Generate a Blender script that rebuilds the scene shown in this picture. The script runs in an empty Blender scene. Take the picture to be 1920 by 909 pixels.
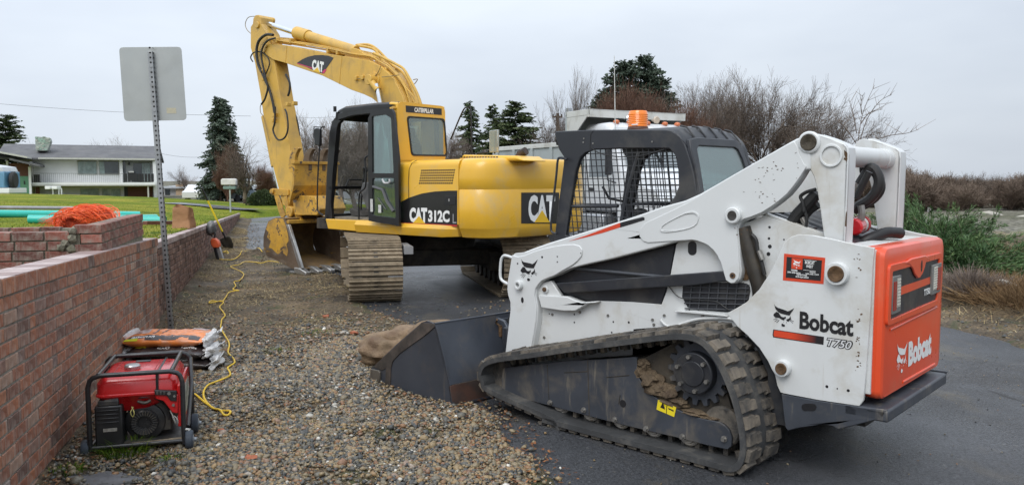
import bpy,bmesh,math,random
import numpy as np
from mathutils import Vector,Matrix,noise as mnoise
from mathutils.geometry import tessellate_polygon
random.seed(7);np.random.seed(7)
SC=bpy.context.scene
COL=SC.collection
R_=math.radians

# ---------------------------------------------------------------- camera
FPX,HOR,PCX,PCY,CAMH=1500.0,338.0,960.0,454.5,1.65
PITCH=math.atan((PCY-HOR)/FPX)
cd=bpy.data.cameras.new('camera')
cam=bpy.data.objects.new('camera',cd);COL.objects.link(cam)
cam.location=(0,0,CAMH);cam.rotation_euler=(R_(90)-PITCH,0,0)
cd.sensor_width=36;cd.lens=36*FPX/1920;cd.clip_start=.05;cd.clip_end=3000
SC.camera=cam

# ---------------------------------------------------------------- sky, sun, exposure
SUN_EL,SUN_ROT=R_(50),R_(200)
w=bpy.data.worlds.new('World');SC.world=w;w.use_nodes=True
nt=w.node_tree;nt.nodes.clear()
out=nt.nodes.new('ShaderNodeOutputWorld');bg=nt.nodes.new('ShaderNodeBackground')
sky=nt.nodes.new('ShaderNodeTexSky');sky.sky_type='NISHITA';sky.sun_disc=False
sky.sun_elevation=SUN_EL;sky.sun_rotation=SUN_ROT;sky.dust_density=3;sky.air_density=1
tc=nt.nodes.new('ShaderNodeTexCoord')
mp=nt.nodes.new('ShaderNodeMapping');mp.inputs['Scale'].default_value=(1,1,3.2)
nz=nt.nodes.new('ShaderNodeTexNoise');nz.inputs['Scale'].default_value=2.4;nz.inputs['Detail'].default_value=4;nz.inputs['Roughness'].default_value=.5
cr=nt.nodes.new('ShaderNodeValToRGB')
cr.color_ramp.elements[0].position=.36;cr.color_ramp.elements[0].color=(5.6,6.15,6.95,1)
cr.color_ramp.elements[1].position=.64;cr.color_ramp.elements[1].color=(6.55,7.1,7.8,1)
mx=nt.nodes.new('ShaderNodeMixRGB');mx.inputs[0].default_value=.93
nt.links.new(tc.outputs['Generated'],mp.inputs['Vector']);nt.links.new(mp.outputs[0],nz.inputs['Vector'])
nt.links.new(nz.outputs['Fac'],cr.inputs[0]);nt.links.new(sky.outputs[0],mx.inputs[1]);nt.links.new(cr.outputs[0],mx.inputs[2])
# an overcast sky is brightest overhead and falls off to the horizon; here also a little duller to the right
sxyz=nt.nodes.new('ShaderNodeSeparateXYZ');nt.links.new(tc.outputs['Generated'],sxyz.inputs[0])
def mth(op,a,b):
    n=nt.nodes.new('ShaderNodeMath');n.operation=op
    for i,q in enumerate((a,b)):
        if isinstance(q,(int,float)):n.inputs[i].default_value=q
        else:nt.links.new(q,n.inputs[i])
    return n.outputs[0]
gz_=mth('MULTIPLY_ADD',mth('MAXIMUM',sxyz.outputs['Z'],0.0),1.15);gz_.node.inputs[2].default_value=1.0
gx_=mth('MULTIPLY_ADD',sxyz.outputs['X'],-.14);gx_.node.inputs[2].default_value=1.0
vs_=nt.nodes.new('ShaderNodeVectorMath');vs_.operation='SCALE';nt.links.new(mx.outputs[0],vs_.inputs[0]);nt.links.new(mth('MULTIPLY',gz_,gx_),vs_.inputs['Scale'])
nt.links.new(vs_.outputs[0],bg.inputs['Color']);bg.inputs['Strength'].default_value=.1
nt.links.new(bg.outputs[0],out.inputs[0])
sd=bpy.data.lights.new('sun','SUN');sun=bpy.data.objects.new('sun',sd);COL.objects.link(sun)
sd.energy=1.5;sd.angle=R_(35);sd.color=(1,.97,.93)
# light comes from the sky behind and to the right of the camera, high up
_sv=Vector((math.sin(SUN_ROT)*math.cos(SUN_EL),math.cos(SUN_ROT)*math.cos(SUN_EL),math.sin(SUN_EL)))
sun.rotation_euler=_sv.to_track_quat('Z','Y').to_euler();sun.location=(0,0,30)
SC.view_settings.view_transform='Standard';SC.view_settings.look='None'
SC.view_settings.exposure=0.16;SC.view_settings.gamma=1
SC.cycles.max_bounces=6;SC.cycles.diffuse_bounces=3;SC.cycles.glossy_bounces=3
SC.cycles.transparent_max_bounces=12;SC.cycles.transmission_bounces=3
SC.cycles.caustics_reflective=False;SC.cycles.caustics_refractive=False

# ---------------------------------------------------------------- where a point of the photograph lies in the place
def ray(x,y):
    a=(x-PCX)/FPX;b=-(y-PCY)/FPX
    return (a,math.cos(PITCH)+b*math.sin(PITCH),-math.sin(PITCH)+b*math.cos(PITCH))
def gp(x,y,z=0.0):
    r=ray(x,y);t=(z-CAMH)/r[2];return (r[0]*t,r[1]*t)
def dp(x,y,d):
    r=ray(x,y);t=d/r[1];return (r[0]*t,d,CAMH+r[2]*t)
class Fr:
    """a machine's own frame: x forward, y left, z up"""
    def __init__(s,O,ang):
        s.O=O;s.ang=ang;s.F=(math.cos(ang),math.sin(ang));s.L=(-s.F[1],s.F[0])
    def s(s,x,y,ly):
        r=ray(x,y);L=s.L
        t=(ly+s.O[0]*L[0]+s.O[1]*L[1])/(r[0]*L[0]+r[1]*L[1])
        P=(r[0]*t,r[1]*t,CAMH+r[2]*t)
        return ((P[0]-s.O[0])*s.F[0]+(P[1]-s.O[1])*s.F[1],P[2])
    def r(s,x,y,lx):
        r=ray(x,y);F=s.F
        t=(lx+s.O[0]*F[0]+s.O[1]*F[1])/(r[0]*F[0]+r[1]*F[1])
        P=(r[0]*t,r[1]*t,CAMH+r[2]*t)
        return ((P[0]-s.O[0])*s.L[0]+(P[1]-s.O[1])*s.L[1],P[2])
    def S(s,pts,ly):return [s.s(x,y,ly)for x,y in pts]
    def Rr(s,pts,lx):return [s.r(x,y,lx)for x,y in pts]
    def w(s,x,y,z=0):return (s.O[0]+x*s.F[0]+y*s.L[0],s.O[1]+x*s.F[1]+y*s.L[1],z)
    def g(s,x,y,z=0):
        P=gp(x,y,z);d=(P[0]-s.O[0],P[1]-s.O[1])
        return (d[0]*s.F[0]+d[1]*s.F[1],d[0]*s.L[0]+d[1]*s.L[1])

# ---------------------------------------------------------------- objects
def tag(o,label=None,cat=None,group=None,kind=None):
    if label:o['label']=label
    if cat:o['category']=cat
    if group:o['group']=group
    if kind:o['kind']=kind
    return o
def empty(name,label,cat,loc=(0,0,0),rz=0,group=None):
    o=bpy.data.objects.new(name,None);COL.objects.link(o);o.location=loc;o.rotation_euler=(0,0,rz)
    o.empty_display_size=.2
    return tag(o,label,cat,group)
def link(name,me,parent=None,mt=None):
    o=bpy.data.objects.new(name,me);COL.objects.link(o)
    if parent:o.parent=parent
    if mt and not me.materials:me.materials.append(mt)
    return o
def copy_tree(o,parent=None):
    c=o.copy();COL.objects.link(c);c.parent=parent
    for ch in list(o.children):copy_tree(ch,c)
    return c
def loop_norm(me,sharp):
    me.polygons.foreach_set('use_smooth',[True]*len(me.polygons))
    try:me.set_sharp_from_angle(angle=R_(sharp))
    except Exception:pass

class MB:
    def __init__(s):s.v=[];s.f=[]
    def add(s,vs,fs):
        n=len(s.v);s.v+=[tuple(p)for p in vs];s.f+=[tuple(i+n for i in q)for q in fs];return s
    def box(s,c,d,rot=None):
        """centre, full size, optional Matrix"""
        hx,hy,hz=d[0]/2,d[1]/2,d[2]/2
        P=[Vector((x,y,z))for x in (-hx,hx)for y in (-hy,hy)for z in (-hz,hz)]
        if rot is not None:P=[rot@p for p in P]
        return s.add([p+Vector(c)for p in P],[(0,1,3,2),(4,6,7,5),(0,4,5,1),(2,3,7,6),(0,2,6,4),(1,5,7,3)])
    def b2(s,a,b):
        return s.box([(a[i]+b[i])/2 for i in range(3)],[abs(b[i]-a[i])for i in range(3)])
    def prism(s,pts,a,b,plane='xz',holes=()):
        loops=[list(pts)]+[list(h)for h in holes]
        def P(p,t):return {'xz':(p[0],t,p[1]),'yz':(t,p[0],p[1]),'xy':(p[0],p[1],t)}[plane]
        tri=tessellate_polygon([[Vector((p[0],p[1],0))for p in l]for l in loops])
        flat=[p for l in loops for p in l];n=len(flat)
        vs=[P(p,a)for p in flat]+[P(p,b)for p in flat]
        fs=[]
        if len(loops)==1 and _convex(pts):fs+=[tuple(range(n)),tuple(range(2*n-1,n-1,-1))]
        else:
            fs+=[tuple(t)for t in tri]+[tuple(n+i for i in reversed(t))for t in tri]
        o=0
        for l in loops:
            m=len(l)
            for i in range(m):
                j=(i+1)%m;fs.append((o+i,o+j,n+o+j,n+o+i))
            o+=m
        return s.add(vs,fs)
    def tube(s,pts,r,n=8,closed=False,cap=True):
        pts=[Vector(p)for p in pts];m=len(pts)
        rr=r if isinstance(r,(list,tuple))else [r]*m
        base=len(s.v);up=None;T=[]
        for i in range(m):
            a=pts[(i-1)%m]if (closed or i>0)else pts[i];b=pts[(i+1)%m]if (closed or i<m-1)else pts[i]
            t=(b-a);t=t.normalized()if t.length>1e-9 else Vector((0,0,1));T.append(t)
        up=T[0].orthogonal().normalized()
        for i in range(m):
            up=(up-T[i]*up.dot(T[i]));up=up.normalized()if up.length>1e-6 else T[i].orthogonal().normalized()
            sd_=T[i].cross(up)
            for k in range(n):
                a=2*math.pi*k/n;s.v.append(tuple(pts[i]+(up*math.cos(a)+sd_*math.sin(a))*rr[i]))
        for i in range(m if closed else m-1):
            j=(i+1)%m
            for k in range(n):
                l=(k+1)%n;s.f.append((base+i*n+k,base+i*n+l,base+j*n+l,base+j*n+k))
        if cap and not closed:
            s.f.append(tuple(base+k for k in reversed(range(n))));s.f.append(tuple(base+(m-1)*n+k for k in range(n)))
        return s
    def cyl(s,a,b,r0,r1=None,n=20):return s.tube([a,b],[r0,r0 if r1 is None else r1],n)
    def ring(s,a,b,ro,ri,n=24):
        """hollow pipe from a to b"""
        a,b=Vector(a),Vector(b);t=(b-a).normalized();u=t.orthogonal().normalized();w_=t.cross(u);base=len(s.v)
        for P,r in ((a,ro),(b,ro),(b,ri),(a,ri)):
            for k in range(n):
                q=2*math.pi*k/n;s.v.append(tuple(P+(u*math.cos(q)+w_*math.sin(q))*r))
        for i in range(4):
            j=(i+1)%4
            for k in range(n):
                l=(k+1)%n;s.f.append((base+i*n+k,base+i*n+l,base+j*n+l,base+j*n+k))
        return s
    def lathe(s,prof,c,axis=(0,0,1),n=24):
        """prof: (radius, height) list along axis from c"""
        c=Vector(c);t=Vector(axis).normalized();u=t.orthogonal().normalized();w_=t.cross(u);base=len(s.v)
        for r,h in prof:
            for k in range(n):
                q=2*math.pi*k/n;s.v.append(tuple(c+t*h+(u*math.cos(q)+w_*math.sin(q))*max(r,1e-4)))
        for i in range(len(prof)-1):
            for k in range(n):
                l=(k+1)%n;s.f.append((base+i*n+k,base+i*n+l,base+(i+1)*n+l,base+(i+1)*n+k))
        s.f.append(tuple(base+k for k in reversed(range(n))));s.f.append(tuple(base+(len(prof)-1)*n+k for k in range(n)))
        return s
    def loft(s,secs,cap=True):
        base=len(s.v);n=len(secs[0])
        for q in secs:s.v+=[tuple(p)for p in q]
        for i in range(len(secs)-1):
            for k in range(n):
                l=(k+1)%n;s.f.append((base+i*n+k,base+i*n+l,base+(i+1)*n+l,base+(i+1)*n+k))
        if cap:
            s.f.append(tuple(base+k for k in reversed(range(n))));s.f.append(tuple(base+(len(secs)-1)*n+k for k in range(n)))
        return s
    def blob(s,c,r,n=10,jit=.1,sc=(1,1,1),seed=0):
        me=bmesh.new();bmesh.ops.create_icosphere(me,subdivisions=n if n<5 else 3,radius=1)
        off=Vector((seed*7.1,seed*3.3,0));me.verts.ensure_lookup_table()
        vs=[]
        for v in me.verts:
            k=1+jit*mnoise.noise(v.co*1.7+off)*2+jit*.4*mnoise.noise(v.co*5+off)
            vs.append((c[0]+v.co.x*r*sc[0]*k,c[1]+v.co.y*r*sc[1]*k,c[2]+v.co.z*r*sc[2]*k))
        fs=[tuple(v.index for v in f.verts)for f in me.faces];me.free()
        return s.add(vs,fs)
    def mesh(s,name,mt=None,sharp=35,flip=True):
        me=bpy.data.meshes.new(name);me.from_pydata(s.v,[],s.f)
        if flip:
            bm=bmesh.new();bm.from_mesh(me);bmesh.ops.remove_doubles(bm,verts=bm.verts,dist=1e-5)
            bmesh.ops.recalc_face_normals(bm,faces=bm.faces);bm.to_mesh(me);bm.free()
        loop_norm(me,sharp)
        if mt:me.materials.append(mt)
        return me
    def build(s,name,mt,parent=None,bev=0,label=None,sharp=35,flip=True,seg=2):
        o=link(name,s.mesh(name,mt,sharp,flip),parent)
        if bev:
            m=o.modifiers.new('bevel','BEVEL');m.width=bev;m.segments=seg;m.limit_method='ANGLE';m.angle_limit=R_(40)
            m.harden_normals=False
        if label:o['label']=label
        return o
def _convex(p):
    n=len(p)
    if n>24:return False
    sg=0
    for i in range(n):
        a,b,c=p[i],p[(i+1)%n],p[(i+2)%n]
        k=(b[0]-a[0])*(c[1]-b[1])-(b[1]-a[1])*(c[0]-b[0])
        if abs(k)<1e-9:continue
        if sg==0:sg=k
        elif sg*k<0:return False
    return True
def smooth_poly(pts,it=1):
    for _ in range(it):
        q=[]
        for i in range(len(pts)):
            a,b=pts[i],pts[(i+1)%len(pts)]
            q+=[(a[0]*.75+b[0]*.25,a[1]*.75+b[1]*.25),(a[0]*.25+b[0]*.75,a[1]*.25+b[1]*.75)]
        pts=q
    return pts
def spline(pts,k=6,closed=False):
    P=[Vector(p)for p in pts];n=len(P);o=[]
    for i in range(n if closed else n-1):
        a=P[(i-1)%n]if closed or i>0 else P[i];b=P[i];c=P[(i+1)%n];d=P[(i+2)%n]if closed or i<n-2 else c
        for j in range(k):
            t=j/k
            o.append(.5*((2*b)+(c-a)*t+(2*a-5*b+4*c-d)*t*t+(3*b-a-3*c+d)*t**3))
    if not closed:o.append(P[-1])
    return o
def circ(cx,cz,r,n=20,a0=0):return [(cx+r*math.cos(a0+2*math.pi*i/n),cz+r*math.sin(a0+2*math.pi*i/n))for i in range(n)]
def rrect(x0,z0,x1,z1,r,n=4):
    o=[]
    for cx,cz,a in ((x1-r,z1-r,0),(x0+r,z1-r,90),(x0+r,z0+r,180),(x1-r,z0+r,270)):
        o+=[(cx+r*math.cos(R_(a+90*k/n)),cz+r*math.sin(R_(a+90*k/n)))for k in range(n+1)]
    return o

# ---------------------------------------------------------------- lettering
_fit={}
def text(s,parent,mt,O,U,V,depth=.0015,bold=0.0,shear=0,name='lettering',label=None,sx=1,half=False):
    """s is fitted to the box O, O+U, O+V (local)"""
    key=(s,bold,shear)
    if key not in _fit:
        cu=bpy.data.curves.new('lettering','FONT');cu.body=s;cu.offset=bold;cu.shear=shear;cu.resolution_u=3
        cu.fill_mode='FRONT'
        o=bpy.data.objects.new('tmp',cu);COL.objects.link(o)
        dg=bpy.context.evaluated_depsgraph_get();dg.update()
        me=bpy.data.meshes.new_from_object(o.evaluated_get(dg));bpy.data.objects.remove(o)
        _fit[key]=([tuple(v.co)for v in me.vertices],[tuple(p.vertices)for p in me.polygons])
        bpy.data.meshes.remove(me)
    vs,fs=_fit[key]
    x0=min(v[0]for v in vs);x1=max(v[0]for v in vs);y0=min(v[1]for v in vs);y1=max(v[1]for v in vs)
    O,U,V=Vector(O),Vector(U),Vector(V);N=U.cross(V).normalized()*depth
    m=MB();m.add([O+U*((v[0]-x0)/(x1-x0))+V*((v[1]-y0)/(y1-y0))+N for v in vs],fs)
    return m.build(name,mt,parent,label=label,flip=False)
CAT_HEAD=[
[(372,158),(385,187),(410,205),(440,214),(480,226),(512,240),(535,228),(578,190),(562,225),(545,258),(530,292),(505,290),(480,285),(440,275),(410,258),(385,220)],
[(362,305),(372,285),(395,258),(420,272),(430,292),(445,315),(472,322),(490,308),(493,335),(475,347),(478,362),(455,357),(425,335),(385,337)],
[(495,350),(510,338),(525,330),(540,298),(545,342),(532,350),(520,370),(505,368)],
[(447,412),(460,404),(470,414),(483,418),(483,435),(470,443),(450,439)],
[(362,362),(400,344),(402,348),(364,366)],[(376,386),(412,350),(415,354),(379,390)],[(394,399),(424,358),(428,361),(398,402)],
[(572,362),(540,345),(539,349),(570,367)],[(566,384),(534,352),(532,356),(563,388)],
[(466,378),(470,378),(470,386),(466,386)],[(497,378),(503,378),(501,392),(496,392)]]
def cat_head(parent,mt,O,U,V,depth=.002):
    """the cat's head emblem, fitted to a box"""
    O,U,V=Vector(O),Vector(U),Vector(V);N=U.cross(V).normalized();m=MB()
    for poly in CAT_HEAD:
        q=[O+U*((x-362)/216)+V*((443-y)/285)+N*depth for x,y in poly]
        tri=tessellate_polygon([[Vector((x,y,0))for x,y in poly]])
        m.add(q,[tuple(t)for t in tri])
    return m.build('emblem',mt,parent,flip=False)

# ---------------------------------------------------------------- materials
MATS={}
def M(name,col,rough=.5,metal=0.0,var=.12,vs=6.0,dirt=None,chips=None,bump=None,coat=0.0,rvar=.12,streak=None,spec=None,emit=None,each=False):
    """painted or raw surface: colour with slow variation, soft dirt (colour, amount, scale), sharp chips (colour, amount, scale), vertical streaks"""
    if name in MATS:return MATS[name]
    m=bpy.data.materials.new(name);m.use_nodes=True;t=m.node_tree;N,Lk=t.nodes,t.links
    b=N['Principled BSDF'];tcn=N.new('ShaderNodeTexCoord');base_=tcn.outputs['Object']
    if each:   # every copy gets its own wear
        oi=N.new('ShaderNodeObjectInfo');va=N.new('ShaderNodeVectorMath');va.operation='MULTIPLY_ADD';Lk.new(oi.outputs['Random'],va.inputs[0]);va.inputs[1].default_value=(37,53,71);Lk.new(base_,va.inputs[2]);base_=va.outputs[0]
    def nse(sc_,det=5,src=None,rg=.6,dist=0):
        n=N.new('ShaderNodeTexNoise');n.inputs['Scale'].default_value=sc_;n.inputs['Detail'].default_value=det;n.inputs['Roughness'].default_value=rg;n.inputs['Distortion'].default_value=dist
        Lk.new(src or base_,n.inputs['Vector']);return n.outputs['Fac']
    def ramp(src,p0,p1,c0=(0,0,0,1),c1=(1,1,1,1)):
        r=N.new('ShaderNodeValToRGB');r.color_ramp.elements[0].position=p0;r.color_ramp.elements[1].position=p1
        r.color_ramp.elements[0].color=c0;r.color_ramp.elements[1].color=c1;Lk.new(src,r.inputs[0]);return r.outputs[0]
    def mix(f,a,c):
        x=N.new('ShaderNodeMixRGB')
        if isinstance(f,float):x.inputs[0].default_value=f
        else:Lk.new(f,x.inputs[0])
        for i,q in ((1,a),(2,c)):
            if isinstance(q,tuple):x.inputs[i].default_value=q
            else:Lk.new(q,x.inputs[i])
        return x.outputs[0]
    c=tuple(col)+(1,)
    lo=tuple(max(0,q*(1-var))for q in col)+(1,);hi=tuple(min(1,q*(1+var))for q in col)+(1,)
    cur=ramp(nse(vs),.3,.7,lo,hi)
    if dirt:
        dc,am,ds=dirt;cur=mix(ramp(nse(ds,8,rg=.65,dist=.3),.68-am*.5,.95-am*.4),cur,tuple(dc)+(1,))
    if streak:
        sc_,am,ss=streak;mpn=N.new('ShaderNodeMapping');mpn.inputs['Scale'].default_value=(ss,ss,ss*.09);Lk.new(base_,mpn.inputs[0])
        cur=mix(ramp(nse(1,6,mpn.outputs[0],.7),.72-am*.5,.86-am*.35),cur,tuple(sc_)+(1,))
    if chips:
        cc,am,cs=chips;cur=mix(ramp(nse(cs,6,rg=.75,dist=.5),.79-am*.4,.80-am*.4),cur,tuple(cc)+(1,))
    Lk.new(cur,b.inputs['Base Color'])
    Lk.new(ramp(nse(vs*2.3),.25,.75,(max(.02,rough-rvar),)*3+(1,),(min(1,rough+rvar),)*3+(1,)),b.inputs['Roughness'])
    b.inputs['Metallic'].default_value=metal
    if spec is not None:b.inputs['Specular IOR Level'].default_value=spec
    if coat:b.inputs['Coat Weight'].default_value=coat;b.inputs['Coat Roughness'].default_value=.12
    if bump:
        bn=N.new('ShaderNodeBump');bn.inputs['Strength'].default_value=bump[0];bn.inputs['Distance'].default_value=bump[2]if len(bump)>2 else .01
        Lk.new(nse(bump[1],6,rg=.65),bn.inputs['Height']);Lk.new(bn.outputs[0],b.inputs['Normal'])
    if emit:b.inputs['Emission Color'].default_value=tuple(emit[0])+(1,);b.inputs['Emission Strength'].default_value=emit[1]
    MATS[name]=m;return m
def attr_mat(name,stops,rough=.8,attr='rnd',bump=None,var=(.75,1.25),vs=30,spec=.4,trans=0,dirt=None):
    """pieces coloured one by one by the number each carries"""
    m=bpy.data.materials.new(name);m.use_nodes=True;t=m.node_tree;N,Lk=t.nodes,t.links;b=N['Principled BSDF']
    a=N.new('ShaderNodeAttribute');a.attribute_name=attr
    r=N.new('ShaderNodeValToRGB');r.color_ramp.interpolation='LINEAR'
    while len(r.color_ramp.elements)<len(stops):r.color_ramp.elements.new(.5)
    for e,(p,c)in zip(r.color_ramp.elements,stops):e.position=p;e.color=tuple(c)+(1,)
    Lk.new(a.outputs['Fac'],r.inputs[0])
    tcn=N.new('ShaderNodeTexCoord');n=N.new('ShaderNodeTexNoise');n.inputs['Scale'].default_value=vs;n.inputs['Detail'].default_value=5
    Lk.new(tcn.outputs['Object'],n.inputs['Vector'])
    mr=N.new('ShaderNodeMapRange');mr.inputs[1].default_value=.3;mr.inputs[2].default_value=.7;mr.inputs[3].default_value=var[0];mr.inputs[4].default_value=var[1]
    Lk.new(n.outputs['Fac'],mr.inputs[0]);v=N.new('ShaderNodeVectorMath');v.operation='SCALE';Lk.new(r.outputs[0],v.inputs[0]);Lk.new(mr.outputs[0],v.inputs['Scale'])
    cur=v.outputs[0]
    if dirt:
        n2=N.new('ShaderNodeTexNoise');n2.inputs['Scale'].default_value=dirt[2];n2.inputs['Detail'].default_value=7;n2.inputs['Roughness'].default_value=.68
        mpn=N.new('ShaderNodeMapping');mpn.inputs['Scale'].default_value=dirt[3];Lk.new(tcn.outputs['Object'],mpn.inputs[0]);Lk.new(mpn.outputs[0],n2.inputs['Vector'])
        r2=N.new('ShaderNodeValToRGB');r2.color_ramp.elements[0].position=.66-dirt[1]*.4;r2.color_ramp.elements[1].position=.82-dirt[1]*.3;Lk.new(n2.outputs['Fac'],r2.inputs[0])
        x=N.new('ShaderNodeMixRGB');Lk.new(r2.outputs[0],x.inputs[0]);Lk.new(cur,x.inputs[1]);x.inputs[2].default_value=tuple(dirt[0])+(1,);cur=x.outputs[0]
    Lk.new(cur,b.inputs['Base Color']);b.inputs['Roughness'].default_value=rough;b.inputs['Specular IOR Level'].default_value=spec
    if bump:
        bn=N.new('ShaderNodeBump');bn.inputs['Strength'].default_value=bump[0];bn.inputs['Distance'].default_value=.006
        n3=N.new('ShaderNodeTexNoise');n3.inputs['Scale'].default_value=bump[1];n3.inputs['Detail'].default_value=6;Lk.new(tcn.outputs['Object'],n3.inputs['Vector'])
        Lk.new(n3.outputs['Fac'],bn.inputs['Height']);Lk.new(bn.outputs[0],b.inputs['Normal'])
    MATS[name]=m;return m
def glass(name,tint=(.8,.9,.88),refl=.12,haze=0.0):
    m=bpy.data.materials.new(name);m.use_nodes=True;t=m.node_tree;N,Lk=t.nodes,t.links;N.clear()
    o=N.new('ShaderNodeOutputMaterial');tr=N.new('ShaderNodeBsdfTransparent');tr.inputs[0].default_value=tint+(1,)
    gl=N.new('ShaderNodeBsdfGlossy');gl.inputs['Roughness'].default_value=.03;gl.inputs[0].default_value=(.9,.95,.95,1)
    lw=N.new('ShaderNodeLayerWeight');lw.inputs[0].default_value=.25;mr=N.new('ShaderNodeMapRange');mr.inputs[3].default_value=refl;mr.inputs[4].default_value=min(1,refl+.7)
    Lk.new(lw.outputs['Fresnel'],mr.inputs[0]);mxs=N.new('ShaderNodeMixShader');Lk.new(mr.outputs[0],mxs.inputs[0]);Lk.new(tr.outputs[0],mxs.inputs[1]);Lk.new(gl.outputs[0],mxs.inputs[2])
    res=mxs.outputs[0]
    if haze:
        df=N.new('ShaderNodeBsdfDiffuse');df.inputs[0].default_value=(.55,.62,.6,1);m2=N.new('ShaderNodeMixShader');m2.inputs[0].default_value=haze
        Lk.new(res,m2.inputs[1]);Lk.new(df.outputs[0],m2.inputs[2]);res=m2.outputs[0]
    Lk.new(res,o.inputs[0]);MATS[name]=m;return m
def np_mesh(name,V,F,mt,rnd=None,smooth=False):
    """V (n,3), F (m,k) arrays; rnd one number per face"""
    me=bpy.data.meshes.new(name);V=np.asarray(V,np.float32);F=np.asarray(F,np.int32);k=F.shape[1]
    me.vertices.add(len(V));me.vertices.foreach_set('co',V.ravel());me.loops.add(F.size);me.loops.foreach_set('vertex_index',F.ravel())
    me.polygons.add(len(F));me.polygons.foreach_set('loop_start',np.arange(0,F.size,k,dtype=np.int32))
    me.polygons.foreach_set('use_smooth',np.full(len(F),smooth));me.update(calc_edges=True)
    if rnd is not None:
        at=me.attributes.new('rnd','FLOAT','FACE');at.data.foreach_set('value',np.asarray(rnd,np.float32))
    if mt:me.materials.append(mt)
    return me
# ================================================================ GROUND
def nrm(x,y,s,seed=0):return mnoise.noise(Vector((x*s+seed,y*s-seed,seed*.37)))
WD=np.array((-.2987,1.0));WD=WD/np.linalg.norm(WD)       # the way the brick wall and the road run
_bp=[(1150,1050),(1055,909),(1003,850),(962,800),(905,745),(850,660),(800,622),(765,603),(705,578),(650,530),(590,492),(540,480),(468,468),(468,430),(478,404),(505,385)]
_bw=sorted([gp(*p)[::-1]for p in _bp])
BY=np.array([2.0]+[p[0]for p in _bw]);BX=np.array([1.2]+[p[1]for p in _bw])
def edge_x(y):return float(np.interp(y,BY,BX))
def wall_x(y):return -2.583-.2987*(y-4.263)
def right_x(y):
    a=gp(1920,655);b=gp(1765,615);k=(b[0]-a[0])/(b[1]-a[1])
    return max(a[0]+k*(y-a[1]),4.2)if y<14 else a[0]+k*(14-a[1])-.05*(y-14)

def ground_mat(name,cols,rough=.9,scale=1.2,fine=60,bump=.6,spec=.3,extra=None,straw=None):
    m=bpy.data.materials.new(name);m.use_nodes=True;t=m.node_tree;N,Lk=t.nodes,t.links;b=N['Principled BSDF']
    tcn=N.new('ShaderNodeTexCoord');co=tcn.outputs['Object']
    def nse(s,d=6,r=.65,dist=0,mp=None):
        n=N.new('ShaderNodeTexNoise');n.inputs['Scale'].default_value=s;n.inputs['Detail'].default_value=d;n.inputs['Roughness'].default_value=r;n.inputs['Distortion'].default_value=dist
        src=co
        if mp:q=N.new('ShaderNodeMapping');q.inputs['Scale'].default_value=mp;Lk.new(co,q.inputs[0]);src=q.outputs[0]
        Lk.new(src,n.inputs['Vector']);return n.outputs['Fac']
    def ramp(src,st):
        r=N.new('ShaderNodeValToRGB')
        while len(r.color_ramp.elements)<len(st):r.color_ramp.elements.new(.5)
        for e,(p,c)in zip(r.color_ramp.elements,st):e.position=p;e.color=tuple(c)+(1,)
        Lk.new(src,r.inputs[0]);return r.outputs[0]
    cur=ramp(nse(scale),cols)
    f=ramp(nse(fine,4,.7),[(.36,(.38,)*3),(.64,(1.75,)*3)])
    mu=N.new('ShaderNodeMixRGB');mu.blend_type='MULTIPLY';mu.inputs[0].default_value=1;Lk.new(cur,mu.inputs[1]);Lk.new(f,mu.inputs[2]);cur=mu.outputs[0]
    if extra:
        for (c,s,p0,p1,mp)in extra:
            x=N.new('ShaderNodeMixRGB');Lk.new(ramp(nse(s,7,.7,.4,mp),[(p0,(0,0,0)),(p1,(1,1,1))]),x.inputs[0]);Lk.new(cur,x.inputs[1]);x.inputs[2].default_value=tuple(c)+(1,);cur=x.outputs[0]
    Lk.new(cur,b.inputs['Base Color'])
    if isinstance(rough,tuple):Lk.new(ramp(nse(rough[2],5,.6,.6,rough[3]if len(rough)>3 else None),[(.38,(rough[0],)*3),(.62,(rough[1],)*3)]),b.inputs['Roughness'])
    else:b.inputs['Roughness'].default_value=rough
    b.inputs['Specular IOR Level'].default_value=spec
    bn=N.new('ShaderNodeBump');bn.inputs['Strength'].default_value=bump;bn.inputs['Distance'].default_value=.012;Lk.new(nse(fine*1.3,5,.75),bn.inputs['Height']);Lk.new(bn.outputs[0],b.inputs['Normal'])
    MATS[name]=m;return m
ASPH=ground_mat('asphalt',[(.3,(.026,.028,.031)),(.5,(.047,.049,.054)),(.7,(.078,.081,.088))],rough=(.13,.58,.26),scale=.45,fine=60,bump=1,spec=.55,
                  extra=[((.15,.148,.14),30,.62,.67,None),((.10,.10,.10),75,.58,.66,None),((.07,.073,.08),.8,.5,.75,None),((.012,.012,.013),1.6,.635,.645,(1,.25,1)),((.095,.082,.062),1.7,.54,.70,(1,.5,1))])
SOIL=ground_mat('soil',[(.3,(.045,.035,.024)),(.5,(.09,.066,.04)),(.68,(.16,.115,.066))],rough=(.6,.95,1.0),scale=1.3,fine=34,bump=.9,
                  extra=[((.2,.155,.09),3.2,.60,.72,(1,.45,1)),((.05,.06,.02),1.9,.55,.66,None),((.020,.017,.014),.75,.56,.68,None)])
PIT=ground_mat('gravel_bed',[(.3,(.05,.042,.032)),(.6,(.1,.085,.065))],rough=.9,scale=3,fine=60,bump=.9)
FIELD=ground_mat('field',[(.3,(.085,.085,.055)),(.5,(.135,.128,.10)),(.7,(.185,.178,.155))],rough=.95,spec=.08,scale=.13,fine=6,bump=.4,extra=[((.11,.12,.045),.35,.56,.66,(1,.5,1)),((.30,.24,.15),.6,.6,.72,None)])
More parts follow.
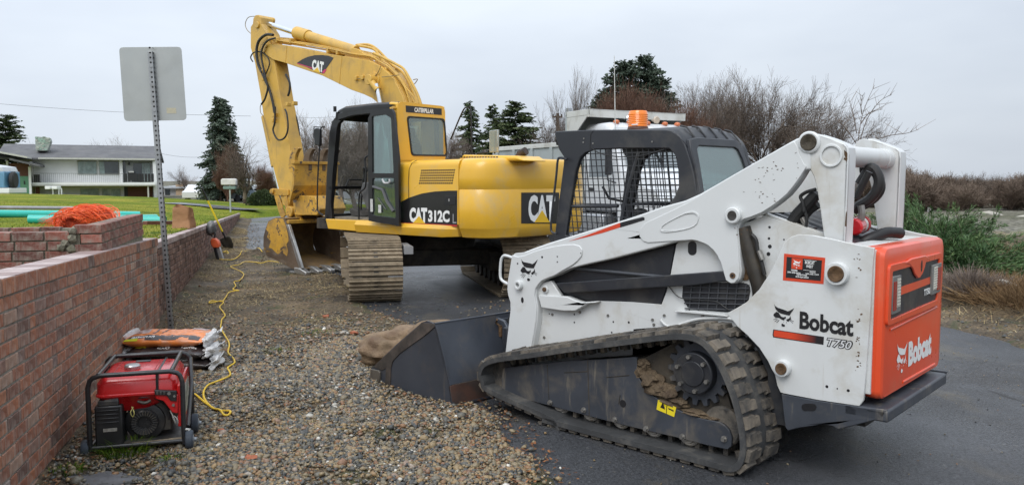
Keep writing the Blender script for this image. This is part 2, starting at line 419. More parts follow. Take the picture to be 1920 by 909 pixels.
LAWN=ground_mat('lawn',[(.32,(.085,.125,.012)),(.5,(.15,.175,.02)),(.66,(.25,.225,.035))],rough=.9,scale=.22,fine=22,bump=.9,spec=.05,extra=[((.055,.095,.018),.8,.54,.66,(1,.4,1)),((.25,.21,.08),.5,.60,.75,(.6,1,1))])
# the great sheet to the horizon
g=MB();n=24
vs=[(-1500+3000*i/n,-400+1900*j/n,-.06)for j in range(n+1)for i in range(n+1)]
g.add(vs,[(j*(n+1)+i,j*(n+1)+i+1,(j+1)*(n+1)+i+1,(j+1)*(n+1)+i)for j in range(n)for i in range(n)])
tag(g.build('ground',FIELD,flip=False),kind='structure')
# road: one asphalt sheet, a little crowned and worn
def grid_sheet(name,mt,x0,x1,y0,y1,nx,ny,zf,keep=None,kind='structure',sharp=180):
    xs=np.linspace(x0,x1,nx);ys=np.linspace(y0,y1,ny)if np.isscalar(y0)and ny>0 else ys_
    V=[]
    for y in ys:
        for x in xs:V.append((x,y,zf(x,y)))
    F=[]
    for j in range(len(ys)-1):
        for i in range(nx-1):
            if keep is None or keep((xs[i]+xs[i+1])/2,(ys[j]+ys[j+1])/2):F.append((j*nx+i,j*nx+i+1,(j+1)*nx+i+1,(j+1)*nx+i))
    o=link(name,np_mesh(name,V,F,mt,smooth=True));return tag(o,kind=kind)
grid_sheet('road',ASPH,-14,22,-6,60,60,90,lambda x,y:.006*nrm(x,y,.4)-.004,keep=lambda x,y:x>edge_x(y)-.8)
# soil verge and gravel bed on the left
def verge_z(x,y):
    d=edge_x(y)+.12*nrm(x,y,1.7,3)+.05*nrm(x,y,6,5)-x
    m=max(0.,min(1.,d/.12));m=m*m*(3-2*m)
    z=.012+.012*nrm(x,y,2.2)+.012*nrm(x,y,7,2)+.006*nrm(x,y,21,4)
    w_=max(0,1-abs(x-wall_x(y))/.5);z+=.06*w_*w_ if y>9 else .02*w_
    if 7.5<y<19:z+=.022*max(0,nrm(x,y,3.1,9))+.012*nrm(x,y,12,11)
    # turned earth beside the open bucket
    for (cx,cy,sx,sy,h)in ((-5.0,17.0,.8,.35,.17),(-4.3,16.8,.6,.3,.12),(-5.9,16.6,.5,.3,.10),(-2.6,13.4,.7,.7,.06),(-2.5,11.6,.35,.6,.05),(-3.0,15.6,.6,.5,.12)):
        e=((x-cx)/sx)**2+((y-cy)/sy)**2
        if e<4:z+=h*math.exp(-e)*(1+.7*nrm(x,y,9,1))
    return z*m-.05*(1-m)
grid_sheet('verge',SOIL,-6.8,1.0,2.6,9.6,190,170,verge_z,keep=lambda x,y:wall_x(y)-.25<x<edge_x(y)+.35)
grid_sheet('far_verge',SOIL,-13.5,-.9,9.6,34,210,300,verge_z,keep=lambda x,y:wall_x(y)-.4<x<edge_x(y)+.4)
# right-hand bank: rough earth, then the field rising behind
def bank_z(x,y):
    d=x-right_x(y)+.25*nrm(x,y,.9,8)+.1*nrm(x,y,4)
    m=max(0.,min(1.,d/.35));z=.03+.05*abs(nrm(x,y,1.1,4))+.03*nrm(x,y,4,7)+.012*nrm(x,y,13,3)
    z+=.10*math.exp(-((d-1.6)/.35)**2)*(1+nrm(x,y,2.5))+min(.35,.05*max(0,d-2))
    return z*m-.05*(1-m)
grid_sheet('earth_bank',SOIL,3.6,16,3.5,19,190,210,bank_z,keep=lambda x,y:x>right_x(y)-.5)
def fz(x,y):return -.05+.42*max(0,min(1,(y-15)/8))*max(0,min(1,(x-6)/5))+.12*nrm(x,y,.09)+.03*nrm(x,y,.7)
grid_sheet('gravel_field',FIELD,5,110,15,75,120,80,fz)

# ---- loose gravel, stone by stone
def stones(name,P,S,rnd,mt,ico=True,squash=.62):
    if ico:
        bm=bmesh.new();bmesh.ops.create_icosphere(bm,subdivisions=1,radius=1);bv=np.array([v.co[:]for v in bm.verts]);bf=np.array([[v.index for v in f.verts]for f in bm.faces]);bm.free()
    else:
        bv=np.array([(1,0,0),(-1,0,0),(0,1,0),(0,-1,0),(0,0,1),(0,0,-1)],float);bf=np.array([(0,2,4),(2,1,4),(1,3,4),(3,0,4),(2,0,5),(1,2,5),(3,1,5),(0,3,5)])
    n=len(P);k=len(bv)
    j=1+np.random.uniform(-.22,.22,(n,k,1));V=bv[None]*j
    sc=np.stack([np.random.uniform(.75,1.35,n),np.random.uniform(.7,1.0,n),np.random.uniform(squash*.7,squash*1.2,n)],1)[:,None]
    V=V*sc*S[:,None,None]
    a=np.random.uniform(0,6.283,n);b=np.random.normal(0,.35,n);ca,sa,cb,sb=np.cos(a),np.sin(a),np.cos(b),np.sin(b)
    x,y,z=V[...,0],V[...,1],V[...,2]
    x,z=x*cb[:,None]-z*sb[:,None],x*sb[:,None]+z*cb[:,None]
    x,y=x*ca[:,None]-y*sa[:,None],x*sa[:,None]+y*ca[:,None]
    V=np.stack([x,y,z],-1)+P[:,None]
    F=(bf[None]+(np.arange(n)*k)[:,None,None]).reshape(-1,3)
    return np_mesh(name,V.reshape(-1,3),F,mt,np.repeat(rnd,len(bf)),smooth=ico)
STONE=attr_mat('stone',[(0,(.025,.027,.028)),(.22,(.07,.072,.068)),(.44,(.130,.118,.092)),(.6,(.205,.168,.105)),(.74,(.28,.195,.095)),(.83,(.20,.095,.045)),(.91,(.36,.34,.29)),(1,(.70,.67,.60))],rough=.5,var=(.7,1.25),vs=90,spec=.5)
def gravel_pts(n,y0,y1,dens=lambda x,y:1):
    out_=[]
    while len(out_)<n:
        y=random.uniform(y0,y1);x=random.uniform(-4.6,1.4)
        if x<wall_x(y)+.02:continue
        d=edge_x(y)-x
        if d<-.3:continue
        p=1.0 if d>.1 else .5*math.exp((d-.1)*16)
        if random.random()<p*dens(x,y):out_.append((x,y,verge_z(x,y)if d>.05 else .002))
    return np.array(out_)
def far_thin(x,y):
    e=(8.25+.6*nrm(x,y,1.3,2)+.35*nrm(x,y,4,2)+.35*(x+2)-y)
    wl=min(1.,.2+(x-wall_x(y))/(.6+.5*max(0,y-5.5)))
    bare=1.0 if nrm(x,y,1.6,6)+.4*nrm(x,y,5,2)<.22-.05*max(0,y-6)else .28
    return (1/(1+math.exp(-e*4)))*wl*bare*.97+.02
P1=gravel_pts(46000,3.3,6.6,far_thin);S1=np.random.gamma(3.0,.0080/3.0,len(P1))+.0028
P1[:,2]+=S1*.2+np.random.uniform(0,.012,len(P1))
P0=gravel_pts(26000,3.3,7.2,far_thin);S0=np.random.uniform(.002,.0042,len(P0));P0[:,2]+=np.random.uniform(.004,.02,len(P0))
o=link('gravel_fines',stones('gravel_fines',P0,S0,np.random.uniform(.05,.8,len(P0)),STONE,ico=False));tag(o,'fine grit between the gravel stones','gravel',kind='stuff')
P2=gravel_pts(21000,6.6,9.9,far_thin);S2=np.random.gamma(4,.0105/4,len(P2))+.003;P2[:,2]+=S2*.25+np.random.uniform(0,.01,len(P2))
def stone_rnd(P):
    base=np.random.beta(1.5,1.7,len(P));warm=np.array([mnoise.noise(Vector((p[0]*.9,p[1]*.9,4)))for p in P])
    near_edge=np.array([max(0,1-abs(edge_x(p[1])-p[0]-.25)/.7)for p in P])
    k=np.random.rand(len(P));base=np.where(k<.16+.25*warm+.35*near_edge,np.random.uniform(.55,.86,len(P)),base);return np.clip(base,0,1)
o=link('gravel',stones('gravel',P1,S1,stone_rnd(P1),STONE));tag(o,'loose river gravel of grey, tan and white stones beside the brick wall','gravel',kind='stuff')
o=link('gravel',stones('gravel',P2,S2,stone_rnd(P2),STONE,ico=False));tag(o,'finer gravel thinning out towards the muddy verge','gravel',kind='stuff')
P3=[]
while len(P3)<3200:
    y=random.uniform(9,30)if random.random()<.6 else random.uniform(8,14);x=random.uniform(wall_x(y)+.1,edge_x(y)+.3)
    P3.append((x,y,max(0,verge_z(x,y))))
for _ in range(2600):
    x=random.uniform(-.9,7);y=random.uniform(3.2,11)
    if x>edge_x(y)-.1:P3.append((x,y,.0))
for _ in range(3500):
    y=random.uniform(4.5,18);x=right_x(y)+abs(random.gauss(0,1.2));P3.append((x,y,max(0,bank_z(x,y))))
P3=np.array(P3);S3=np.random.gamma(3,.009/3,len(P3))+.002
S3=np.where((P3[:,0]>0)&(P3[:,1]<11)&(np.abs(P3[:,2])<.001),S3*.45,S3);P3[:,2]+=S3*.2
o=link('crumbs',stones('crumbs',P3,S3,np.random.uniform(0,.85,len(P3)),STONE,ico=False));tag(o,'scattered grit and clods on the mud and asphalt','grit',kind='stuff')

# ---- blades, straw, leaves as small real strips
def blades(name,P,L,Wd,lean,rnd,mt,curve=.35,az=None):
    n=len(P);a=np.random.uniform(0,6.283,n)if az is None else az
    d=np.stack([np.cos(a),np.sin(a),np.zeros(n)],1);sdv=np.stack([-np.sin(a),np.cos(a),np.zeros(n)],1);up=np.array([0,0,1.])
    P=np.asarray(P);L=L[:,None];lean=lean[:,None]
    p1=P+(up*np.cos(lean)+d*np.sin(lean))*L*.55
    l2=lean+curve+.15*np.random.rand(n,1);p2=p1+(up*np.cos(l2)+d*np.sin(l2))*L*.45
    w_=sdv*Wd[:,None]
    V=np.stack([P-w_/2,P+w_/2,p1-w_*.38,p1+w_*.38,p2],1).reshape(-1,3)
    i=np.arange(n)[:,None]*5
    F=np.concatenate([i+[0,1,3],i+[0,3,2],i+[2,3,4]],0)
    return np_mesh(name,V,F,mt,np.concatenate([rnd,rnd,rnd]))
GRASS=attr_mat('grass',[(0,(.035,.08,.008)),(.5,(.095,.16,.014)),(.8,(.18,.21,.025)),(1,(.30,.25,.06))],rough=.6,var=(.85,1.15),spec=.12)
STRAW=attr_mat('straw',[(0,(.07,.05,.03)),(.4,(.22,.16,.08)),(.8,(.40,.31,.16)),(1,(.5,.41,.24))],rough=.85,var=(.8,1.2),spec=.2)
LEAF=attr_mat('dead_leaf',[(0,(.05,.022,.012)),(.5,(.16,.06,.02)),(1,(.3,.12,.035))],rough=.6,var=(.8,1.2))
def grass_patch(name,c,n,r,L,label=None,cat=None,kind=None,ry=None,z=0,lean=(.2,.9),rn=(0,.75),wd=.004):
    a=np.random.uniform(0,6.283,n);q=np.sqrt(np.random.rand(n));P=np.stack([c[0]+np.cos(a)*q*r,c[1]+np.sin(a)*q*(ry or r),np.full(n,z)],1)
    o=link(name,blades(name,P,np.random.uniform(.4,1,n)*L,np.full(n,wd),np.random.uniform(lean[0],lean[1],n),np.random.uniform(rn[0],rn[1],n),GRASS,az=a+np.random.normal(0,.8,n),curve=.6))
    return tag(o,label,cat,kind=kind)
for i,(px,py,n,r,L,lb)in enumerate([(232,858,420,.13,.16,'long green grass tuft growing under the red generator'),(318,868,130,.07,.06,'small green weed by the right foot of the generator'),
      (388,852,60,.04,.04,'tiny green weed on the gravel right of the generator'),(128,893,130,.09,.06,'low weed at the foot of the brick wall in the corner'),(600,628,160,.2,.05,'flat green weed in the gravel before the loader bucket'),
      (515,662,120,.14,.05,'flat weed in the middle of the gravel'),(436,738,70,.06,.05,'little weed inside the loop of yellow cord')]):
    c=gp(px,py);grass_patch('grass_tuft',c,n,r,L,lb,'weed',z=verge_z(*c))
P=[]
while len(P)<30000:
    y=random.uniform(6.5,27)if random.random()<.75 else random.uniform(3.5,7);x=random.uniform(wall_x(y)+.03,edge_x(y)+.02)
    if nrm(x,y,.9,13)+.5*nrm(x,y,3,1)>(-.05 if y>8.5 else .28):P.append((x,y,verge_z(x,y)+.004))
P=np.array(P);n=len(P)
o=link('straw',blades('straw',P,np.random.uniform(.03,.11,n),np.random.uniform(.003,.008,n),np.random.uniform(1.2,1.5,n),np.random.rand(n),STRAW,curve=.1));tag(o,'dead straw and grass trodden into the mud','straw',kind='stuff')
P=[]
while len(P)<2600:
    y=random.uniform(3.6,10);x=random.uniform(wall_x(y)+.02,edge_x(y)+.12)
    if (6.2<y<9.2 and x-wall_x(y)<1.3+nrm(x,y,1.5)and random.random()<.8)or random.random()<.25+.75*(abs(x-edge_x(y))<.45)*(3.6<y<7)or x<wall_x(y)+.25:P.append((x,y,max(0,verge_z(x,y))+.014))
P=np.array(P);n=len(P)
o=link('dead_leaves',blades('dead_leaves',P,np.random.uniform(.015,.04,n),np.random.uniform(.008,.018,n),np.random.uniform(1.1,1.5,n),np.random.rand(n),LEAF,curve=.2));tag(o,'reddish leaf litter strewn over the gravel edge','leaves',kind='stuff')
P=[]
for _ in range(5200):
    y=random.uniform(5,20);x=right_x(y)+.3+abs(random.gauss(0,2.2));P.append((x,y,bank_z(x,y)))
P=np.array(P);n=len(P)
o=link('bank_straw',blades('bank_straw',P,np.random.uniform(.05,.2,n),np.random.uniform(.004,.01,n),np.random.uniform(.7,1.45,n),np.random.uniform(.1,1,n),STRAW,curve=.3));tag(o,'dry grass on the earth bank right of the road','dry grass',kind='stuff')

# ---- the lawn behind the wall, higher than the road near by and level with it far off
def lawn_z(x,y):
    s=max(0,(wall_x(y)-x)*.958);w_=math.exp(-s/6.5)
    z=.98-.0275*max(0,min(y,34)-8)*w_-.02*(y<9)*(1-w_)
    if y>46:z-=.03*(y-46)
    if y<7.5:z-=.35*(7.5-y)/1.5
    return z+.02*nrm(x,y,.5)
def lawn_ok(x,y):return x<wall_x(y)-.2 or (y>34 and x<edge_x(min(y,48))-1.2)
V=[];F=[];ys=np.concatenate([np.linspace(6.0,20,50),np.linspace(20.6,120,90)]);nx=130
for y in ys:
    xr=wall_x(y)-.12 if y<=33.8 else (wall_x(33.8)-.12+(y-33.8)*.4 if y<37 else -10.4+(y-37)*.28)
    for i in range(nx):
        t=i/(nx-1);x=xr-(1-t)**1.6*95;z=lawn_z(x,y)
        if y>33.8:k=max(0,1-(xr-x)/1.5);z=z*(1-k)-.1*k
        if i==nx-1:z-=.3
        V.append((x,y,z))
for j in range(len(ys)-1):
    for i in range(nx-1):F.append((j*nx+i,j*nx+i+1,(j+1)*nx+i+1,(j+1)*nx+i))
tag(link('lawn',np_mesh('lawn',V,F,LAWN,smooth=True)),kind='structure')
P=[]
while len(P)<26000:
    y=7.2+26*random.random()**1.7;x=wall_x(y)-.15-random.random()**1.3*(5+y*.45)
    P.append((x,y,lawn_z(x,y)-.005))
P=np.array(P);n=len(P)
o=link('grass',blades('grass',P,np.random.uniform(.02,.055,n),np.full(n,.009),np.random.uniform(.1,1.0,n),np.clip(np.random.normal(.55,.25,n),0,1),GRASS));tag(o,'short lawn grass behind the wall','grass',kind='stuff')
# far driveway crossing the lawn
def strip(name,pts,mt,zf,dz,wd):
    m=MB();sp=spline([(p[0],p[1],0)for p in pts],8);L=[]
    for i,p in enumerate(sp):
        t=(sp[min(i+1,len(sp)-1)]-sp[max(i-1,0)]).normalized();nn=Vector((-t.y,t.x,0))*wd/2
        for q in (p+nn,p,p-nn):L.append((q.x,q.y,zf(q.x,q.y)+dz))
    m.add(L,[(3*i+k,3*i+k+1,3*i+k+4,3*i+k+3)for i in range(len(sp)-1)for k in (0,1)])
    return tag(m.build(name,mt,flip=False),kind='structure')
def lawn_hit(px,py):
    z=.6
    for _ in range(12):
        q=gp(px,py,z);z=z*.5+.5*lawn_z(q[0],q[1])
    return q
strip('driveway',[lawn_hit(318,382),lawn_hit(360,384.5),lawn_hit(410,389),lawn_hit(446,395)],ASPH,lambda x,y:max(lawn_z(x,y),-.05),.05,2.2)
# ================================================================ BRICK WALLS
BRICK=attr_mat('brick',[(0,(.12,.07,.055)),(.12,(.17,.08,.055)),(.3,(.225,.088,.05)),(.48,(.29,.108,.057)),(.66,(.36,.14,.068)),(.8,(.28,.14,.09)),(.92,(.19,.125,.105)),(1,(.37,.22,.145))],
                 rough=.72,var=(.72,1.3),vs=26,spec=.4,bump=(.5,60),dirt=((.38,.33,.29),.5,11,(1,1,.2)))
BRICK2=attr_mat('planter_brick',[(0,(.12,.045,.035)),(.4,(.24,.075,.05)),(.75,(.30,.10,.07)),(1,(.2,.11,.09))],rough=.7,var=(.7,1.3),vs=22,spec=.4,bump=(.6,50),dirt=((.26,.23,.19),.55,12,(1,1,.6)))
BRICKF=attr_mat('old_brick',[(0,(.09,.055,.045)),(.4,(.19,.11,.085)),(.75,(.25,.15,.115)),(1,(.33,.22,.17))],rough=.8,var=(.7,1.3),vs=12,spec=.35,dirt=((.05,.04,.035),.35,2.5,(1,1,.4)))
CAPB=attr_mat('cap_brick',[(0,(.28,.2,.185)),(.5,(.4,.31,.29)),(1,(.5,.42,.4))],rough=.6,var=(.8,1.2),vs=18,spec=.5,bump=(.4,50),dirt=((.2,.15,.13),.3,5,(1,1,1)))
MORT=M('mortar',(.26,.24,.20),.9,var=.25,vs=14,bump=(.8,80),dirt=((.1,.09,.07),.4,4))
def brick_mesh(name,L,D,H,mt,rnd,n=3):
    """a brick with knocked edges, centred in x and z, face at y=0, running back to y=D"""
    bm=bmesh.new();bmesh.ops.create_cube(bm,size=1)
    for v in bm.verts:v.co.x*=L;v.co.z*=H;v.co.y=(v.co.y+.5)*D;v.co+=Vector((random.gauss(0,.0012),random.gauss(0,.001),random.gauss(0,.0012)))
    bmesh.ops.bevel(bm,geom=[e for e in bm.edges if all(v.co.y<D*.5 for v in e.verts)],offset=.0035,segments=1,affect='EDGES')
    me=bpy.data.meshes.new(name);bm.to_mesh(me);bm.free();at=me.attributes.new('rnd','FLOAT','FACE');at.data.foreach_set('value',[rnd]*len(me.polygons));me.materials.append(mt);return me
def wall_frame(name,label,x,y,z,ang,slope):
    """local x along the wall, z up (following the slope), y into the wall"""
    o=empty(name,label,'wall',(x,y,z));o.rotation_euler=Matrix.Rotation(ang,3,'Z').to_4x4().to_euler()
    o.matrix_world=Matrix.Translation((x,y,z))@Matrix.Rotation(ang,4,'Z')@Matrix.Rotation(slope,4,'Y');return o
def bulk_bricks(name,items,mt,parent,kind='stuff'):
    V=[];F=[];rn=[]
    for (x,z,L,H,D,dy,r)in items:
        a=len(V);hx,hz=L/2,H/2;e=.0035
        for (yy,k)in ((dy+e,0),(dy,e)):
            V+=[(x-hx+k,yy,z-hz+k),(x+hx-k,yy,z-hz+k),(x+hx-k,yy,z+hz-k),(x-hx+k,yy,z+hz-k)]
        V+=[(x-hx,D,z-hz),(x+hx,D,z-hz),(x+hx,D,z+hz),(x-hx,D,z+hz)]
        f=[(4,5,6,7)]+[(i,(i+1)%4,4+(i+1)%4,4+i)for i in range(4)]+[(8+i,8+(i+1)%4,(i+1)%4,i)for i in range(4)]
        F+=[tuple(a+q for q in t)for t in f];rn+=[r]*len(f)
    o=link(name,np_mesh(name,V,F,mt,rn),parent);o['kind']=kind;return o
WA=math.atan2(WD[1],WD[0])
# near wall: face runs through (-2.583, 4.263); local x runs away from the camera, y into the wall (to the left)
nwall=wall_frame('brick_wall','low red brick retaining wall running away behind the red generator',wall_x(2.6),2.6,0,WA,R_(1.87))
LEN=(8.93-2.6)/WD[1];TOP=1.225;CH=.0735
nb=MB();nb.b2((-.02,.006,-.15),(LEN-.01,.19,TOP-.035));nb.build('mortar',MORT,nwall)
variants={}
def vbrick(L,H,D,mt,key):
    k=(round(L,3),round(H,3),key,random.randrange(16))
    if k not in variants:variants[k]=brick_mesh('brick',L,D,H,mt,min(1,max(0,random.betavariate(1.15,1.15))))
    return variants[k]
items=[];rows=int((TOP-.095)/CH)+2
for r in range(rows):
    z=TOP-.095-CH*(r+.5);x=-.02-(.105 if r%2 else 0)
    while x<LEN:
        L=.2 if random.random()<.8 else .095
        x1=min(x+L,LEN)
        if x1-x>.03:items.append(((x+x1)/2,z,x1-x,CH-.0115))
        x=x1+.011
cap=[];x=-.02
while x<LEN:
    x1=min(x+.198,LEN+.015);cap.append(((x+x1)/2,x1-x));x=x1+.009
vis=sorted(items,key=lambda q:q[0]+max(0,.5-q[1])*1.0);near=[q for q in vis if q[0]>1.15 and q[1]>-.05];ids=set(id(q)for q in near[:265])
for q in items:
    if id(q)in ids:
        o=link('brick',vbrick(q[2],q[3],.07,BRICK,'w'),nwall);o.location=(q[0],random.uniform(-.003,.002),q[1])
        o.rotation_euler=(random.gauss(0,.006),random.gauss(0,.004),random.gauss(0,.006))
bulk_bricks('brick_courses',[(q[0],q[1],q[2],q[3],.07,random.uniform(-.003,.002),random.betavariate(1.15,1.15))for q in items if id(q)not in ids],BRICK,nwall)
for (x,L)in cap:
    me=variants.setdefault(('cap',round(L,2),random.randrange(6)),None)
    k=('cap',round(L,2),random.randrange(6))
    if variants.get(k)is None:variants[k]=brick_mesh('brick',L,.205,.083,BRICK,random.betavariate(2,2))
    o=link('brick',variants[k],nwall);o.location=(x,random.uniform(-.009,-.001),TOP-.048)
    t=link('cap_face',MB().b2((-L/2+.004,.003,.0405),(L/2-.004,.2,.0445)).mesh('cap_face',None),o)
    if 'capm' not in variants:variants['capm']=1
    at=t.data.attributes.new('rnd','FLOAT','FACE');at.data.foreach_set('value',[random.random()]*len(t.data.polygons));t.data.materials.append(CAPB)
# far wall: slightly set back, brick courses following the falling road
fx0=wall_x(8.93)-.035
fwall=wall_frame('brick_wall','long weathered brown brick wall continuing up the road past the sign post',fx0,8.94,0,math.atan2(1,-.3015),R_(1.5))
FL=26.2;FT=.945
fb=MB();fb.b2((0,.008,-.2),(FL,.2,FT-.03));fb.build('mortar',M('old_mortar',(.12,.1,.085),.9,var=.3,vs=8,bump=(.8,40)),fwall)
it=[]
for r in range(17):
    z=FT-.08-.0735*(r+.5)+.0;x=-(.1 if r%2 else 0)
    while x<FL:
        L=.2*random.choice((1,1,1,.5));it.append((x+L/2,z,L,.06,.09,random.uniform(-.011,.003),random.betavariate(2,2)));x+=L+.013
bulk_bricks('brick_courses',it,BRICKF,fwall)
cp=[];x=0
while x<FL:cp.append((x+.15,FT-.036,.29,.072,.215,random.uniform(-.016,-.004),random.random()));x+=.302
o=bulk_bricks('capstones',cp,CAPB,fwall)
# planter: courses facing the camera, standing on the near wall
PZ=1.10
pw=empty('brick_planter','raised red brick planter corner with mossy mortar above the near wall','planter',(wall_x(6.3),6.3,0),WA)
pm=MB();pm.b2((.012,.20,.5),(.1,2.6,PZ+.145));pm.b2((.008,.05,.5),(2.1,.19,PZ+.195));pm.b2((.3,.18,.6),(.42,2.6,PZ+.16));pm.build('mortar',M('mossy_mortar',(.2,.185,.14),.95,var=.3,vs=12,bump=(1,50),dirt=((.09,.1,.04),.4,6)),pw)
def lay(a0,a1,other,z,H,off=0,side=False):
    x=a0-off
    while x<a1-.03:
        a=max(x,a0);b=min(x+.205,a1)
        if b-a>.04:
            o=link('brick',vbrick(round(b-a,2),H,.1,BRICK2,'p'),pw)
            if side:o.location=((a+b)/2,other,z);o.rotation_euler=(0,random.gauss(0,.006),random.gauss(0,.01))
            else:o.location=(other,(a+b)/2,z);o.rotation_euler=(random.gauss(0,.01),random.gauss(0,.008),R_(-90)+random.gauss(0,.01))
        x+=.217
for r in range(6):lay(.27+(.05 if r==1 else 0),2.6,-.003,PZ+.118-r*.076,.066,off=(.1 if r%2 else .03))
for r in range(3):
    lay(.04,.235,-.008,PZ+.168-r*.076,.066,off=(.05 if r%2 else 0))
    lay(.0,2.1,.04,PZ+.168-r*.076,.066,off=(.1 if r%2 else 0),side=True)
lay(.4,2.6,.29,PZ+.14,.06,off=.07)
mo=MB()
for i,(y,z)in enumerate(((.245,PZ+.16),(.25,PZ+.1),(.3,PZ+.06),(.26,PZ+.02),(.33,PZ+.03))):mo.blob((.0,y,z),.032,2,.25,seed=i)
mo.build('mortar_lump',MATS['mossy_mortar'],pw)
so=MB();so.b2((.08,.2,.7),(.32,2.6,PZ+.08));so.build('planter_soil',SOIL,pw)
P=[]
for y,n in ((.35,260),(.55,160),(1.1,90),(1.6,110)):
    P.append(np.stack([np.random.uniform(.1,.3,n),np.random.normal(y,.12,n),np.full(n,PZ+.07)],1))
P=np.concatenate(P);n=len(P)
o=link('planter_grass',blades('planter_grass',P,np.random.uniform(.03,.09,n),np.full(n,.004),np.random.uniform(.1,.8,n),np.random.uniform(0,.7,n),GRASS),pw);tag(o,kind='stuff')
# ================================================================ EXCAVATOR
YEL=M('excavator_yellow',(.75,.425,.035),.34,var=.05,vs=2,coat=.25,dirt=((.56,.40,.17),.32,2.6),streak=((.50,.33,.10),.18,6),rvar=.1)
YELB=M('boom_yellow',(.62,.375,.07),.42,var=.08,vs=2.5,dirt=((.38,.25,.09),.38,3),chips=((.14,.07,.03),.13,11),streak=((.26,.17,.07),.3,6))
YELW=M('worn_yellow',(.58,.32,.04),.5,var=.12,vs=5,dirt=((.24,.15,.06),.5,4),chips=((.085,.06,.045),.55,5),bump=(.3,30))
BKT=M('bucket_steel',(.13,.09,.06),.6,.25,var=.3,vs=3,dirt=((.26,.22,.17),.35,3.5),chips=((.42,.24,.03),.34,3.2),bump=(.35,40))
BKI=M('bucket_inside',(.17,.11,.055),.7,.1,var=.3,vs=3,dirt=((.40,.24,.05),.45,2.4),bump=(.4,30))
EDGE=M('polished_steel',(.46,.45,.43),.38,.75,var=.2,vs=8,dirt=((.2,.17,.13),.3,7))
CHROME=M('chrome_rod',(.7,.72,.74),.14,1.0,var=.05)
BLK=M('black_plastic',(.012,.012,.0135),.4,var=.2,vs=5,dirt=((.05,.046,.04),.22,3))
DKP=M('black_paint',(.014,.013,.014),.35,var=.15,vs=3,coat=.2,dirt=((.05,.045,.04),.15,3))
HOSE=M('rubber_hose',(.02,.02,.02),.55,var=.2,vs=20)
SHOE=M('track_shoe',(.27,.215,.145),.78,.1,each=True,var=.45,vs=5,dirt=((.10,.075,.05),.4,5),streak=((.16,.11,.07),.35,14),bump=(.5,50))
UNDER=M('undercarriage',(.03,.026,.022),.8,var=.3,vs=4,dirt=((.10,.08,.055),.5,3.5),bump=(.4,25))
WHT_T=M('white_letter',(.78,.78,.76),.45,var=.03)
RED_L=M('red_line',(.42,.03,.025),.4,var=.05)
YEL_T=M('yellow_triangle',(.75,.46,.02),.4,var=.03)
GLS=glass('cab_glass',(.80,.86,.84),.10)
GLSG=glass('green_glass',(.42,.58,.54),.16,.06)
EX=Fr((-1.202,12.509),math.atan2(.63,-.78))
ex=empty('excavator','yellow tracked excavator with its long boom raised and open bucket resting on the mud','excavator',(EX.O[0],EX.O[1],0),EX.ang)
U2=Fr((-1.8026,10.5584),math.atan2(1,(590-960)/1500))
def EU(x,y,z):   # a point of the undercarriage in the machine's frame
    P=U2.w(x,y,z);d=(P[0]-EX.O[0],P[1]-EX.O[1]);return (d[0]*EX.F[0]+d[1]*EX.F[1],d[0]*EX.L[0]+d[1]*EX.L[1],z)
DA=U2.ang-EX.ang
def part(m,name,mt,bev=0,label=None,sharp=35,parent=None,seg=2):return m.build(name,mt,parent or ex,bev,label,sharp,seg=seg)
# --- undercarriage
HT=.86;TL=3.55;RT=HT/2-.02
def track_path(n):
    """points and directions round the track"""
    st=TL-2*RT;per=2*st+2*math.pi*RT;o=[]
    for i in range(n):
        s=per*i/n
        if s<st:o.append((RT+s,.02+2*RT,0))
        elif s<st+math.pi*RT:a=(s-st)/RT;o.append((RT+st+RT*math.sin(a),.02+RT+RT*math.cos(a),-a))
        elif s<2*st+math.pi*RT:o.append((RT+st-(s-st-math.pi*RT),.02,math.pi))
        else:a=(s-2*st-math.pi*RT)/RT;o.append((RT-RT*math.sin(a),.02+RT-RT*math.cos(a),math.pi-a))
    return o
sm=MB();W2=.355;P_=.187
sec=[(-P_/2,-.004),(-P_/2,.008)]
for gx in (-.080,-.018,.044):sec+=[(gx,.010),(gx+.005,.032),(gx+.014,.032),(gx+.021,.010)]
sec+=[(P_/2-.012,.008),(P_/2+.004,-.002),(P_/2-.01,-.012),(-P_/2+.01,-.012)]
sm.prism(sec,-W2,W2)
for hx in (-.055,.05):
    for hy in (-.07,.07):sm.cyl((hx,hy,.0),(hx,hy,.024),.017,n=6)
shoe_me=sm.mesh('track_shoe',SHOE,25)
hole=MB();hole.prism([(.01+.034*math.cos(a),.0+.013*math.sin(a))for a in [i*.785 for i in range(8)]],.0085,.0100,'xy');hole_me=hole.mesh('cleanout',DKP)
NS=40
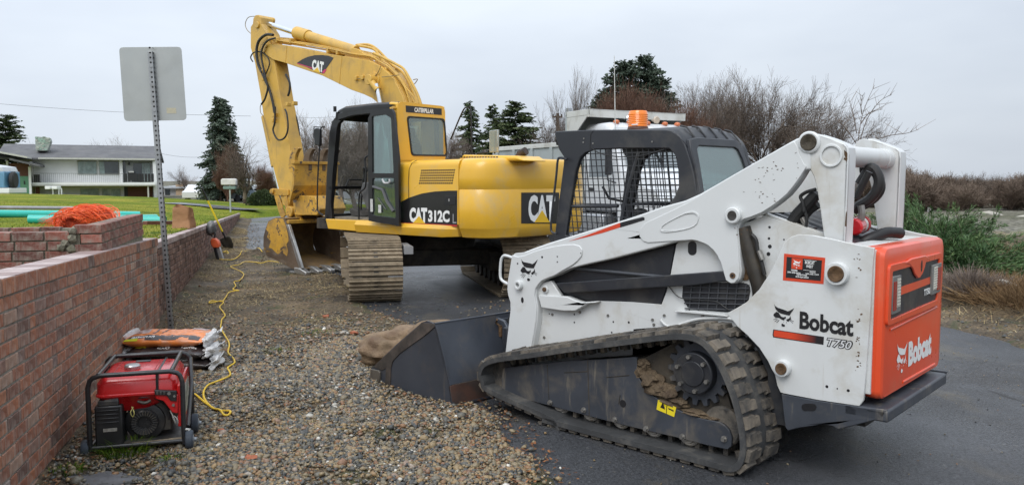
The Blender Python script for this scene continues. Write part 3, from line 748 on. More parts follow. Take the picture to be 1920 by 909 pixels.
for off in (0,-2.10):
    tf=MB()
    tf.prism(rrect(.16,.2,TL-.16,.66,.2,5),-.17,.17)
    tf.prism(circ(RT,.02+RT,RT-.06,24),-.12,.12);tf.prism(circ(TL-RT,.02+RT,RT-.06,24),-.12,.12)
    for k in range(7):tf.prism(circ(.75+k*.34,.17,.11,14),-.19,.19)
    for i,(x,z,a)in enumerate(track_path(NS)):tf.box(tuple(Vector((x,0,z))+Matrix.Rotation(-a,3,'Y')@Vector((0,0,-.05))),(.10,.2,.07),Matrix.Rotation(-a,3,'Y'))
    o=part(tf,'track_frame',UNDER);o.location=EU(0,off,0);o.rotation_euler=(0,0,DA)
    for i,(x,z,a)in enumerate(track_path(NS)):
        o=link('track_shoe',shoe_me,ex);o.location=EU(x,off,z)
        o.rotation_mode='QUATERNION';o.rotation_quaternion=(Matrix.Rotation(DA,3,'Z')@Matrix.Rotation(-a,3,'Y')).to_quaternion()
    bl=MB()
    for (x,z,a)in track_path(NS):
        c=Matrix.Rotation(-a,3,'Y');
        p=Vector((x,0,z))+c@Vector((-.035,0,.012));bl.box(tuple(p),(.014,.06,.004),c);p=Vector((x,0,z))+c@Vector((.028,.0,.012));bl.box(tuple(p),(.012,.05,.004),c)
    o=part(bl,'shoe_slots',DKP);o['kind']='stuff';o.location=EU(0,off,0);o.rotation_euler=(0,0,DA)
cf=MB();cf.b2((1.1,-2.1,.38),(2.5,0,.62));cf.lathe([(.62,.55),(.62,.80),(.5,.86)],(1.75,-1.05,0),n=32)
for y in (-.15,-1.95):cf.b2((.9,y-.2,.3),(2.7,y+.2,.6))
o=part(cf,'car_body',UNDER,.02);o.location=EU(0,0,0);o.rotation_euler=(0,0,DA)
step=MB();step.b2((-.25,.62,.74),(.30,.72,.77));step.b2((-.3,.6,.66),(-.05,.72,.76))
o=part(step,'step',M('step_grey',(.25,.25,.25),.5));o.location=EU(0.35,-1.1,0);o.rotation_euler=(0,0,DA)
# --- revolving frame, house, counterweight
YS=1.22
S=lambda pts,y=YS:EX.S(pts,y)
bf=MB();bf.b2((-1.55,-1.15,.90),(1.5,1.12,1.06));part(bf,'deck',UNDER)
sk0=S([(610,413),(700,419),(700,440),(612,430)]);skm=MB()
skf=[(1.14,1.055),(.36,1.045),(.36,.885),(1.10,.905)]
skm.prism([(1.16,1.06),(.40,1.06),(.40,.895),(1.10,.905)],1.0,1.22)
part(skm,'front_skirt',YEL,.012)
sk2=MB();P0=[(.42,1.045),(-1.60,1.055),(-1.60,.985),(-1.56,.88),(.36,.87)]
secs=[]
for x in (.43,-1.32,-1.58,-1.63):
    bz=.885 if x>-1.4 else (.90 if x>-1.6 else .97);yo=1.27 if x>-1.4 else (1.20 if x>-1.6 else 1.1)
    secs.append([(x,.9,1.06),(x,1.215,1.065),(x,yo,1.0),(x,yo-.04,bz),(x,.9,bz)])
sk2.loft(secs);part(sk2,'side_skirt',YEL,.008)
# body side door with its black swoosh
def curve_z(pts,x):return float(np.interp(-x,[-p[0]for p in pts],[p[1]for p in pts]))
bdm=MB();x0,x1=-.36,-1.625
bdo=S([(748,419),(752,300),(770,300),(858,298)],YS)
BT=S([(800,298)],YS)[0][1]
def slab(m,x0,x1,yo,z0,z1,yi=0.2,r=.16,n=5):
    """shell with a rounded shoulder on the left side"""
    pr=[(yi,z0),(yo,z0),(yo,z1-r)]+[(yo-r+r*math.cos(a),z1-r+r*math.sin(a))for a in [R_(90*k/n)for k in range(1,n+1)]]+[(yi,z1)]
    return m.prism(pr,x0,x1,'yz')
sh=MB();slab(sh,x1,-.70,YS,1.065,BT-.01,r=.09);part(sh,'side_door',YEL,.006)
sh=MB();slab(sh,-.694,-.36,YS-.004,1.065,BT-.03,r=.09);part(sh,'corner_panel',YEL,.006)
hd=MB();slab(hd,x1,-.36,.25,1.065,BT+.02,yi=-1.15,r=.05);part(hd,'engine_hood',YEL,.02)
sw=S([(749,417.5),(749,380),(766,371),(790,363),(815,359),(840,357.5),(857,357.5),(857,422)],YS+.004)
part(MB().prism(sw,YS+.001,YS+.004),'black_panel',DKP)
part(MB().prism(S([(749,417),(857,421.5),(857,425),(749,419.5)],YS+.006),YS+.004,YS+.007),'red_stripe',RED_L)
ln=MB();ln.prism(S([(765.2,372),(766.2,372),(766.2,420),(765.2,420)],YS+.006),YS+.003,YS+.006);ln.tube([(x,YS-.001,z)for x,z in S([(766,372),(765.5,340),(767,318),(772,306),(781,301)],YS)],.004,6);part(ln,'panel_gap',DKP)
lk=MB();q=S([(835,367),(854,367),(854,384),(833,384)],YS+.008);lk.prism(q,YS+.004,YS+.009);part(lk,'latch_plate',BLK,.003)
q=S([(842,375)],YS+.01)[0];part(MB().prism([(q[0]+.012*math.cos(a),q[1]+.022*math.sin(a))for a in [i*.628 for i in range(10)]],YS+.008,YS+.013),'latch',EDGE)
def word(s,quad,y,mt,bold=.02,fr=EX,parent=ex,d=.002,n=1,shear=0):
    """quad: photo points bottom-left, bottom-right, top-left on the plane y"""
    a,b,c=[fr.s(px,py,y)for px,py in quad]
    return text(s,parent,mt,(a[0],y,a[1]),(b[0]-a[0],0,b[1]-a[1]),(c[0]-a[0],0,c[1]-a[1]),d,bold,shear)
word('CAT',[(768,416.5),(801,417.5),(768,389)],YS+.004,WHT_T,.06)
word('312C',[(803,416),(843,417),(803,394)],YS+.004,WHT_T,.045)
word('L',[(849,418.5),(856,418.5),(849,401)],YS+.004,M('grey_letter',(.3,.3,.3),.5),.0)
part(MB().prism(S([(774,418.2),(797,418.8),(785.5,405)],YS+.008),YS+.0055,YS+.0075),'triangle_emblem',YEL_T)
def grille(quad,y,nx,nz,fr,parent,mt,frame=None,nm='grille_hole',y2=.0025):
    a,b,c=[fr.s(px,py,y)for px,py in quad];m=MB()
    for i in range(nx):
        for j in range(nz):
            u0,u1=(i+.14)/nx,(i+.80)/nx;v0,v1=(j+.12)/nz,(j+.72)/nz
            P=[(a[0]+(b[0]-a[0])*u+(c[0]-a[0])*v,a[1]+(b[1]-a[1])*u+(c[1]-a[1])*v)for u,v in ((u0,v0),(u1,v0),(u1,v1),(u0,v1))]
            m.prism(P,y-.004,y+y2)
    return m
gm=grille([(785,345.5),(849,345.5),(790,317)],YS,17,6,EX,ex,DKP);o=part(gm,'vent_holes',DKP);o['kind']='stuff'
# counterweight: plan-view curve
cw=MB()
CWZ0,CWZ1=.90,BT+.005
plan=[(-1.632,1.215),(-1.80,1.22),(-2.02,1.19),(-2.20,1.08),(-2.31,.85),(-2.37,.5),(-2.40,0),(-2.37,-.5),(-2.31,-.85),(-2.20,-1.08),(-2.02,-1.19),(-1.632,-1.215)]
plan=[(-1.632+(a+1.632)*.72,b)for a,b in plan]
plan=[(p.x,p.y)for p in spline([(a,b,0)for a,b in plan],4)]
def ins(pl,k,sh=0):return [(-1.632+(x+1.632)*(1-k*.9),y*(1-k))for x,y in pl]
prof=[(.12,CWZ0-.02),(.05,CWZ0),(.008,CWZ0+.11),(0,CWZ0+.125),(0,1.52),(.006,1.528),(.006,1.534),(0,1.542),(0,CWZ1-.26),(.006,CWZ1-.16),(.02,CWZ1-.09),(.045,CWZ1-.035),(.085,CWZ1-.008),(.16,CWZ1)]
cw.loft([[(x,y,z)for x,y in ins(plan,k)]for k,z in prof]);part(cw,'counterweight',YEL,sharp=50)
# emblem panel on the curved rear quarter
def cw_pt(px,py,off=.004):
    best=None
    pl=ins(plan,0)
    r=ray(px,py)
    for i in range(len(pl)-1):
        A=EX.w(*pl[i]);B_=EX.w(*pl[i+1]);dx,dy=B_[0]-A[0],B_[1]-A[1]
        det=r[0]*-dy+dx*r[1]
        if abs(det)<1e-9:continue
        t=(A[0]*-dy+dx*A[1])/det;u=(r[0]*A[1]-r[1]*A[0])/det
        if 0<=u<=1 and t>0 and (best is None or t<best[0]):best=(t,i,u)
    if best is None:return None
    t,i,u=best;x=pl[i][0]+(pl[i+1][0]-pl[i][0])*u;y=pl[i][1]+(pl[i+1][1]-pl[i][1])*u
    tx,ty=pl[i+1][0]-pl[i][0],pl[i+1][1]-pl[i][1];l=math.hypot(tx,ty)
    return (x-ty/l*off if -ty*1>0 or True else x,y+tx/l*off,CAMH+r[2]*t,(tx/l,ty/l))
def cw_patch(name,pxs,mt,off):
    """polygon given by photo points, laid on the curved side"""
    m=MB();x0=min(p[0]for p in pxs);x1=max(p[0]for p in pxs);n=10
    top=sorted([p for p in pxs],key=lambda p:p[0])
    L=[]
    for i in range(n+1):
        x=x0+(x1-x0)*i/n;ys_=[]
        for k in range(len(pxs)):
            a,b=pxs[k],pxs[(k+1)%len(pxs)]
            if a[0]==b[0]:
                if abs(a[0]-x)<1e-6:ys_+=[a[1],b[1]]
                continue
            t=(x-a[0])/(b[0]-a[0])
            if -1e-6<=t<=1+1e-6:ys_.append(a[1]+(b[1]-a[1])*t)
        P=[cw_pt(x,y,off)for y in (min(ys_),max(ys_))]
        if P[0]and P[1]:L+=[P[0][:3],P[1][:3]]
    m.add(L,[(2*i,2*i+1,2*i+3,2*i+2)for i in range(len(L)//2-1)]);return m.build(name,mt,ex,flip=False)
sgn=cw_pt(980,390,.004);
cc=cw_pt(980,390,0);OFS=1 if math.hypot(sgn[0],sgn[1])>math.hypot(cc[0],cc[1])else -1
cw_patch('black_panel',[(977,361),(1048,361),(1048,419),(977,419)],DKP,.004*OFS)
def cw_word(s,x0,x1,y0,y1,mt,bold,off):
    o=text(s,ex,mt,(0,0,0),(1,0,0),(0,1,0),0,bold)
    for v in o.data.vertices:
        q=cw_pt(x0+(x1-x0)*v.co.x,y1+(y0-y1)*v.co.y,off)
        if q:v.co=q[:3]
cw_word('CAT',990,1040,365.5,416,WHT_T,.045,.007*OFS)
cw_patch('triangle_emblem',[(1001,417),(1030,417),(1015.5,394)],YEL_T,.010*OFS)
# rear hood hump, exhaust, tank mirror
hh=MB();q0=EX.s(862,300,.9)
hp=EX.S([(855,302),(868,290),(968,292),(982,302)],.78);hh.prism([hp[0],hp[1],hp[2],hp[3]],.25,.78);part(hh,'hood_hump',YEL,.03)
gm=grille([(863,296.5),(934,296.5),(864,292.5)],.783,14,1,EX,ex,DKP);o=part(gm,'vent_holes',DKP);o['kind']='stuff'
exs=MB();a=EX.s(972,296,.45);exs.tube([(a[0],.45,a[1]-.1),(a[0],.45,a[1]),(a[0]-.03,.45,a[1]+.05),(a[0]-.13,.45,a[1]+.09)],.055,12);part(exs,'exhaust_stack',M('rusty_black',(.03,.022,.018),.6,dirt=((.12,.06,.03),.4,8)))
mp_=EX.S([(917,286),(917,245),(933,243),(933,286)],.2)
mm=MB();mm.prism([mp_[0],mp_[1],mp_[2],mp_[3]],.16,.2);part(mm,'rear_mirror',glass('amber_dirty',(.9,.7,.4),.25,.35),.01)
mc=MB();a=EX.s(905,286,.2);mc.tube([(a[0]+.12,.2,a[1]-.08),(a[0]+.1,.2,a[1]-.01),(a[0]-.1,.2,a[1])],.012,6);a=EX.s(925,262,.2);mc.tube([(a[0],.17,a[1]-.2),(a[0],.17,a[1]+.1)],.01,6)
part(mc,'mirror_bracket',BLK);mc=MB()
a=[EX.s(x,y,-.3)for x,y in ((845,262),(868,208),(877,203),(883,208),(884,292))];mc.tube(spline([(p[0],-.3,p[1])for p in a],4),.012,6);part(mc,'handrail',BLK)
# --- cab
CY0,CY1=.22,1.17          # inner and outer side
def cs(pts,y=CY1):return EX.S(pts,y)
body_out=cs([(741,420),(737,300),(733,250),(728,197),(733,190)],CY1)
ROOF=EX.s(736,191,CY1)[1]
XR=EX.s(746,300,CY1)[0]       # rear wall of the cab
XF=EX.s(612,410,CY1)[0];XFT=EX.s(640,205,CY1)[0]
# yellow rear of the cab: rear wall with window hole, corner posts and roof
rw=[EX.r(x,y,XR)for x,y in ((763.5,219),(832.5,224),(838,292),(772,291))]
zr0,zr1=1.06,ROOF
xr_top=XR+.10
def rear_x(z):return XR+(0.02 if z<1.9 else .10*(z-1.9)/(ROOF-1.9))
rp=rrect(CY0-.02,1.9,CY1,ROOF,.09,4)
hole_=[(q[0],q[1])for q in (rw[3],rw[2],rw[1],rw[0])]
def rounded(quad,r=.05,n=4):
    o=[];m=len(quad)
    for i in range(m):
        a,b,c=Vector(quad[i-1]),Vector(quad[i]),Vector(quad[(i+1)%m]);d1=(a-b).normalized()*r;d2=(c-b).normalized()*r
        for k in range(n+1):
            t=k/n;p=(b+d1)*(1-t)**2+b*2*t*(1-t)+(b+d2)*t**2;o.append((p.x,p.y))
    return o
hr=rounded(hole_,.06)
rwm=MB();rwm.prism(rp,XR-.0,XR+.05,'yz',holes=[list(reversed(hr))])
part(rwm,'cab_rear_wall',YEL,.015)
b2=MB();fr_=rounded([(y*1.0,z)for y,z in hole_],.06)
c_=(sum(p[0]for p in hr)/len(hr),sum(p[1]for p in hr)/len(hr))
b2.prism([(c_[0]+(y-c_[0])*1.035,c_[1]+(z-c_[1])*1.04)for y,z in hr],XR-.008,XR+.01,'yz',holes=[[(c_[0]+(y-c_[0])*.96,c_[1]+(z-c_[1])*.955)for y,z in hr]]);part(b2,'rear_window_seal',BLK)
part(MB().prism([(c_[0]+(y-c_[0])*.99,c_[1]+(z-c_[1])*.99)for y,z in hr],XR+.002,XR+.008,'yz'),'rear_window',glass('rear_glass',(.72,.8,.76),.12,.10))
side=MB();side.prism([(XR,1.065),(XR,ROOF-.01),(XR+.18,ROOF+.005),(XR+.155,1.9),(XR+.14,1.065)],CY1-.05,CY1);side.prism([(XR,1.9),(XR,ROOF),(XR+.5,ROOF),(XR+.45,1.9)],CY0-.02,CY0+.03);part(side,'cab_side_post',YEL,.03,seg=3)
part(MB().b2((XR+.0,CY0,1.06),(XR+.05,CY1-.02,1.95)),'cab_rear_lower_wall',YEL,.01)
cb=MB();a=EX.s(739,203,CY1+.01);cb.cyl((a[0],CY1-.01,a[1]),(a[0],CY1+.05,a[1]),.022);part(cb,'door_catch',YELB)
# cab name plate
q=[EX.r(x,y,XR-.004)for x,y in ((761,198),(828,204),(828.5,216),(761.5,210.5))]
part(MB().prism(q,XR-.004,XR,'yz'),'name_plate',DKP)
q=[EX.r(x,y,XR-.006)for x,y in ((777,210.4),(813,213.6),(777,201.6))]
text('CATERPILLAR',ex,WHT_T,(XR-.006,q[0][0],q[0][1]),(0,q[1][0]-q[0][0],q[1][1]-q[0][1]),(0,q[2][0]-q[0][0],q[2][1]-q[0][1]),.001,.05)
# roof
rf=MB();rl=[]
fz_=EX.s(650,207,CY1)[1]
for x,dz,iy in ((XR+.02,0,0),(XR+.14,.012,0),(XR+.5,.02,0),(XFT-.05,.0,.0),(XFT+.12,-.05,.03),(XFT+.2,-.12,.05)):
    zt=ROOF+dz*.6;rl.append([(x,CY0+iy,zt-.09),(x,CY1-iy,zt-.09),(x,CY1-iy,zt-.03),(x,CY1-.05-iy,zt),(x,CY0+.05+iy,zt),(x,CY0+iy,zt-.03)])
rf.loft(rl);part(rf,'cab_roof',BLK,.01)
# black side frame with door opening, front frame with windscreen
out_l=cs([(608,418),(610,380),(612,330),(617,250),(622,228),(634,213),(652,206),(690,201),(741,196),(744,240),(746,420)],CY1)
inn_l=cs([(622,414),(620,380),(623,330),(629,250),(634,232),(644,222),(660,217),(694,213),(722,212),(730,300),(734,414)],CY1)
part(MB().prism(out_l,CY1-.06,CY1-.001,'xz',holes=[list(reversed(inn_l))]),'door_frame',BLK,.008)
far_l=[(x,z)for x,z in out_l];far_i=[(x*.96,z)for x,z in inn_l]
rs_in=rounded([(XF-.12,1.55),(XF-.22,ROOF-.22),(XR+.18,ROOF-.2),(XR+.15,1.55)],.08)
part(MB().prism([(XF,1.07),(XFT+.16,ROOF-.08),(XR+.1,ROOF-.06),(XR+.04,1.07)],CY0,CY0+.04,'xz',holes=[rs_in]),'right_side_frame',BLK)
part(MB().prism(rs_in,CY0+.015,CY0+.02),'side_window',GLS)
def fx(z):return XF+(XFT+.13-XF)*(z-1.1)/(ROOF-.1-1.1)if z>1.1 else XF
fr=MB()
zb=EX.s(690,351,CY0+.1)[1]
for y0_,y1_,za,zc in ((CY0,CY0+.07,1.07,ROOF-.08),(CY1-.08,CY1,1.07,ROOF-.08),(CY0,CY1,ROOF-.2,ROOF-.08),(CY0,CY1,zb-.025,zb+.02),(CY0,CY1,1.07,1.13)):
    fr.add([(fx(za)-.05,y0_,za),(fx(za),y0_,za),(fx(za),y1_,za),(fx(za)-.05,y1_,za),(fx(zc)-.05,y0_,zc),(fx(zc),y0_,zc),(fx(zc),y1_,zc),(fx(zc)-.05,y1_,zc)],[(0,1,2,3),(4,7,6,5),(0,4,5,1),(1,5,6,2),(2,6,7,3),(3,7,4,0)])
part(fr,'windscreen_frame',BLK)
ws=MB()
for za,zc in ((zb+.02,ROOF-.2),(1.13,zb-.025)):
    ws.add([(fx(za)-.02,CY0+.07,za),(fx(za)-.02,CY1-.08,za),(fx(zc)-.02,CY1-.08,zc),(fx(zc)-.02,CY0+.07,zc)],[(0,1,2,3)])
part(ws,'windscreen',glass('windscreen_glass',(.86,.9,.9),.10,.10))
hb=MB();yy=.72;hb.tube([(fx(zb)-.06,yy+.17,zb+.02),(fx(zb)-.09,yy+.14,zb+.12),(fx(zb)-.09,yy-.14,zb+.12),(fx(zb)-.06,yy-.17,zb+.02)],.012,6);part(hb,'windscreen_handle',BLK)
fl=MB();fl.b2((XR+.05,CY0,1.05),(XF-.02,CY1-.07,1.09));part(fl,'cab_floor',M('dusty_floor',(.2,.18,.15),.85,var=.3,vs=5))
# seat, console, levers, pedals
se=MB();se.prism(rrect(-.05,1.36,.42,1.50,.05),.45,.98);se.prism([(-.12,1.45),(.0,1.45),(-.06,2.2),(-.2,2.2)],.47,.96);se.prism([(-.19,2.2),(-.08,2.2),(-.1,2.42),(-.19,2.42)],.58,.85);part(se,'seat',M('grey_fabric',(.05,.05,.055),.9),.03)
co=MB();co.prism([(.0,1.1),(.42,1.1),(.5,1.5),(.45,1.62),(.05,1.62)],.25,.42);co.prism([(.0,1.2),(.36,1.2),(.5,1.5),(.45,1.62),(.05,1.62)],1.0,1.08);part(co,'console',M('console_grey',(.09,.09,.09),.6),.02)
lv=MB()
for y in (.35,1.04):lv.tube([(.42,y,1.6),(.46,y,1.75),(.44,y,1.84)],[.014,.014,.03],8)
for y in (.62,.78):lv.tube([(.85,y,1.1),(.83,y,1.35),(.76,y,1.72),(.68,y,1.80)],.014,8);lv.box((.66,y,1.81),(.12,.05,.03))
part(lv,'levers',BLK)
pd=MB()
for y in (.6,.8):pd.prism([(.66,1.1),(.95,1.1),(.99,1.22),(.88,1.2),(.75,1.17)],y-.09,y+.09)
part(pd,'foot_pedals',M('worn_rubber',(.06,.055,.05),.8),.01)
gh=MB();pts=EX.S([(672,411),(672,375),(675,360),(684,350),(685,320),(683,300),(687,293),(694,290)],CY1-.02);gh.tube(spline([(x,CY1-.03,z)for x,z in pts],4),.013,8);part(gh,'grab_rail',BLK)
# open door, swung back against the side
DY=CY1+.16
do=EX.S([(691,414),(690,300),(690,222),(695,212),(733,204),(738,212),(747,300),(748,424)],DY)
d1=EX.S([(698,325),(697,218),(722,215),(733,221),(738,325)],DY)
d2=EX.S([(698,404),(698,334),(739,334),(742,409)],DY)
door=MB().prism(do,DY-.04,DY,'xz',holes=[list(reversed(rounded(d1,.03))),list(reversed(rounded(d2,.03)))])
dr=part(door,'cab_door',BLK,.008)
MB().prism(rounded(d1,.03),DY-.022,DY-.018).build('door_glass',GLSG,dr);MB().prism(rounded(d2,.03),DY-.022,DY-.018).build('door_glass',GLSG,dr)
dh=MB();q=EX.S([(718,336),(722,343),(731,342),(731,336)],DY+.02);dh.tube(spline([(x,DY+.03,z)for x,z in q],4),.014,8);dh.build('door_handle',M('silver_plastic',(.5,.5,.5),.4),dr)
dt=MB();q=EX.S([(700,350),(718,356),(726,378),(738,396)],DY-.01);dt.tube([(x,DY-.005,z)for x,z in q],.022,6);q=EX.S([(708,371),(723,393)],DY);dt.tube([(x,DY-.005,z)for x,z in q],.007,6);dt.build('door_trim',M('door_grey',(.1,.1,.105),.5),dr)
dl=MB();
for a_,b_ in (((694,373),(699,397)),((709,384),(714.5,399))):
    p,q=EX.s(*a_,DY+.003),EX.s(*b_,DY+.003);dl.prism([(p[0],q[1]),(q[0],q[1]),(q[0],p[1]),(p[0],p[1])],DY,DY+.002)
dl.build('warning_label',M('label_white',(.55,.55,.52),.6,dirt=((.2,.2,.2),.4,30)),dr)
# mirror on its long wand
mi=MB();my=CY1+.12
p=EX.S([(606,403),(598,398),(595,385),(596,330),(599,280),(601,243),(608,238)],my);mi.tube(spline([(x,my,z)for x,z in p],4),.012,6)
p=EX.S([(598,268),(591,262),(588,258),(589,238),(607,239)],my);mi.tube([(x,my,z)for x,z in p],.008,6);part(mi,'mirror_wand',BLK)
p=EX.S([(591,272),(590,245),(593,240),(601,242),(601,274)],my+.03);part(MB().prism(p,my+.0,my+.05),'mirror',BLK,.012)
wl=MB();a=EX.s(628,206,CY1-.1);wl.cyl((a[0],CY1-.1,a[1]-.03),(a[0],CY1-.1,a[1]+.05),.025);part(wl,'work_lamp',BLK)
# --- boom
BY_=.20
bm_px=[(491,90),(505,83),(534,85),(580,94),(619,102),(658,108),(692,114),(713,125),(726,136),(738,148),(747,165),(755,182),(762,205),(800,300),(818,345),(810,372),(790,370),(776,330),(762,290),(738,235),(709,194),(697,184),(682,177),(658,168.5),(604,142),(532,117.5),(512,112),(500,104),(491,95)]
bo=EX.S(bm_px,BY_)
pb=part(MB().prism(bo,BY_-.4,BY_-.03),'boom',YELB,.006)
part(MB().prism(bo,BY_-.03,BY_,'xz'),'boom_side_plate',YELB,.005)
seam=MB()
for pl in ([(538,86),(535,118)],[(641,105),(636,158)]):
    q=EX.S(pl,BY_+.002);seam.tube([(q[0][0],BY_+.001,q[0][1]),(q[1][0],BY_+.001,q[1][1])],.006,6)
part(seam,'weld_seam',YELB)
# emblem on the boom
em=EX.S([(557,118),(566,112),(577,107),(590,104),(603,103.5),(616,105),(625.5,109),(618,120),(611,130),(605,138.5),(590,133)],BY_+.003);part(MB().prism(em,BY_+.0,BY_+.003),'black_panel',DKP)
part(MB().prism(EX.S([(557,118.5),(586,127.5),(586,129.5),(557,120)],BY_+.006),BY_+.003,BY_+.005),'pink_stripe',M('pink_stripe',(.5,.03,.12),.5))
part(MB().prism(EX.S([(603,136),(607,138.5),(612,131),(609,130)],BY_+.006),BY_+.003,BY_+.005),'pink_stripe',MATS['pink_stripe'])
word('CAT',[(584.5,131.5),(606,137),(586,111.5)],BY_+.003,WHT_T,.06)
part(MB().prism(EX.S([(587,133.5),(600,137),(595,126.5)],BY_+.008),BY_+.0055,BY_+.0075),'triangle_emblem',YEL_T)
# boom cylinder coming up behind the cab, pin boss
pc_=EX.s(702,151,BY_);bs=MB();bs.cyl((pc_[0],-.25,pc_[1]),(pc_[0],BY_+.14,pc_[1]),.085,n=20);bs.cyl((pc_[0],BY_-.01,pc_[1]),(pc_[0],BY_+.02,pc_[1]),.13,n=24);part(bs,'boom_pin',YELB,.006)
q=EX.S([(706,158),(716,205),(724,260)],BY_+.09)
rd=MB();rd.tube([(x,BY_+.09,z)for x,z in q],.038,14);part(rd,'cylinder_rod',CHROME)
er=MB();er.tube([(pc_[0],BY_+.09,pc_[1]),(q[0][0]*.75+q[1][0]*.25,BY_+.09,q[0][1]*.75+q[1][1]*.25)],.055,14);part(er,'cylinder_eye',YELB)
# --- stick
ST=.17
stick_px=[(475,35),(479,29),(485,29),(488,33),(489,45),(500,62),(506,82),(515,117),(527,190),(541,262),(550,318),(548,345),(545,372),(541,388),(530,384),(522,352),(506,290),(497,240),(489,180),(478,118),(470,90),(470,51),(474,45)]
sp_=EX.S(stick_px,ST)
part(MB().prism(sp_,-ST+.06,ST-.02),'stick',YELB,.006);part(MB().prism(sp_,ST-.02,ST),'stick_side_plate',YELB,.006)
lug=EX.S([(494,46),(497,32),(502,32),(504,40),(510,62),(500,62)],-.14)
part(MB().prism(lug,-.2,-.1),'stick_lug',YELB,.008)
# stick cylinder
def tube_px(m,pts,y,r,n=12,fr=EX,cap=True):
    q=[fr.s(px,py,y if np.isscalar(y)else y[i])for i,(px,py)in enumerate(pts)]
    return m.tube([(x,y if np.isscalar(y)else y[i],z)for i,(x,z)in enumerate(q)],r,n,cap=cap)
part(tube_px(MB(),[(490,41),(560,64)],0,.048,14),'cylinder_rod',CHROME)
cy=MB();tube_px(cy,[(556,62),(579,69)],0,.115,20);tube_px(cy,[(576,68),(668,97)],0,.095,20);part(cy,'stick_cylinder',YELB,.008)
sb=MB();p=EX.S([(645,106),(660,90),(672,93),(690,108),(700,120)],.12);sb.prism(p,.04,.12);p2=EX.S([(645,106),(660,90),(672,93),(690,108),(700,120)],-.12);sb.prism(p2,-.12,-.04);part(sb,'cylinder_bracket',YELB,.006)
# hydraulic lines along the boom
hl=MB()
for k,(dy,off)in enumerate(((.15,0),(.08,-2.5),(0,-4),(-.08,-6),(.12,3.5),(-.16,-8))):
    pts=[(506+k*3,74+off*.3),(540,79+off*.8),(580,85+off),(619,92+off),(660,101+off),(695,106+off*.8),(712,116+off),(730,127+off),(745,143+off*.6),(757,160+off*.3),(765+k*2.4,180),(771+k*3.4,200)]
    q=[EX.s(x,y,dy)for x,y in pts];hl.tube(spline([(a,dy,b)for a,b in q],3),.014,6)
part(hl,'hydraulic_line',YELB)
bh=MB()
for k,pts in enumerate(([(668,85),(690,84),(706,92),(722,108),(738,124),(752,133),(764,150),(775,175),(784,195)],[(672,86),(700,92),(712,106),(724,122),(742,136),(758,160),(769,180),(780,197)],[(700,100),(722,110),(745,122),(757,130),(768,148),(782,175),(789,196)])):
    dy=-.05+.1*k;bh.tube(spline([(EX.s(x,y,dy)[0],dy,EX.s(x,y,dy)[1])for x,y in pts],3),.022,8)
part(bh,'hydraulic_hose',YELB)
cl=MB()
for (x,y)in ((523,77),(549,78),(619,96),(637,99),(728,133)):
    a=EX.s(x,y,.1);part(MB().box((a[0],.0,a[1]),(.05,.34,.09)),'pipe_clamp',YELB,.008)
# black hoses beside the stick
bk=MB()
for pts,y,r in (([(512,66),(498,66),(485,78),(481,98),(484,120),(491,136)],.24,.026),([(516,72),(503,76),(493,88),(490,105),(494,128),(499,150),(502,165),(497,185),(490,196)],.26,.018),
                  ([(491,136),(497,150),(504,165),(511,190),(515,212)],.23,.024),([(474,116),(470,108),(476,99),(490,98),(502,108),(505,122),(498,140)],.22,.012),([(536,140),(543,155),(543,170),(540,180)],.2,.02),([(516,200),(515,230),(512,245),(521,262),(534,258),(540,240),(538,215),(534,205)],.26,.016),([(551,205),(558,230),(562,255)],-.1,.014)):
    q=[EX.s(a,b,y)for a,b in pts];part(MB().tube(spline([(a,y,b)for a,b in q],4),r,8),'rubber_hose',HOSE)
wr=MB()
for pts,y in (([(480,31),(466,33),(460,45),(463,56),(470,63)],.0),([(775,150),(783,149),(777,158)],.1),([(491,196),(488,200),(489,212),(495,222),(505,265)],.2),([(716,145),(735,143),(748,141)],.24),([(670,148),(690,147),(706,140),(714,124)],.23)):
    q=[EX.s(a,b,y)for a,b in pts];part(MB().tube(spline([(a,y,b)for a,b in q],4),.007,5),'steel_pipe',M('thin_pipe',(.25,.18,.08),.5))
fi=MB();
for px,py,r,y in ((493,92,.075,.22),(481,47,.06,.2),(483,34,.055,.15),(498,85,.045,.22)):
    a=EX.s(px,py,y);fi.cyl((a[0],-.2,a[1]),(a[0],y,a[1]),r,n=18)
for px,py in ((514,216),(512,226),(492,134),(494,148),(539,196),(551,194),(680,146),(668,147)):
    a=EX.s(px,py,.22);fi.box((a[0],.2,a[1]),(.06,.09,.07))
part(fi,'pin_boss',YELB,.008)
# bucket cylinder on the front of the stick, rod and links
part(tube_px(MB(),[(498,218),(508,265),(517,312)],0.02,.085,18),'bucket_cylinder',YELB,.006)
part(tube_px(MB(),[(514,310),(525,356)],0.02,.045,14),'cylinder_rod',CHROME)
li=MB()
for y in (.2,-.16):
    li.prism(EX.S([(507,359),(510,353),(540,356),(541,366),(535,367),(510,366)],y),y-.03,y)
    li.prism(EX.S([(513,366),(521,366),(534,404),(528,410),(524,404)],y),y-.035,y-.005)
    li.prism(EX.S([(531,366),(537,366),(540,392),(534,396)],y),y-.04,y-.01)
a=EX.s(510,359,.22);li.cyl((a[0],-.22,a[1]),(a[0],.24,a[1]),.05);part(li,'bucket_link',YELW,.006)
kn=MB()
for px,py,r,y in ((541,397,.10,.32),(556,397,.085,.1)):
    a=EX.s(px,py,y);kn.cyl((a[0],-.32,a[1]),(a[0],y,a[1]),r,n=20)
kn.prism(EX.S([(548,372),(552,366),(590,368),(600,392),(594,404),(552,404)],.3),-.28,.3);part(kn,'bucket_pivot',YELW,.015)
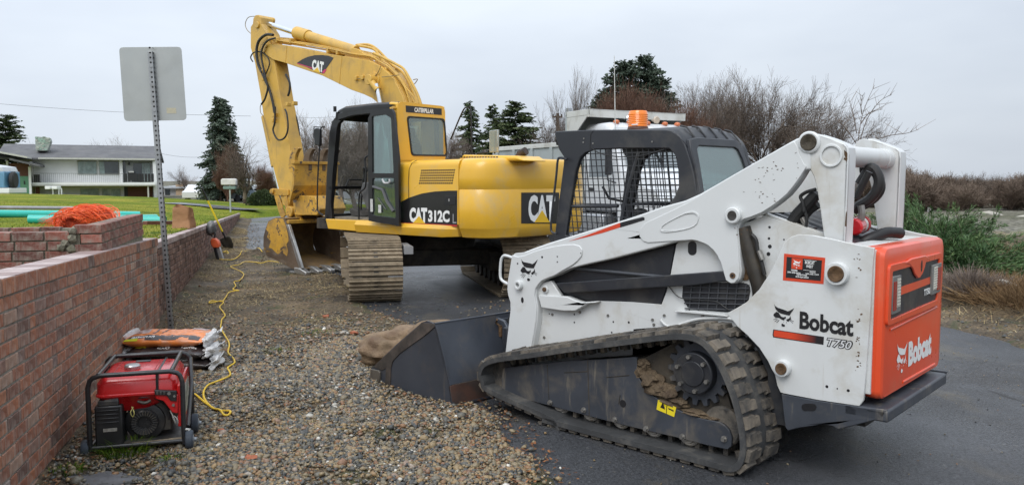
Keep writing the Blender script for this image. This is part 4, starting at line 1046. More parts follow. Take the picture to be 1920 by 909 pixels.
# thumb: plate with curved hooks standing behind the stick
TX=EX.s(572,340,.1)[0]
tm=MB();tp0=EX.s(549,372,.45);tp1=EX.s(553,306,.45)
x0t=EX.s(551,340,.46)[0]
for (za,zb_,xa,xb)in ((EX.r(575,375,x0t)[1],EX.r(575,348,x0t)[1],x0t+.12,x0t),(EX.r(575,348,x0t)[1],EX.r(575,306,x0t)[1],x0t,x0t-.02)):
    ym,yM=-.50,.46;tm.add([(xa,ym,za),(xa+.05,ym,za),(xa+.05,yM,za),(xa,yM,za),(xb,ym,zb_),(xb+.05,ym,zb_),(xb+.05,yM,zb_),(xb,yM,zb_)],[(0,1,2,3),(4,7,6,5),(0,4,5,1),(1,5,6,2),(2,6,7,3),(3,7,4,0)])
zt_=EX.r(575,306,x0t)[1];tm.b2((x0t-.05,-.52,zt_-.02),(x0t+.04,.48,zt_+.03));part(tm,'thumb_plate',YELW,.006)
zc_=zt_
for k,yv in enumerate((.42,.12,-.18,-.44)):
    prof_=[(x0t+.14,zc_-.16),(x0t+.16,zc_+.02),(x0t+.1,zc_+.17),(x0t-.04,zc_+.27),(x0t-.17,zc_+.26),(x0t-.1,zc_+.2),(x0t-.03,zc_+.1),(x0t-.03,zc_-.02),(x0t-.02,zc_-.16)]
    part(MB().prism(smooth_poly(prof_,1),yv-.035,yv+.035),'thumb_hook',YELW if k==0 else BKT,.008)
# --- bucket
BW=.56
side_px=[(503,414),(516,408),(532,409),(537,423),(545,449),(553,479),(563,503),(548,504),(521,489),(500,480),(493.5,462),(494,443),(498,428)]
sp2=EX.S(side_px,BW)
part(MB().prism(sp2,BW-.03,BW),'bucket_side',BKT,.005,'scuffed side plate, yellow above and bare steel below');part(MB().prism(sp2,-BW,-BW+.03),'bucket_side',BKT,.005)
ov=EX.S([(503,416),(516,409),(531,410),(536,424),(540,440),(541,452),(537,458),(540,472),(538,480),(531,474),(520,476),(510,466),(504,464),(508,452),(501,444),(504,436),(499,430)],BW+.002)
part(MB().prism(ov,BW,BW+.003),'paint_patch',YELW)
back=EX.S([(534,410),(516,408),(503,414),(498,428),(494,443),(493.5,462),(500,480),(521,489),(548,504),(560,505)],BW)
bs_=MB();th=.03
sp3=[(p.x,p.z)for p in spline([(x,0,z)for x,z in back],4)];
cxm,czm=sum(p[0]for p in sp3)/len(sp3),sum(p[1]for p in sp3)/len(sp3)
inner=[(x+(cxm-x)*.045,z+(czm-z)*.045)for x,z in sp3]
bs_.prism(sp3+inner[::-1],-BW+.031,BW-.031);part(bs_,'bucket_shell',BKI,sharp=40)
top=EX.S([(536,421),(538,410),(530,402),(560,402),(590,404),(560,420)],.3)
bt=MB();q=EX.s(536,418,BW);bt.b2((q[0]-.04,-BW+.03,q[1]-.02),(q[0]+.25,BW-.03,q[1]+.05));bt.b2((q[0]-.04,-BW,q[1]-.0),(q[0]+.30,-.2,q[1]+.09));part(bt,'bucket_top',YELW,.012)
er_=MB()
for y in (.22,-.24):er_.prism([(q[0]-.02,q[1]+.03),(q[0]+.38,q[1]+.0),(q[0]+.3,q[1]+.24),(q[0]+.1,q[1]+.26)],y-.025,y+.025)
part(er_,'bucket_ear',YELW,.01)
lip=EX.s(561,505,BW);lp=MB();lp.b2((lip[0]-.03,-BW,.025),(lip[0]+.30,BW,.06));part(lp,'cutting_edge',EDGE,.006)
se_=EX.S([(537,421),(541,421),(566,503),(561,505)],BW+.01)
part(MB().prism(se_,BW-.04,BW+.012),'side_cutter',EDGE,.004);part(MB().prism(se_,-BW-.012,-BW+.04),'side_cutter',EDGE,.004)
for k in range(5):
    y=BW-.03-k*(2*BW-.06)/4
    t=MB();x=lip[0]
    t.loft([[(x+.12,y-.055,.04),(x+.12,y+.055,.04),(x+.12,y+.055,.14),(x+.12,y-.055,.14)],[(x-.04,y-.06,.03),(x-.04,y+.06,.03),(x-.04,y+.06,.135),(x-.04,y-.06,.135)],[(x-.21,y-.05,.02),(x-.21,y+.05,.02),(x-.21,y+.05,.075),(x-.21,y-.05,.075)]])
    part(t,'tooth',EDGE,.012)
# ================================================================ COMPACT TRACK LOADER
WHT=M('loader_white',(.63,.645,.64),.34,var=.03,vs=1.5,coat=.2,dirt=((.45,.43,.37),.22,3.5),chips=((.10,.075,.05),.07,16),rvar=.06)
WHTD=M('loader_white_dirty',(.62,.63,.62),.4,var=.05,vs=2,dirt=((.42,.38,.30),.38,3),streak=((.40,.36,.29),.22,9),chips=((.12,.09,.06),.05,26))
ORG=M('loader_orange',(.74,.078,.022),.33,var=.05,vs=2,coat=.3,dirt=((.60,.16,.08),.3,2.5),rvar=.08)
LBK=M('loader_dark',(.022,.024,.029),.42,var=.2,vs=3,dirt=((.075,.07,.062),.35,4))
LGR=M('frame_dark',(.05,.056,.068),.5,.1,var=.2,vs=3,dirt=((.17,.145,.11),.34,4),streak=((.27,.23,.17),.27,13),chips=((.34,.32,.28),.16,30))
RUB=M('track_rubber',(.048,.049,.050),.68,var=.3,vs=5,dirt=((.17,.155,.13),.36,5),bump=(.4,35))
RUBL=M('track_lug',(.045,.043,.041),.7,each=True,var=.35,vs=5,dirt=((.25,.21,.16),.55,6),bump=(.4,35))
MUD=M('caked_mud',(.16,.115,.07),.95,var=.35,vs=12,bump=(1,30,.03),dirt=((.05,.03,.02),.45,8))
RUST=M('rust_pin',(.12,.07,.035),.75,.3,var=.5,vs=30,bump=(.6,80))
STL=M('dull_steel',(.3,.29,.27),.45,.8,var=.25,vs=12)
BKTL=M('loader_bucket_steel',(.06,.068,.085),.4,.35,var=.2,vs=2.5,dirt=((.13,.11,.09),.26,3),chips=((.24,.23,.215),.26,6),streak=((.15,.13,.11),.2,8),coat=.1)
DEC=M('decal_black',(.016,.016,.018),.35,var=.1);DORG=M('decal_orange',(.62,.06,.02),.4,var=.04)
LB=Fr(None or (0,0),math.atan2(.675,-.738))
_c=gp(1363,892);HWT=.88
LB.O=(_c[0]+HWT*.675,_c[1]+HWT*.738)
ld=empty('track_loader','white and orange compact track loader with its dark bucket lowered onto the gravel','track loader',(LB.O[0],LB.O[1],0),LB.ang)
def lp_(m,name,mt,bev=0,label=None,sharp=35,parent=None,seg=2):return m.build(name,mt,parent or ld,bev,label,sharp,seg=seg)
T=lambda pts,y:LB.S(pts,y)
# ---- tracks
tr_px=[(893,705),(895,690),(903,677),(922,668),(955,662.5),(1000,656.5),(1060,647),(1140,636),(1200,628),(1240,623),(1275,621),(1303,625),(1325,637),(1345,660),(1366,697),(1384,742),(1396,788),(1402,828),(1401,858),(1390,882),(1368,892)]
q=T(tr_px,HWT);q=[(x,max(z,.012))for x,z in q]
xa,xb=q[-1][0],q[0][0]
fx0=LB.s(985,800,HWT)[0]
q+=[(xa+.12,.012),(.35,.012),(.7,.012),(fx0*.5+.6,.012),(1.25,.02),(1.42,.05),(LB.s(910,740,HWT)[0],.125),(LB.s(898,722,HWT)[0],.2)]
loop=[(p.x,p.z)for p in spline([(x,0,z)for x,z in q],8,closed=True)]
def resample(loop,n):
    L=[0];m=len(loop)
    for i in range(m):a,b=loop[i],loop[(i+1)%m];L.append(L[-1]+math.hypot(b[0]-a[0],b[1]-a[1]))
    o=[];j=0
    for k in range(n):
        s=L[-1]*k/n
        while L[j+1]<s:j+=1
        t=(s-L[j])/max(1e-9,L[j+1]-L[j]);a,b=loop[j],loop[(j+1)%m];o.append((a[0]+(b[0]-a[0])*t,a[1]+(b[1]-a[1])*t))
    return o,L[-1]
def offs(loop,d):
    n=len(loop);o=[];A=sum(loop[i][0]*loop[(i+1)%n][1]-loop[(i+1)%n][0]*loop[i][1]for i in range(n));sg=1 if A>0 else -1
    for i in range(n):
        a,b=loop[i-1],loop[(i+1)%n];tx,tz=b[0]-a[0],b[1]-a[1];l=math.hypot(tx,tz);o.append((loop[i][0]-sg*tz/l*d,loop[i][1]+sg*tx/l*d))
    return o
NL=56
def track(sgn,far=False):
    y0,y1=sgn*(HWT-.42),sgn*HWT
    lo,per=resample(loop,224);o1=offs(lo,.014);i1=offs(lo,.048)
    m=MB();n=len(lo)
    for (A,B,ya,yb)in ((o1,i1,y0,y1),):
        base=[(p[0],ya,p[1])for p in A],[(p[0],yb,p[1])for p in A],[(p[0],yb,p[1])for p in B],[(p[0],ya,p[1])for p in B]
        b=len(m.v)
        for s in base:m.v+=s
        for i in range(4):
            j=(i+1)%4
            for k in range(n):l=(k+1)%n;m.f.append((b+i*n+k,b+i*n+l,b+j*n+l,b+j*n+k))
    tk=lp_(m,'rubber_track',RUB,sharp=50)
    # lugs: two staggered rows, each a notched block
    pts,_=resample(loop,NL);w_=per/NL
    lug=MB();a=w_*.40
    for lx0,lx1,yy0,yy1 in ((-a,a,.012,.105),(-a*.55,a*1.15,.100,.165)):lug.loft([[(lx0,yy0,0),(lx1,yy0,0),(lx1,yy1,0),(lx0,yy1,0)],[(lx0+.006,yy0+.002,.024),(lx1-.006,yy0+.002,.024),(lx1-.006,yy1-.004,.024),(lx0+.006,yy1-.004,.024)]])
    lm=lug.mesh('lug',RUBL,30)
    lugs2=MB();guide=MB()
    for i in range(NL):
        p=pts[i];pa,pb=pts[i-1],pts[(i+1)%NL];t=Vector((pb[0]-pa[0],0,pb[1]-pa[1])).normalized()
        A=sum(1 for _ in ());nn=Vector((t.z,0,-t.x))
        c=Vector((p[0],0,p[1]));  ctr=Vector((sum(q[0]for q in pts)/NL,0,sum(q[1]for q in pts)/NL))
        if nn.dot(c-ctr)<0:nn=-nn
        base=c-nn*.016
        gi=c-nn*.046;guide.box(tuple(gi-nn*.022+Vector((0,sgn*(HWT-.17),0))),(.03,.035,.05),Matrix((t,Vector((0,1,0)),nn)).transposed());guide.box(tuple(gi-nn*.022+Vector((0,sgn*(HWT-.26),0))),(.03,.035,.05),Matrix((t,Vector((0,1,0)),nn)).transposed())
        for row in (0,1):
            if row:b_=base+t*w_*.5;yv=Vector((0,-1,0))*sgn;y_=sgn*(HWT-.21)
            b_=base+(t*w_*.5 if row else Vector((0,0,0)))
            if row==0:yv=Vector((0,-sgn,0));y_=y1
            else:yv=Vector((0,sgn,0));y_=y0
            xv=yv.cross(nn);R3=Matrix((xv,yv,nn)).transposed()
            if far:
                lugs2.add([R3@Vector(v.co)+Vector((b_.x,y_,b_.z))for v in lm.vertices],[tuple(f.vertices)for f in lm.polygons])
            else:
                o=link('lug',lm,tk);o.matrix_basis=Matrix.Translation((b_.x,y_,b_.z))@R3.to_4x4()
    if far:o=lp_(lugs2,'lugs',RUBL,parent=tk);o['kind']='stuff'
    o=lp_(guide,'drive_lugs',RUBL,parent=tk);o['kind']='stuff'
    return tk
track(1);track(-1,True)
fp=[(943,692),(946,689),(1000,683),(1060,676),(1120,674),(1193,669),(1194,700),(1203,718),(1218,737),(1240,752),(1265,765),(1285,774),(1310,783),(1329,787),(1350,791),(1359,797),(1367,806),(1372,820),(1371,836),(1364,842),(1325,834),(1281,822.5),(1186,800.5),(1105,780),(1030,760),(990,750),(948,739),(942,732),(940,712)]
PI_=HWT-.10
for sg in (1,-1):
    f=T(fp,PI_)
    m=MB().prism(f,sg*(PI_-.02),sg*PI_);lp_(m,'track_frame',LGR,.004)
    m=MB().prism([(x+.0,z)for x,z in T([(960,700),(1060,684),(1190,676),(1260,640),(1330,700),(1355,780),(1355,820),(1180,785),(1000,745)],HWT-.03)],sg*(HWT-.32),sg*(HWT-.15));lp_(m,'inner_frame',UNDER)
    m=MB();cx,cz=LB.s(1302,699,HWT-.08)
    m.cyl((cx,sg*(HWT-.2),cz),(cx,sg*(HWT-.06),cz),.125,n=32);hub=lp_(m,'drive_hub',LBK,.008)
    m=MB();m.cyl((cx-.0,sg*(HWT-.06),cz),(cx,sg*(HWT-.052),cz),.075,n=28);lp_(m,'hub_cap',LBK,.004,parent=hub)
    for k in range(6):
        a=k*math.pi/3+.3;lp_(MB().cyl((cx+.1*math.cos(a),sg*(HWT-.06),cz+.1*math.sin(a)),(cx+.1*math.cos(a),sg*(HWT-.038),cz+.1*math.sin(a)),.013,n=6),'bolt',STL,parent=hub)
    m=MB();n=17;pr=[]
    for k in range(n):
        a=2*math.pi*k/n
        for da,r in ((-.12,.165),(-.06,.2),(.06,.2),(.12,.165)):pr.append((cx+r*math.cos(a+da),cz+r*math.sin(a+da)))
    m.prism(pr,sg*(HWT-.16),sg*(HWT-.12));lp_(m,'sprocket',LGR)
    bolts=((1032,754),(1095,768),(1153,786),(1212,803),(1280,818),(1358,822))
    for px,py in bolts:
        x,z=LB.s(px,py,PI_);m=MB();m.cyl((x,sg*PI_,z),(x,sg*(PI_+.006),z),.019,n=14);m.cyl((x,sg*(PI_+.004),z),(x,sg*(PI_+.022),z),.0125,n=6);lp_(m,'bolt',STL)
    for px,py in ((1045,768),(1100,782),(1157,797),(1218,813),(1285,829)):
        x,z=LB.s(px,py,PI_);z=.062+.070
        m=MB();m.lathe([(.02,0),(.045,.0),(.05,.012),(.058,.01),(.068,.018),(.068,.06),(.05,.065),(.05,.12),(.068,.125),(.068,.175),(.03,.18)],(x,sg*(PI_-.022),z),(0,-sg,0),24);lp_(m,'roller',UNDER if sg<0 else M('roller_steel',(.32,.30,.27),.5,.3,var=.3,vs=8,dirt=((.24,.2,.14),.35,9)))
    for px,py,r in ((938,706,.13),(1352,800,.12)):
        x,z=LB.s(px,py,PI_-.02);z=max(z,r+.07)
        m=MB();m.lathe([(.03,0),(r-.01,.0),(r,.012),(r,.05),(r-.03,.055),(r-.03,.12),(r,.125),(r,.175),(.03,.18)],(x,sg*(HWT-.12),z),(0,-sg,0),28);lp_(m,'idler',RUBL)
for pl in ([(1026,682),(1030,760)],[(1102,672),(1105,780)],[(1058,698),(1102,696)],[(1137,707),(1180,703)],[(1163,740),(1160,757)]):
    q=T(pl,PI_);lp_(MB().tube([(x,PI_,z)for x,z in q],.0035,5),'weld_seam',UNDER)
m=MB();x,z=LB.s(1168,756,PI_);m.cyl((x,PI_,z),(x,PI_+.002,z),.024,n=18);lp_(m,'frame_hole',DEC)
for i,(px,py,r,sx,sz)in enumerate(((1222,712,.07,1.2,.8),(1240,730,.07,1.5,.7),(1205,694,.05,1,1),(1265,752,.06,1.6,.5),(1300,772,.05,1.8,.35),(1330,782,.035,2,.4),(1205,680,.04,1.3,.6))):
    x,z=LB.s(px,py,HWT-.13);lp_(MB().blob((x,HWT-.13,z),r,3,.3,(sx,.8,sz),i),'caked_mud',MUD)
yl=T([(1234,749),(1268,763),(1264,781),(1231,767)],PI_+.002)
wl_=lp_(MB().prism(yl,PI_+.0005,PI_+.003),'warning_label',M('label_yellow',(.78,.62,.02),.5,var=.03));
def lab_lines(parent,quads,y,mt,nm='print'):
    m=MB()
    for q in quads:m.prism(T(q,y),y-.0006,y+.0006)
    return lp_(m,nm,mt,parent=parent)
lab_lines(wl_,[[(1238,763),(1247,767),(1243,753)],[(1250,757),(1251,757.5),(1250,775),(1249,774.5)],[(1253,764),(1263,768.5),(1263,771),(1253,766)]],PI_+.0038,DEC)
# ---- lower body and chassis
CYB=.45
ch=T([(1002,553),(1015,575),(1060,570),(1120,564),(1180,566),(1240,571),(1250,545),(1257,515),(1268,458),(1285,438),(1340,420),(1404,416),(1434,404),(1490,422),(1545,441),(1600,460),(1632,474),(1626,600),(1618,748),(1560,742),(1470,700),(1400,668),(1320,690),(1011,690)],CYB)
cp=MB().prism(ch,CYB-.02,CYB);lp_(cp,'body_side',WHTD,.003)
cp=MB().prism([(x,z)for x,z in ch],-CYB,-CYB+.02);lp_(cp,'body_side',WHTD,.003)
x0,z0=LB.s(1011,640,CYB);xr_,zr_=LB.s(1626,600,CYB)
zt=LB.s(1545,441,CYB)[1]
m=MB();m.b2((xr_,-CYB+.02,.30),(LB.s(1250,545,CYB)[0],CYB-.022,.75));lp_(m,'belly',UNDER)
# wide front fairing seam and hinge bracket, bolts
st=T([(1011,560),(1018,545),(1066,550),(1108,556),(1117,564),(1099,564),(1089,574),(1073,583),(1020,580)],CYB+.04)
br=T([(1007.5,553),(1062,556),(1078,563),(1090,567),(1118,565),(1117,568),(1100,569),(1088,577),(1077,583),(1055,583),(1014,577)],CYB+.06)
lp_(MB().prism(br,CYB,CYB+.055),'step_bracket',WHTD,.006)
tb=T([(1007,553),(1009,540),(1018,530),(1033,526),(1042,540),(1052,554),(1050,557)],CYB+.03);lp_(MB().prism(tb,CYB-.005,CYB+.03),'hinge_plate',WHTD,.006)
x,z=LB.s(1020.5,542.5,CYB+.05);m=MB();m.cyl((x,CYB+.03,z),(x,CYB+.045,z),.028,n=20);lp_(m,'pin_boss',WHT,.003);lp_(MB().cyl((x,CYB+.045,z),(x,CYB+.055,z),.016,n=16),'pin',RUST)
for px,py in ((1036,589),(1088,585),(1140.5,591),(1224,599),(1226.5,608),(1246,591),(1021,632),(1465,481),(1318,592)):
    x,z=LB.s(px,py,CYB);lp_(MB().cyl((x,CYB,z),(x,CYB+.008,z),.0095,n=8),'bolt',STL)
m=MB()
for px,py,r in ((1030,588,.004),(1077,589,.005),(1077,604,.005),(1150,603,.005),(1179,604,.006),(1188,623,.005),(1147,623,.005),(1443,426,.006),(1442,447,.006),(1443.5,462,.009),(1441,476,.009),(1470,449,.004)):
    x,z=LB.s(px,py,CYB);m.cyl((x,CYB,z),(x,CYB+.0012,z),r*1.3,n=10)
o=lp_(m,'bolt_holes',DEC);o['kind']='stuff'
m=MB().prism(T(rrect(1290,452,1306,478.5,7.9,4),CYB+.001),CYB,CYB+.0018);lp_(m,'slot',DEC)
# grille opening in the chassis with its bars
gh_=T([(1281,532),(1300,529),(1395,530),(1405,534),(1407,545),(1403,566),(1398,582),(1360,585),(1300,580),(1289,575),(1279,556)],CYB+.002)
lp_(MB().prism(gh_,CYB,CYB+.003),'side_grille',LBK)
m=MB()
for t in range(7):
    px=1296+t*17;a,b=LB.s(px-1+2,531,CYB+.01),LB.s(px-4,582,CYB+.01);m.tube([(a[0],CYB+.008,a[1]),(b[0],CYB+.008,b[1])],.0045,5)
for t in range(5):
    a,b=LB.s(1280+t,538+t*10,CYB+.01),LB.s(1404-t,541+t*10,CYB+.01);m.tube([(a[0],CYB+.01,a[1]),(b[0],CYB+.01,b[1])],.0045,5)
lp_(m,'grille_bars',M('grille_bar',(.07,.073,.08),.5,.2));ld.children
m=MB().prism(T([(1264,583),(1300,583),(1358,590),(1362,594),(1300,588),(1264,585)],CYB+.04),CYB,CYB+.035);lp_(m,'ledge',WHTD,.003)
# fender arch over the track
m=MB();pts=T([(1236,600),(1246,610),(1260,614),(1280,606),(1310,598),(1360,597),(1400,606)],CYB+.03);m.tube([(x,CYB+.012,z)for x,z in spline_xz(pts)]if False else [(p.x,CYB+.012,p.z)for p in spline([(x,0,z)for x,z in pts],4)],.010,8);lp_(m,'fender_bead',WHTD)
# black sill between arm and body, and the long lift link
m=MB().prism(T([(1082,503),(1100,498),(1266,459),(1257,515),(1243,562),(1240,571),(1120,564),(1062,556)],CYB-.03),CYB-.05,CYB-.022);lp_(m,'cab_sill',LBK)
m=MB();a=T([(1077,503),(1160,511),(1250,520)],CYB);m.tube([(x,CYB-.01,z)for x,z in a],.012,8);lp_(m,'sill_rail',M('sill_grey',(.07,.075,.085),.4))
lk=T([(1041,531),(1355,508),(1362,514),(1362,527),(1300,535),(1058,549)],CYB+.055);lp_(MB().prism(lk,CYB+.03,CYB+.055),'lift_link',LBK,.006)
# ---- engine bay top
zt=LB.s(1545,441,CYB)[1];xt0=LB.s(1434,404,CYB)[0];zt0=LB.s(1434,404,CYB)[1];xt1,zt1=LB.s(1632,474,CYB)
m=MB()
def topz(x):return zt0+(x-xt0)/(xt1-xt0)*(zt1-zt0)
m.loft([[(xt0,-CYB+.02,topz(xt0)-.03),(xt0,CYB-.02,topz(xt0)-.03),(xt0,CYB-.02,topz(xt0)-.001),(xt0,-CYB+.02,topz(xt0)-.001)],[(xt1,-CYB+.02,topz(xt1)-.03),(xt1,CYB-.02,topz(xt1)-.03),(xt1,CYB-.02,topz(xt1)-.001),(xt1,-CYB+.02,topz(xt1)-.001)]])
lp_(m,'engine_deck',LBK,.004)
for k in range(5):
    y=.34-k*.14;m=MB();m.loft([[(xt0-.02,y-.04,topz(xt0-.02)),(xt0-.02,y+.04,topz(xt0-.02)),(xt0-.02,y+.03,topz(xt0)+.012),(xt0-.02,y-.03,topz(xt0)+.012)],[(xt1+.35,y-.04,topz(xt1+.35)),(xt1+.35,y+.04,topz(xt1+.35)),(xt1+.35,y+.03,topz(xt1+.35)+.012),(xt1+.35,y-.03,topz(xt1+.35)+.012)]]);lp_(m,'deck_rib',M('deck_rib',(.035,.038,.045),.45,dirt=((.1,.1,.09),.3,4)))
for sg in (1,-1):
    m=MB();m.loft([[(xt0,sg*(CYB-.05),topz(xt0)+.002),(xt0,sg*CYB,topz(xt0)+.002),(xt0,sg*CYB,topz(xt0)+.014),(xt0,sg*(CYB-.05),topz(xt0)+.014)],[(xt1,sg*(CYB-.05),topz(xt1)+.002),(xt1,sg*CYB,topz(xt1)+.002),(xt1,sg*CYB,topz(xt1)+.014),(xt1,sg*(CYB-.05),topz(xt1)+.014)]]);lp_(m,'deck_edge',WHTD,.003)
# ---- rear side panel (the big white one) on both sides
PY=.585
pn=[(1363,587),(1382,577),(1400,566),(1423,543),(1440,517),(1452,496),(1463,471),(1471,454),(1483,444),(1497,439.5),(1526,441.4),(1560,448),(1600,457.5),(1639,465),(1636,500),(1631,590),(1624,690),(1619,750),(1611,761),(1533,749.5),(1468,737),(1463,735),(1457,722),(1453,702),(1447,692),(1440,677),(1423,651),(1400,627),(1383,612)]
for sg in (1,-1):
    P=T(pn,PY);lp_(MB().prism(P,sg*(PY-.022),sg*PY),'rear_side_panel',WHTD,.005)
    m=MB();xe=P[13][0];m.b2((xe+.0,sg*.45,.52),(xe+.03,sg*(PY-.02),LB.s(1639,466,PY)[1]-.01));lp_(m,'panel_flange',WHTD,.003)
m=MB().prism(T([(1378,596),(1430,618),(1460,650),(1480,700),(1480,800),(1440,790),(1440,700),(1420,655)],PY-.06),.47,PY-.06);lp_(m,'wheel_arch',LBK)
for px,py,r in ((1569.5,513,.062),(1467,690,.047)):
    x,z=LB.s(px,py,PY+.02);m=MB();m.lathe([(r,0),(r,.03),(r*.93,.04),(r*.72,.04)],(x,PY,z),(0,1,0),28);lp_(m,'pin_boss',WHT,sharp=30)
    m=MB();m.lathe([(r*.72,0),(r*.66,.008),(r*.3,.004),(r*.25,.002)],(x,PY+.0405,z),(0,1,0),24);lp_(m,'pin',RUST)
m=MB()
for px,py in ((1550.5,724),(1570,728),(1590.5,731.5)):x,z=LB.s(px,py,PY);m.cyl((x,PY,z),(x,PY+.0015,z),.008 if px!=1570 else .004,n=10)
o=lp_(m,'bolt_holes',DEC);o['kind']='stuff'
# scuffs where the tailgate edge has rubbed
m=MB()
for i in range(34):
    px=random.choice((random.gauss(1611,3),random.gauss(1606,2)));py=random.choice((random.uniform(474,520),random.gauss(596,9),random.gauss(636,5),random.uniform(660,700)))
    x,z=LB.s(px,py,PY);m.box((x,PY+.0006,z),(random.uniform(.003,.012),.001,random.uniform(.002,.008)),Matrix.Rotation(random.uniform(-1,1),3,'Y'))
for i in range(60):
    px,py=random.choice(((random.gauss(1450,16),random.gauss(322,8)),(random.gauss(1505,5),random.gauss(330,14)),(random.gauss(1395,10),random.gauss(432,5)),(random.gauss(1430,20),random.gauss(355,14))))
    if py>250+(1515-px)*.56+10 and px<1500:x,z=LB.s(px,py,.518);m.box((x,.5185,z),(random.uniform(.003,.014),.001,random.uniform(.001,.004)),Matrix.Rotation(random.uniform(-.6,.6),3,'Y'))
o=lp_(m,'paint_chips',RUST);o['kind']='stuff'
def lword(s,quad,y,mt,bold=.02,sh=0,d=.002):return word(s,quad,y,mt,bold,LB,ld,d,shear=sh)
lword('Bobcat',[(1499,616),(1600,631),(1500,583)],PY,DEC,.035)
a,b,c=LB.s(1450,610,PY),LB.s(1489.5,614,PY),LB.s(1450,569,PY)
cat_head(ld,DEC,(a[0],PY,a[1]),(b[0]-a[0],0,b[1]-a[1]),(c[0]-a[0],0,c[1]-a[1]))
m=MB().prism(T([(1450,617),(1545,631),(1544,646),(1541,645.5),(1450,632),(1448.5,628)],PY),PY,PY+.001);lp_(m,'stripe_border',DEC)
bar=bpy.data.materials.new('fade_stripe');bar.use_nodes=True;t=bar.node_tree;bb=t.nodes['Principled BSDF'];bb.inputs['Roughness'].default_value=.4
tcn=t.nodes.new('ShaderNodeTexCoord');sx_=t.nodes.new('ShaderNodeSeparateXYZ');t.links.new(tcn.outputs['Generated'],sx_.inputs[0]);rr=t.nodes.new('ShaderNodeValToRGB');t.links.new(sx_.outputs[0],rr.inputs[0])
rr.color_ramp.elements[0].position=.12;rr.color_ramp.elements[0].color=(.015,.012,.014,1);rr.color_ramp.elements[1].position=.62;rr.color_ramp.elements[1].color=(.62,.06,.02,1);t.links.new(rr.outputs[0],bb.inputs['Base Color'])
m=MB().prism(T([(1452,618.5),(1543,632.2),(1542,644.5),(1452,630.5),(1450.5,627)],PY),PY+.001,PY+.002);lp_(m,'fade_stripe',bar)
lword('T750',[(1548,649.5),(1598,657),(1550,631.5)],PY,DEC,.085,.25,.001);lword('T750',[(1550.5,647.8),(1596,655),(1552,633.2)],PY,M('letter_silver',(.6,.6,.6),.4),.012,.25,.0025)
# dealer plate
pl_=T([(1470.5,475.2),(1547.5,483.2),(1544,532.5),(1468,525.3)],PY);pb_=lp_(MB().prism(pl_,PY,PY+.0015),'dealer_plate',DORG)
def on(pp,u,v):   # u,v on the plate
    a,b,c,d=pp;return (a[0]*(1-u)*(1-v)+b[0]*u*(1-v)+c[0]*u*v+d[0]*(1-u)*v,a[1]*(1-u)*(1-v)+b[1]*u*(1-v)+c[1]*u*v+d[1]*(1-u)*v)
m=MB().prism([on(pl_,u,v)for u,v in ((.07,.11),(.93,.11),(.93,.89),(.07,.89))],PY+.0015,PY+.0022);m.build('plate_field',DEC,pb_)
m=MB().prism([on(pl_,u,v)for u,v in ((.20,.13),(.47,.13),(.47,.53),(.20,.53))],PY+.0022,PY+.0028);m.build('plate_square',DORG,pb_)
def pt(u,v):x,z=on(pl_,u,v);return Vector((x,PY+.003,z))
cat_head(pb_,WHT_T,pt(.24,.50),pt(.43,.50)-pt(.24,.50),pt(.24,.17)-pt(.24,.50),.0005)
for s_,u0,u1,v0,v1 in (('BOBCAT',.53,.76,.30,.18),('WEST',.56,.73,.44,.33),('YAKIMA',.19,.36,.62,.55),('509-248-5636',.11,.44,.70,.64),('PASCO',.66,.80,.62,.56),('509-545-1939',.56,.88,.69,.64),('WENATCHEE',.34,.60,.76,.70),('509-664-2924',.32,.64,.84,.78)):
    text(s_,pb_,WHT_T,pt(u0,v0),pt(u1,v0)-pt(u0,v0),pt(u0,v1)-pt(u0,v0),.0006,.03)
for v in (.15,.53):m=MB().prism([on(pl_,u,w__)for u,w__ in ((.50,v),(.80,v),(.80,v+.012),(.50,v+.012))],PY+.0022,PY+.0028);m.build('plate_line',WHT_T,pb_)
# ---- bumper
bp=T([(1465,738),(1533,750.5),(1611,762),(1640,765),(1663,768),(1655,783),(1605,796),(1571,804.5),(1561,798),(1543,793.5),(1530,797),(1500,801),(1477,807),(1472,800)],PY)
for sg in (1,-1):lp_(MB().prism(bp,sg*(PY-.025),sg*PY),'bumper_side',LGR,.004)
m=MB().prism(T(rrect(1503,756,1531,770,6.8,3),PY),PY,PY+.0015);lp_(m,'slot',DEC)
XD=LB.s(1657,600,.55)[0]
xb_=LB.s(1662,768,PY)[0];zb1=LB.s(1662,768,PY)[1]
m=MB();m.b2((xb_-.01,-PY+.06,zb1-.07),(xb_+.22,PY,zb1-.004));lp_(m,'rear_bumper',LGR,.012)
# ---- tailgate door: rounded box whose rear face carries the panel
DW=.555;dz0=LB.s(1655,753,.55)[1];dz1=LB.s(1640,462,.5)[1]
def door_sec(x,k,zt_,r=.05):return [(x,y,z)for y,z in rrect(-DW+k,dz0+k*.5,DW-k,zt_-k*.6,r,4)]
m=MB();m.loft([door_sec(XD+.13,.01,dz1+.0),door_sec(XD+.03,.0,dz1+.0),door_sec(XD+.008,.008,dz1-.005),door_sec(XD,.024,dz1-.025)]);dr_=lp_(m,'tailgate',ORG,sharp=25)
# top slopes up to the deck
m=MB();m.loft([[(XD+.13,-DW+.03,dz1-.03),(XD+.13,DW-.03,dz1-.03),(XD+.13,DW-.03,dz1-.003),(XD+.13,-DW+.03,dz1-.003)],[(XD+.22,-CYB,dz1-.03),(XD+.22,CYB,dz1-.03),(XD+.22,CYB,dz1+.005),(XD+.22,-CYB,dz1+.005)]]);lp_(m,'deck_frame',WHTD,.004)
XF_=XD-.0
RP=lambda pts,x=XF_:[LB.r(a,b,x)for a,b in pts]
bpn=RP([(1669,508.5),(1757.5,484),(1753,561),(1665,599)])
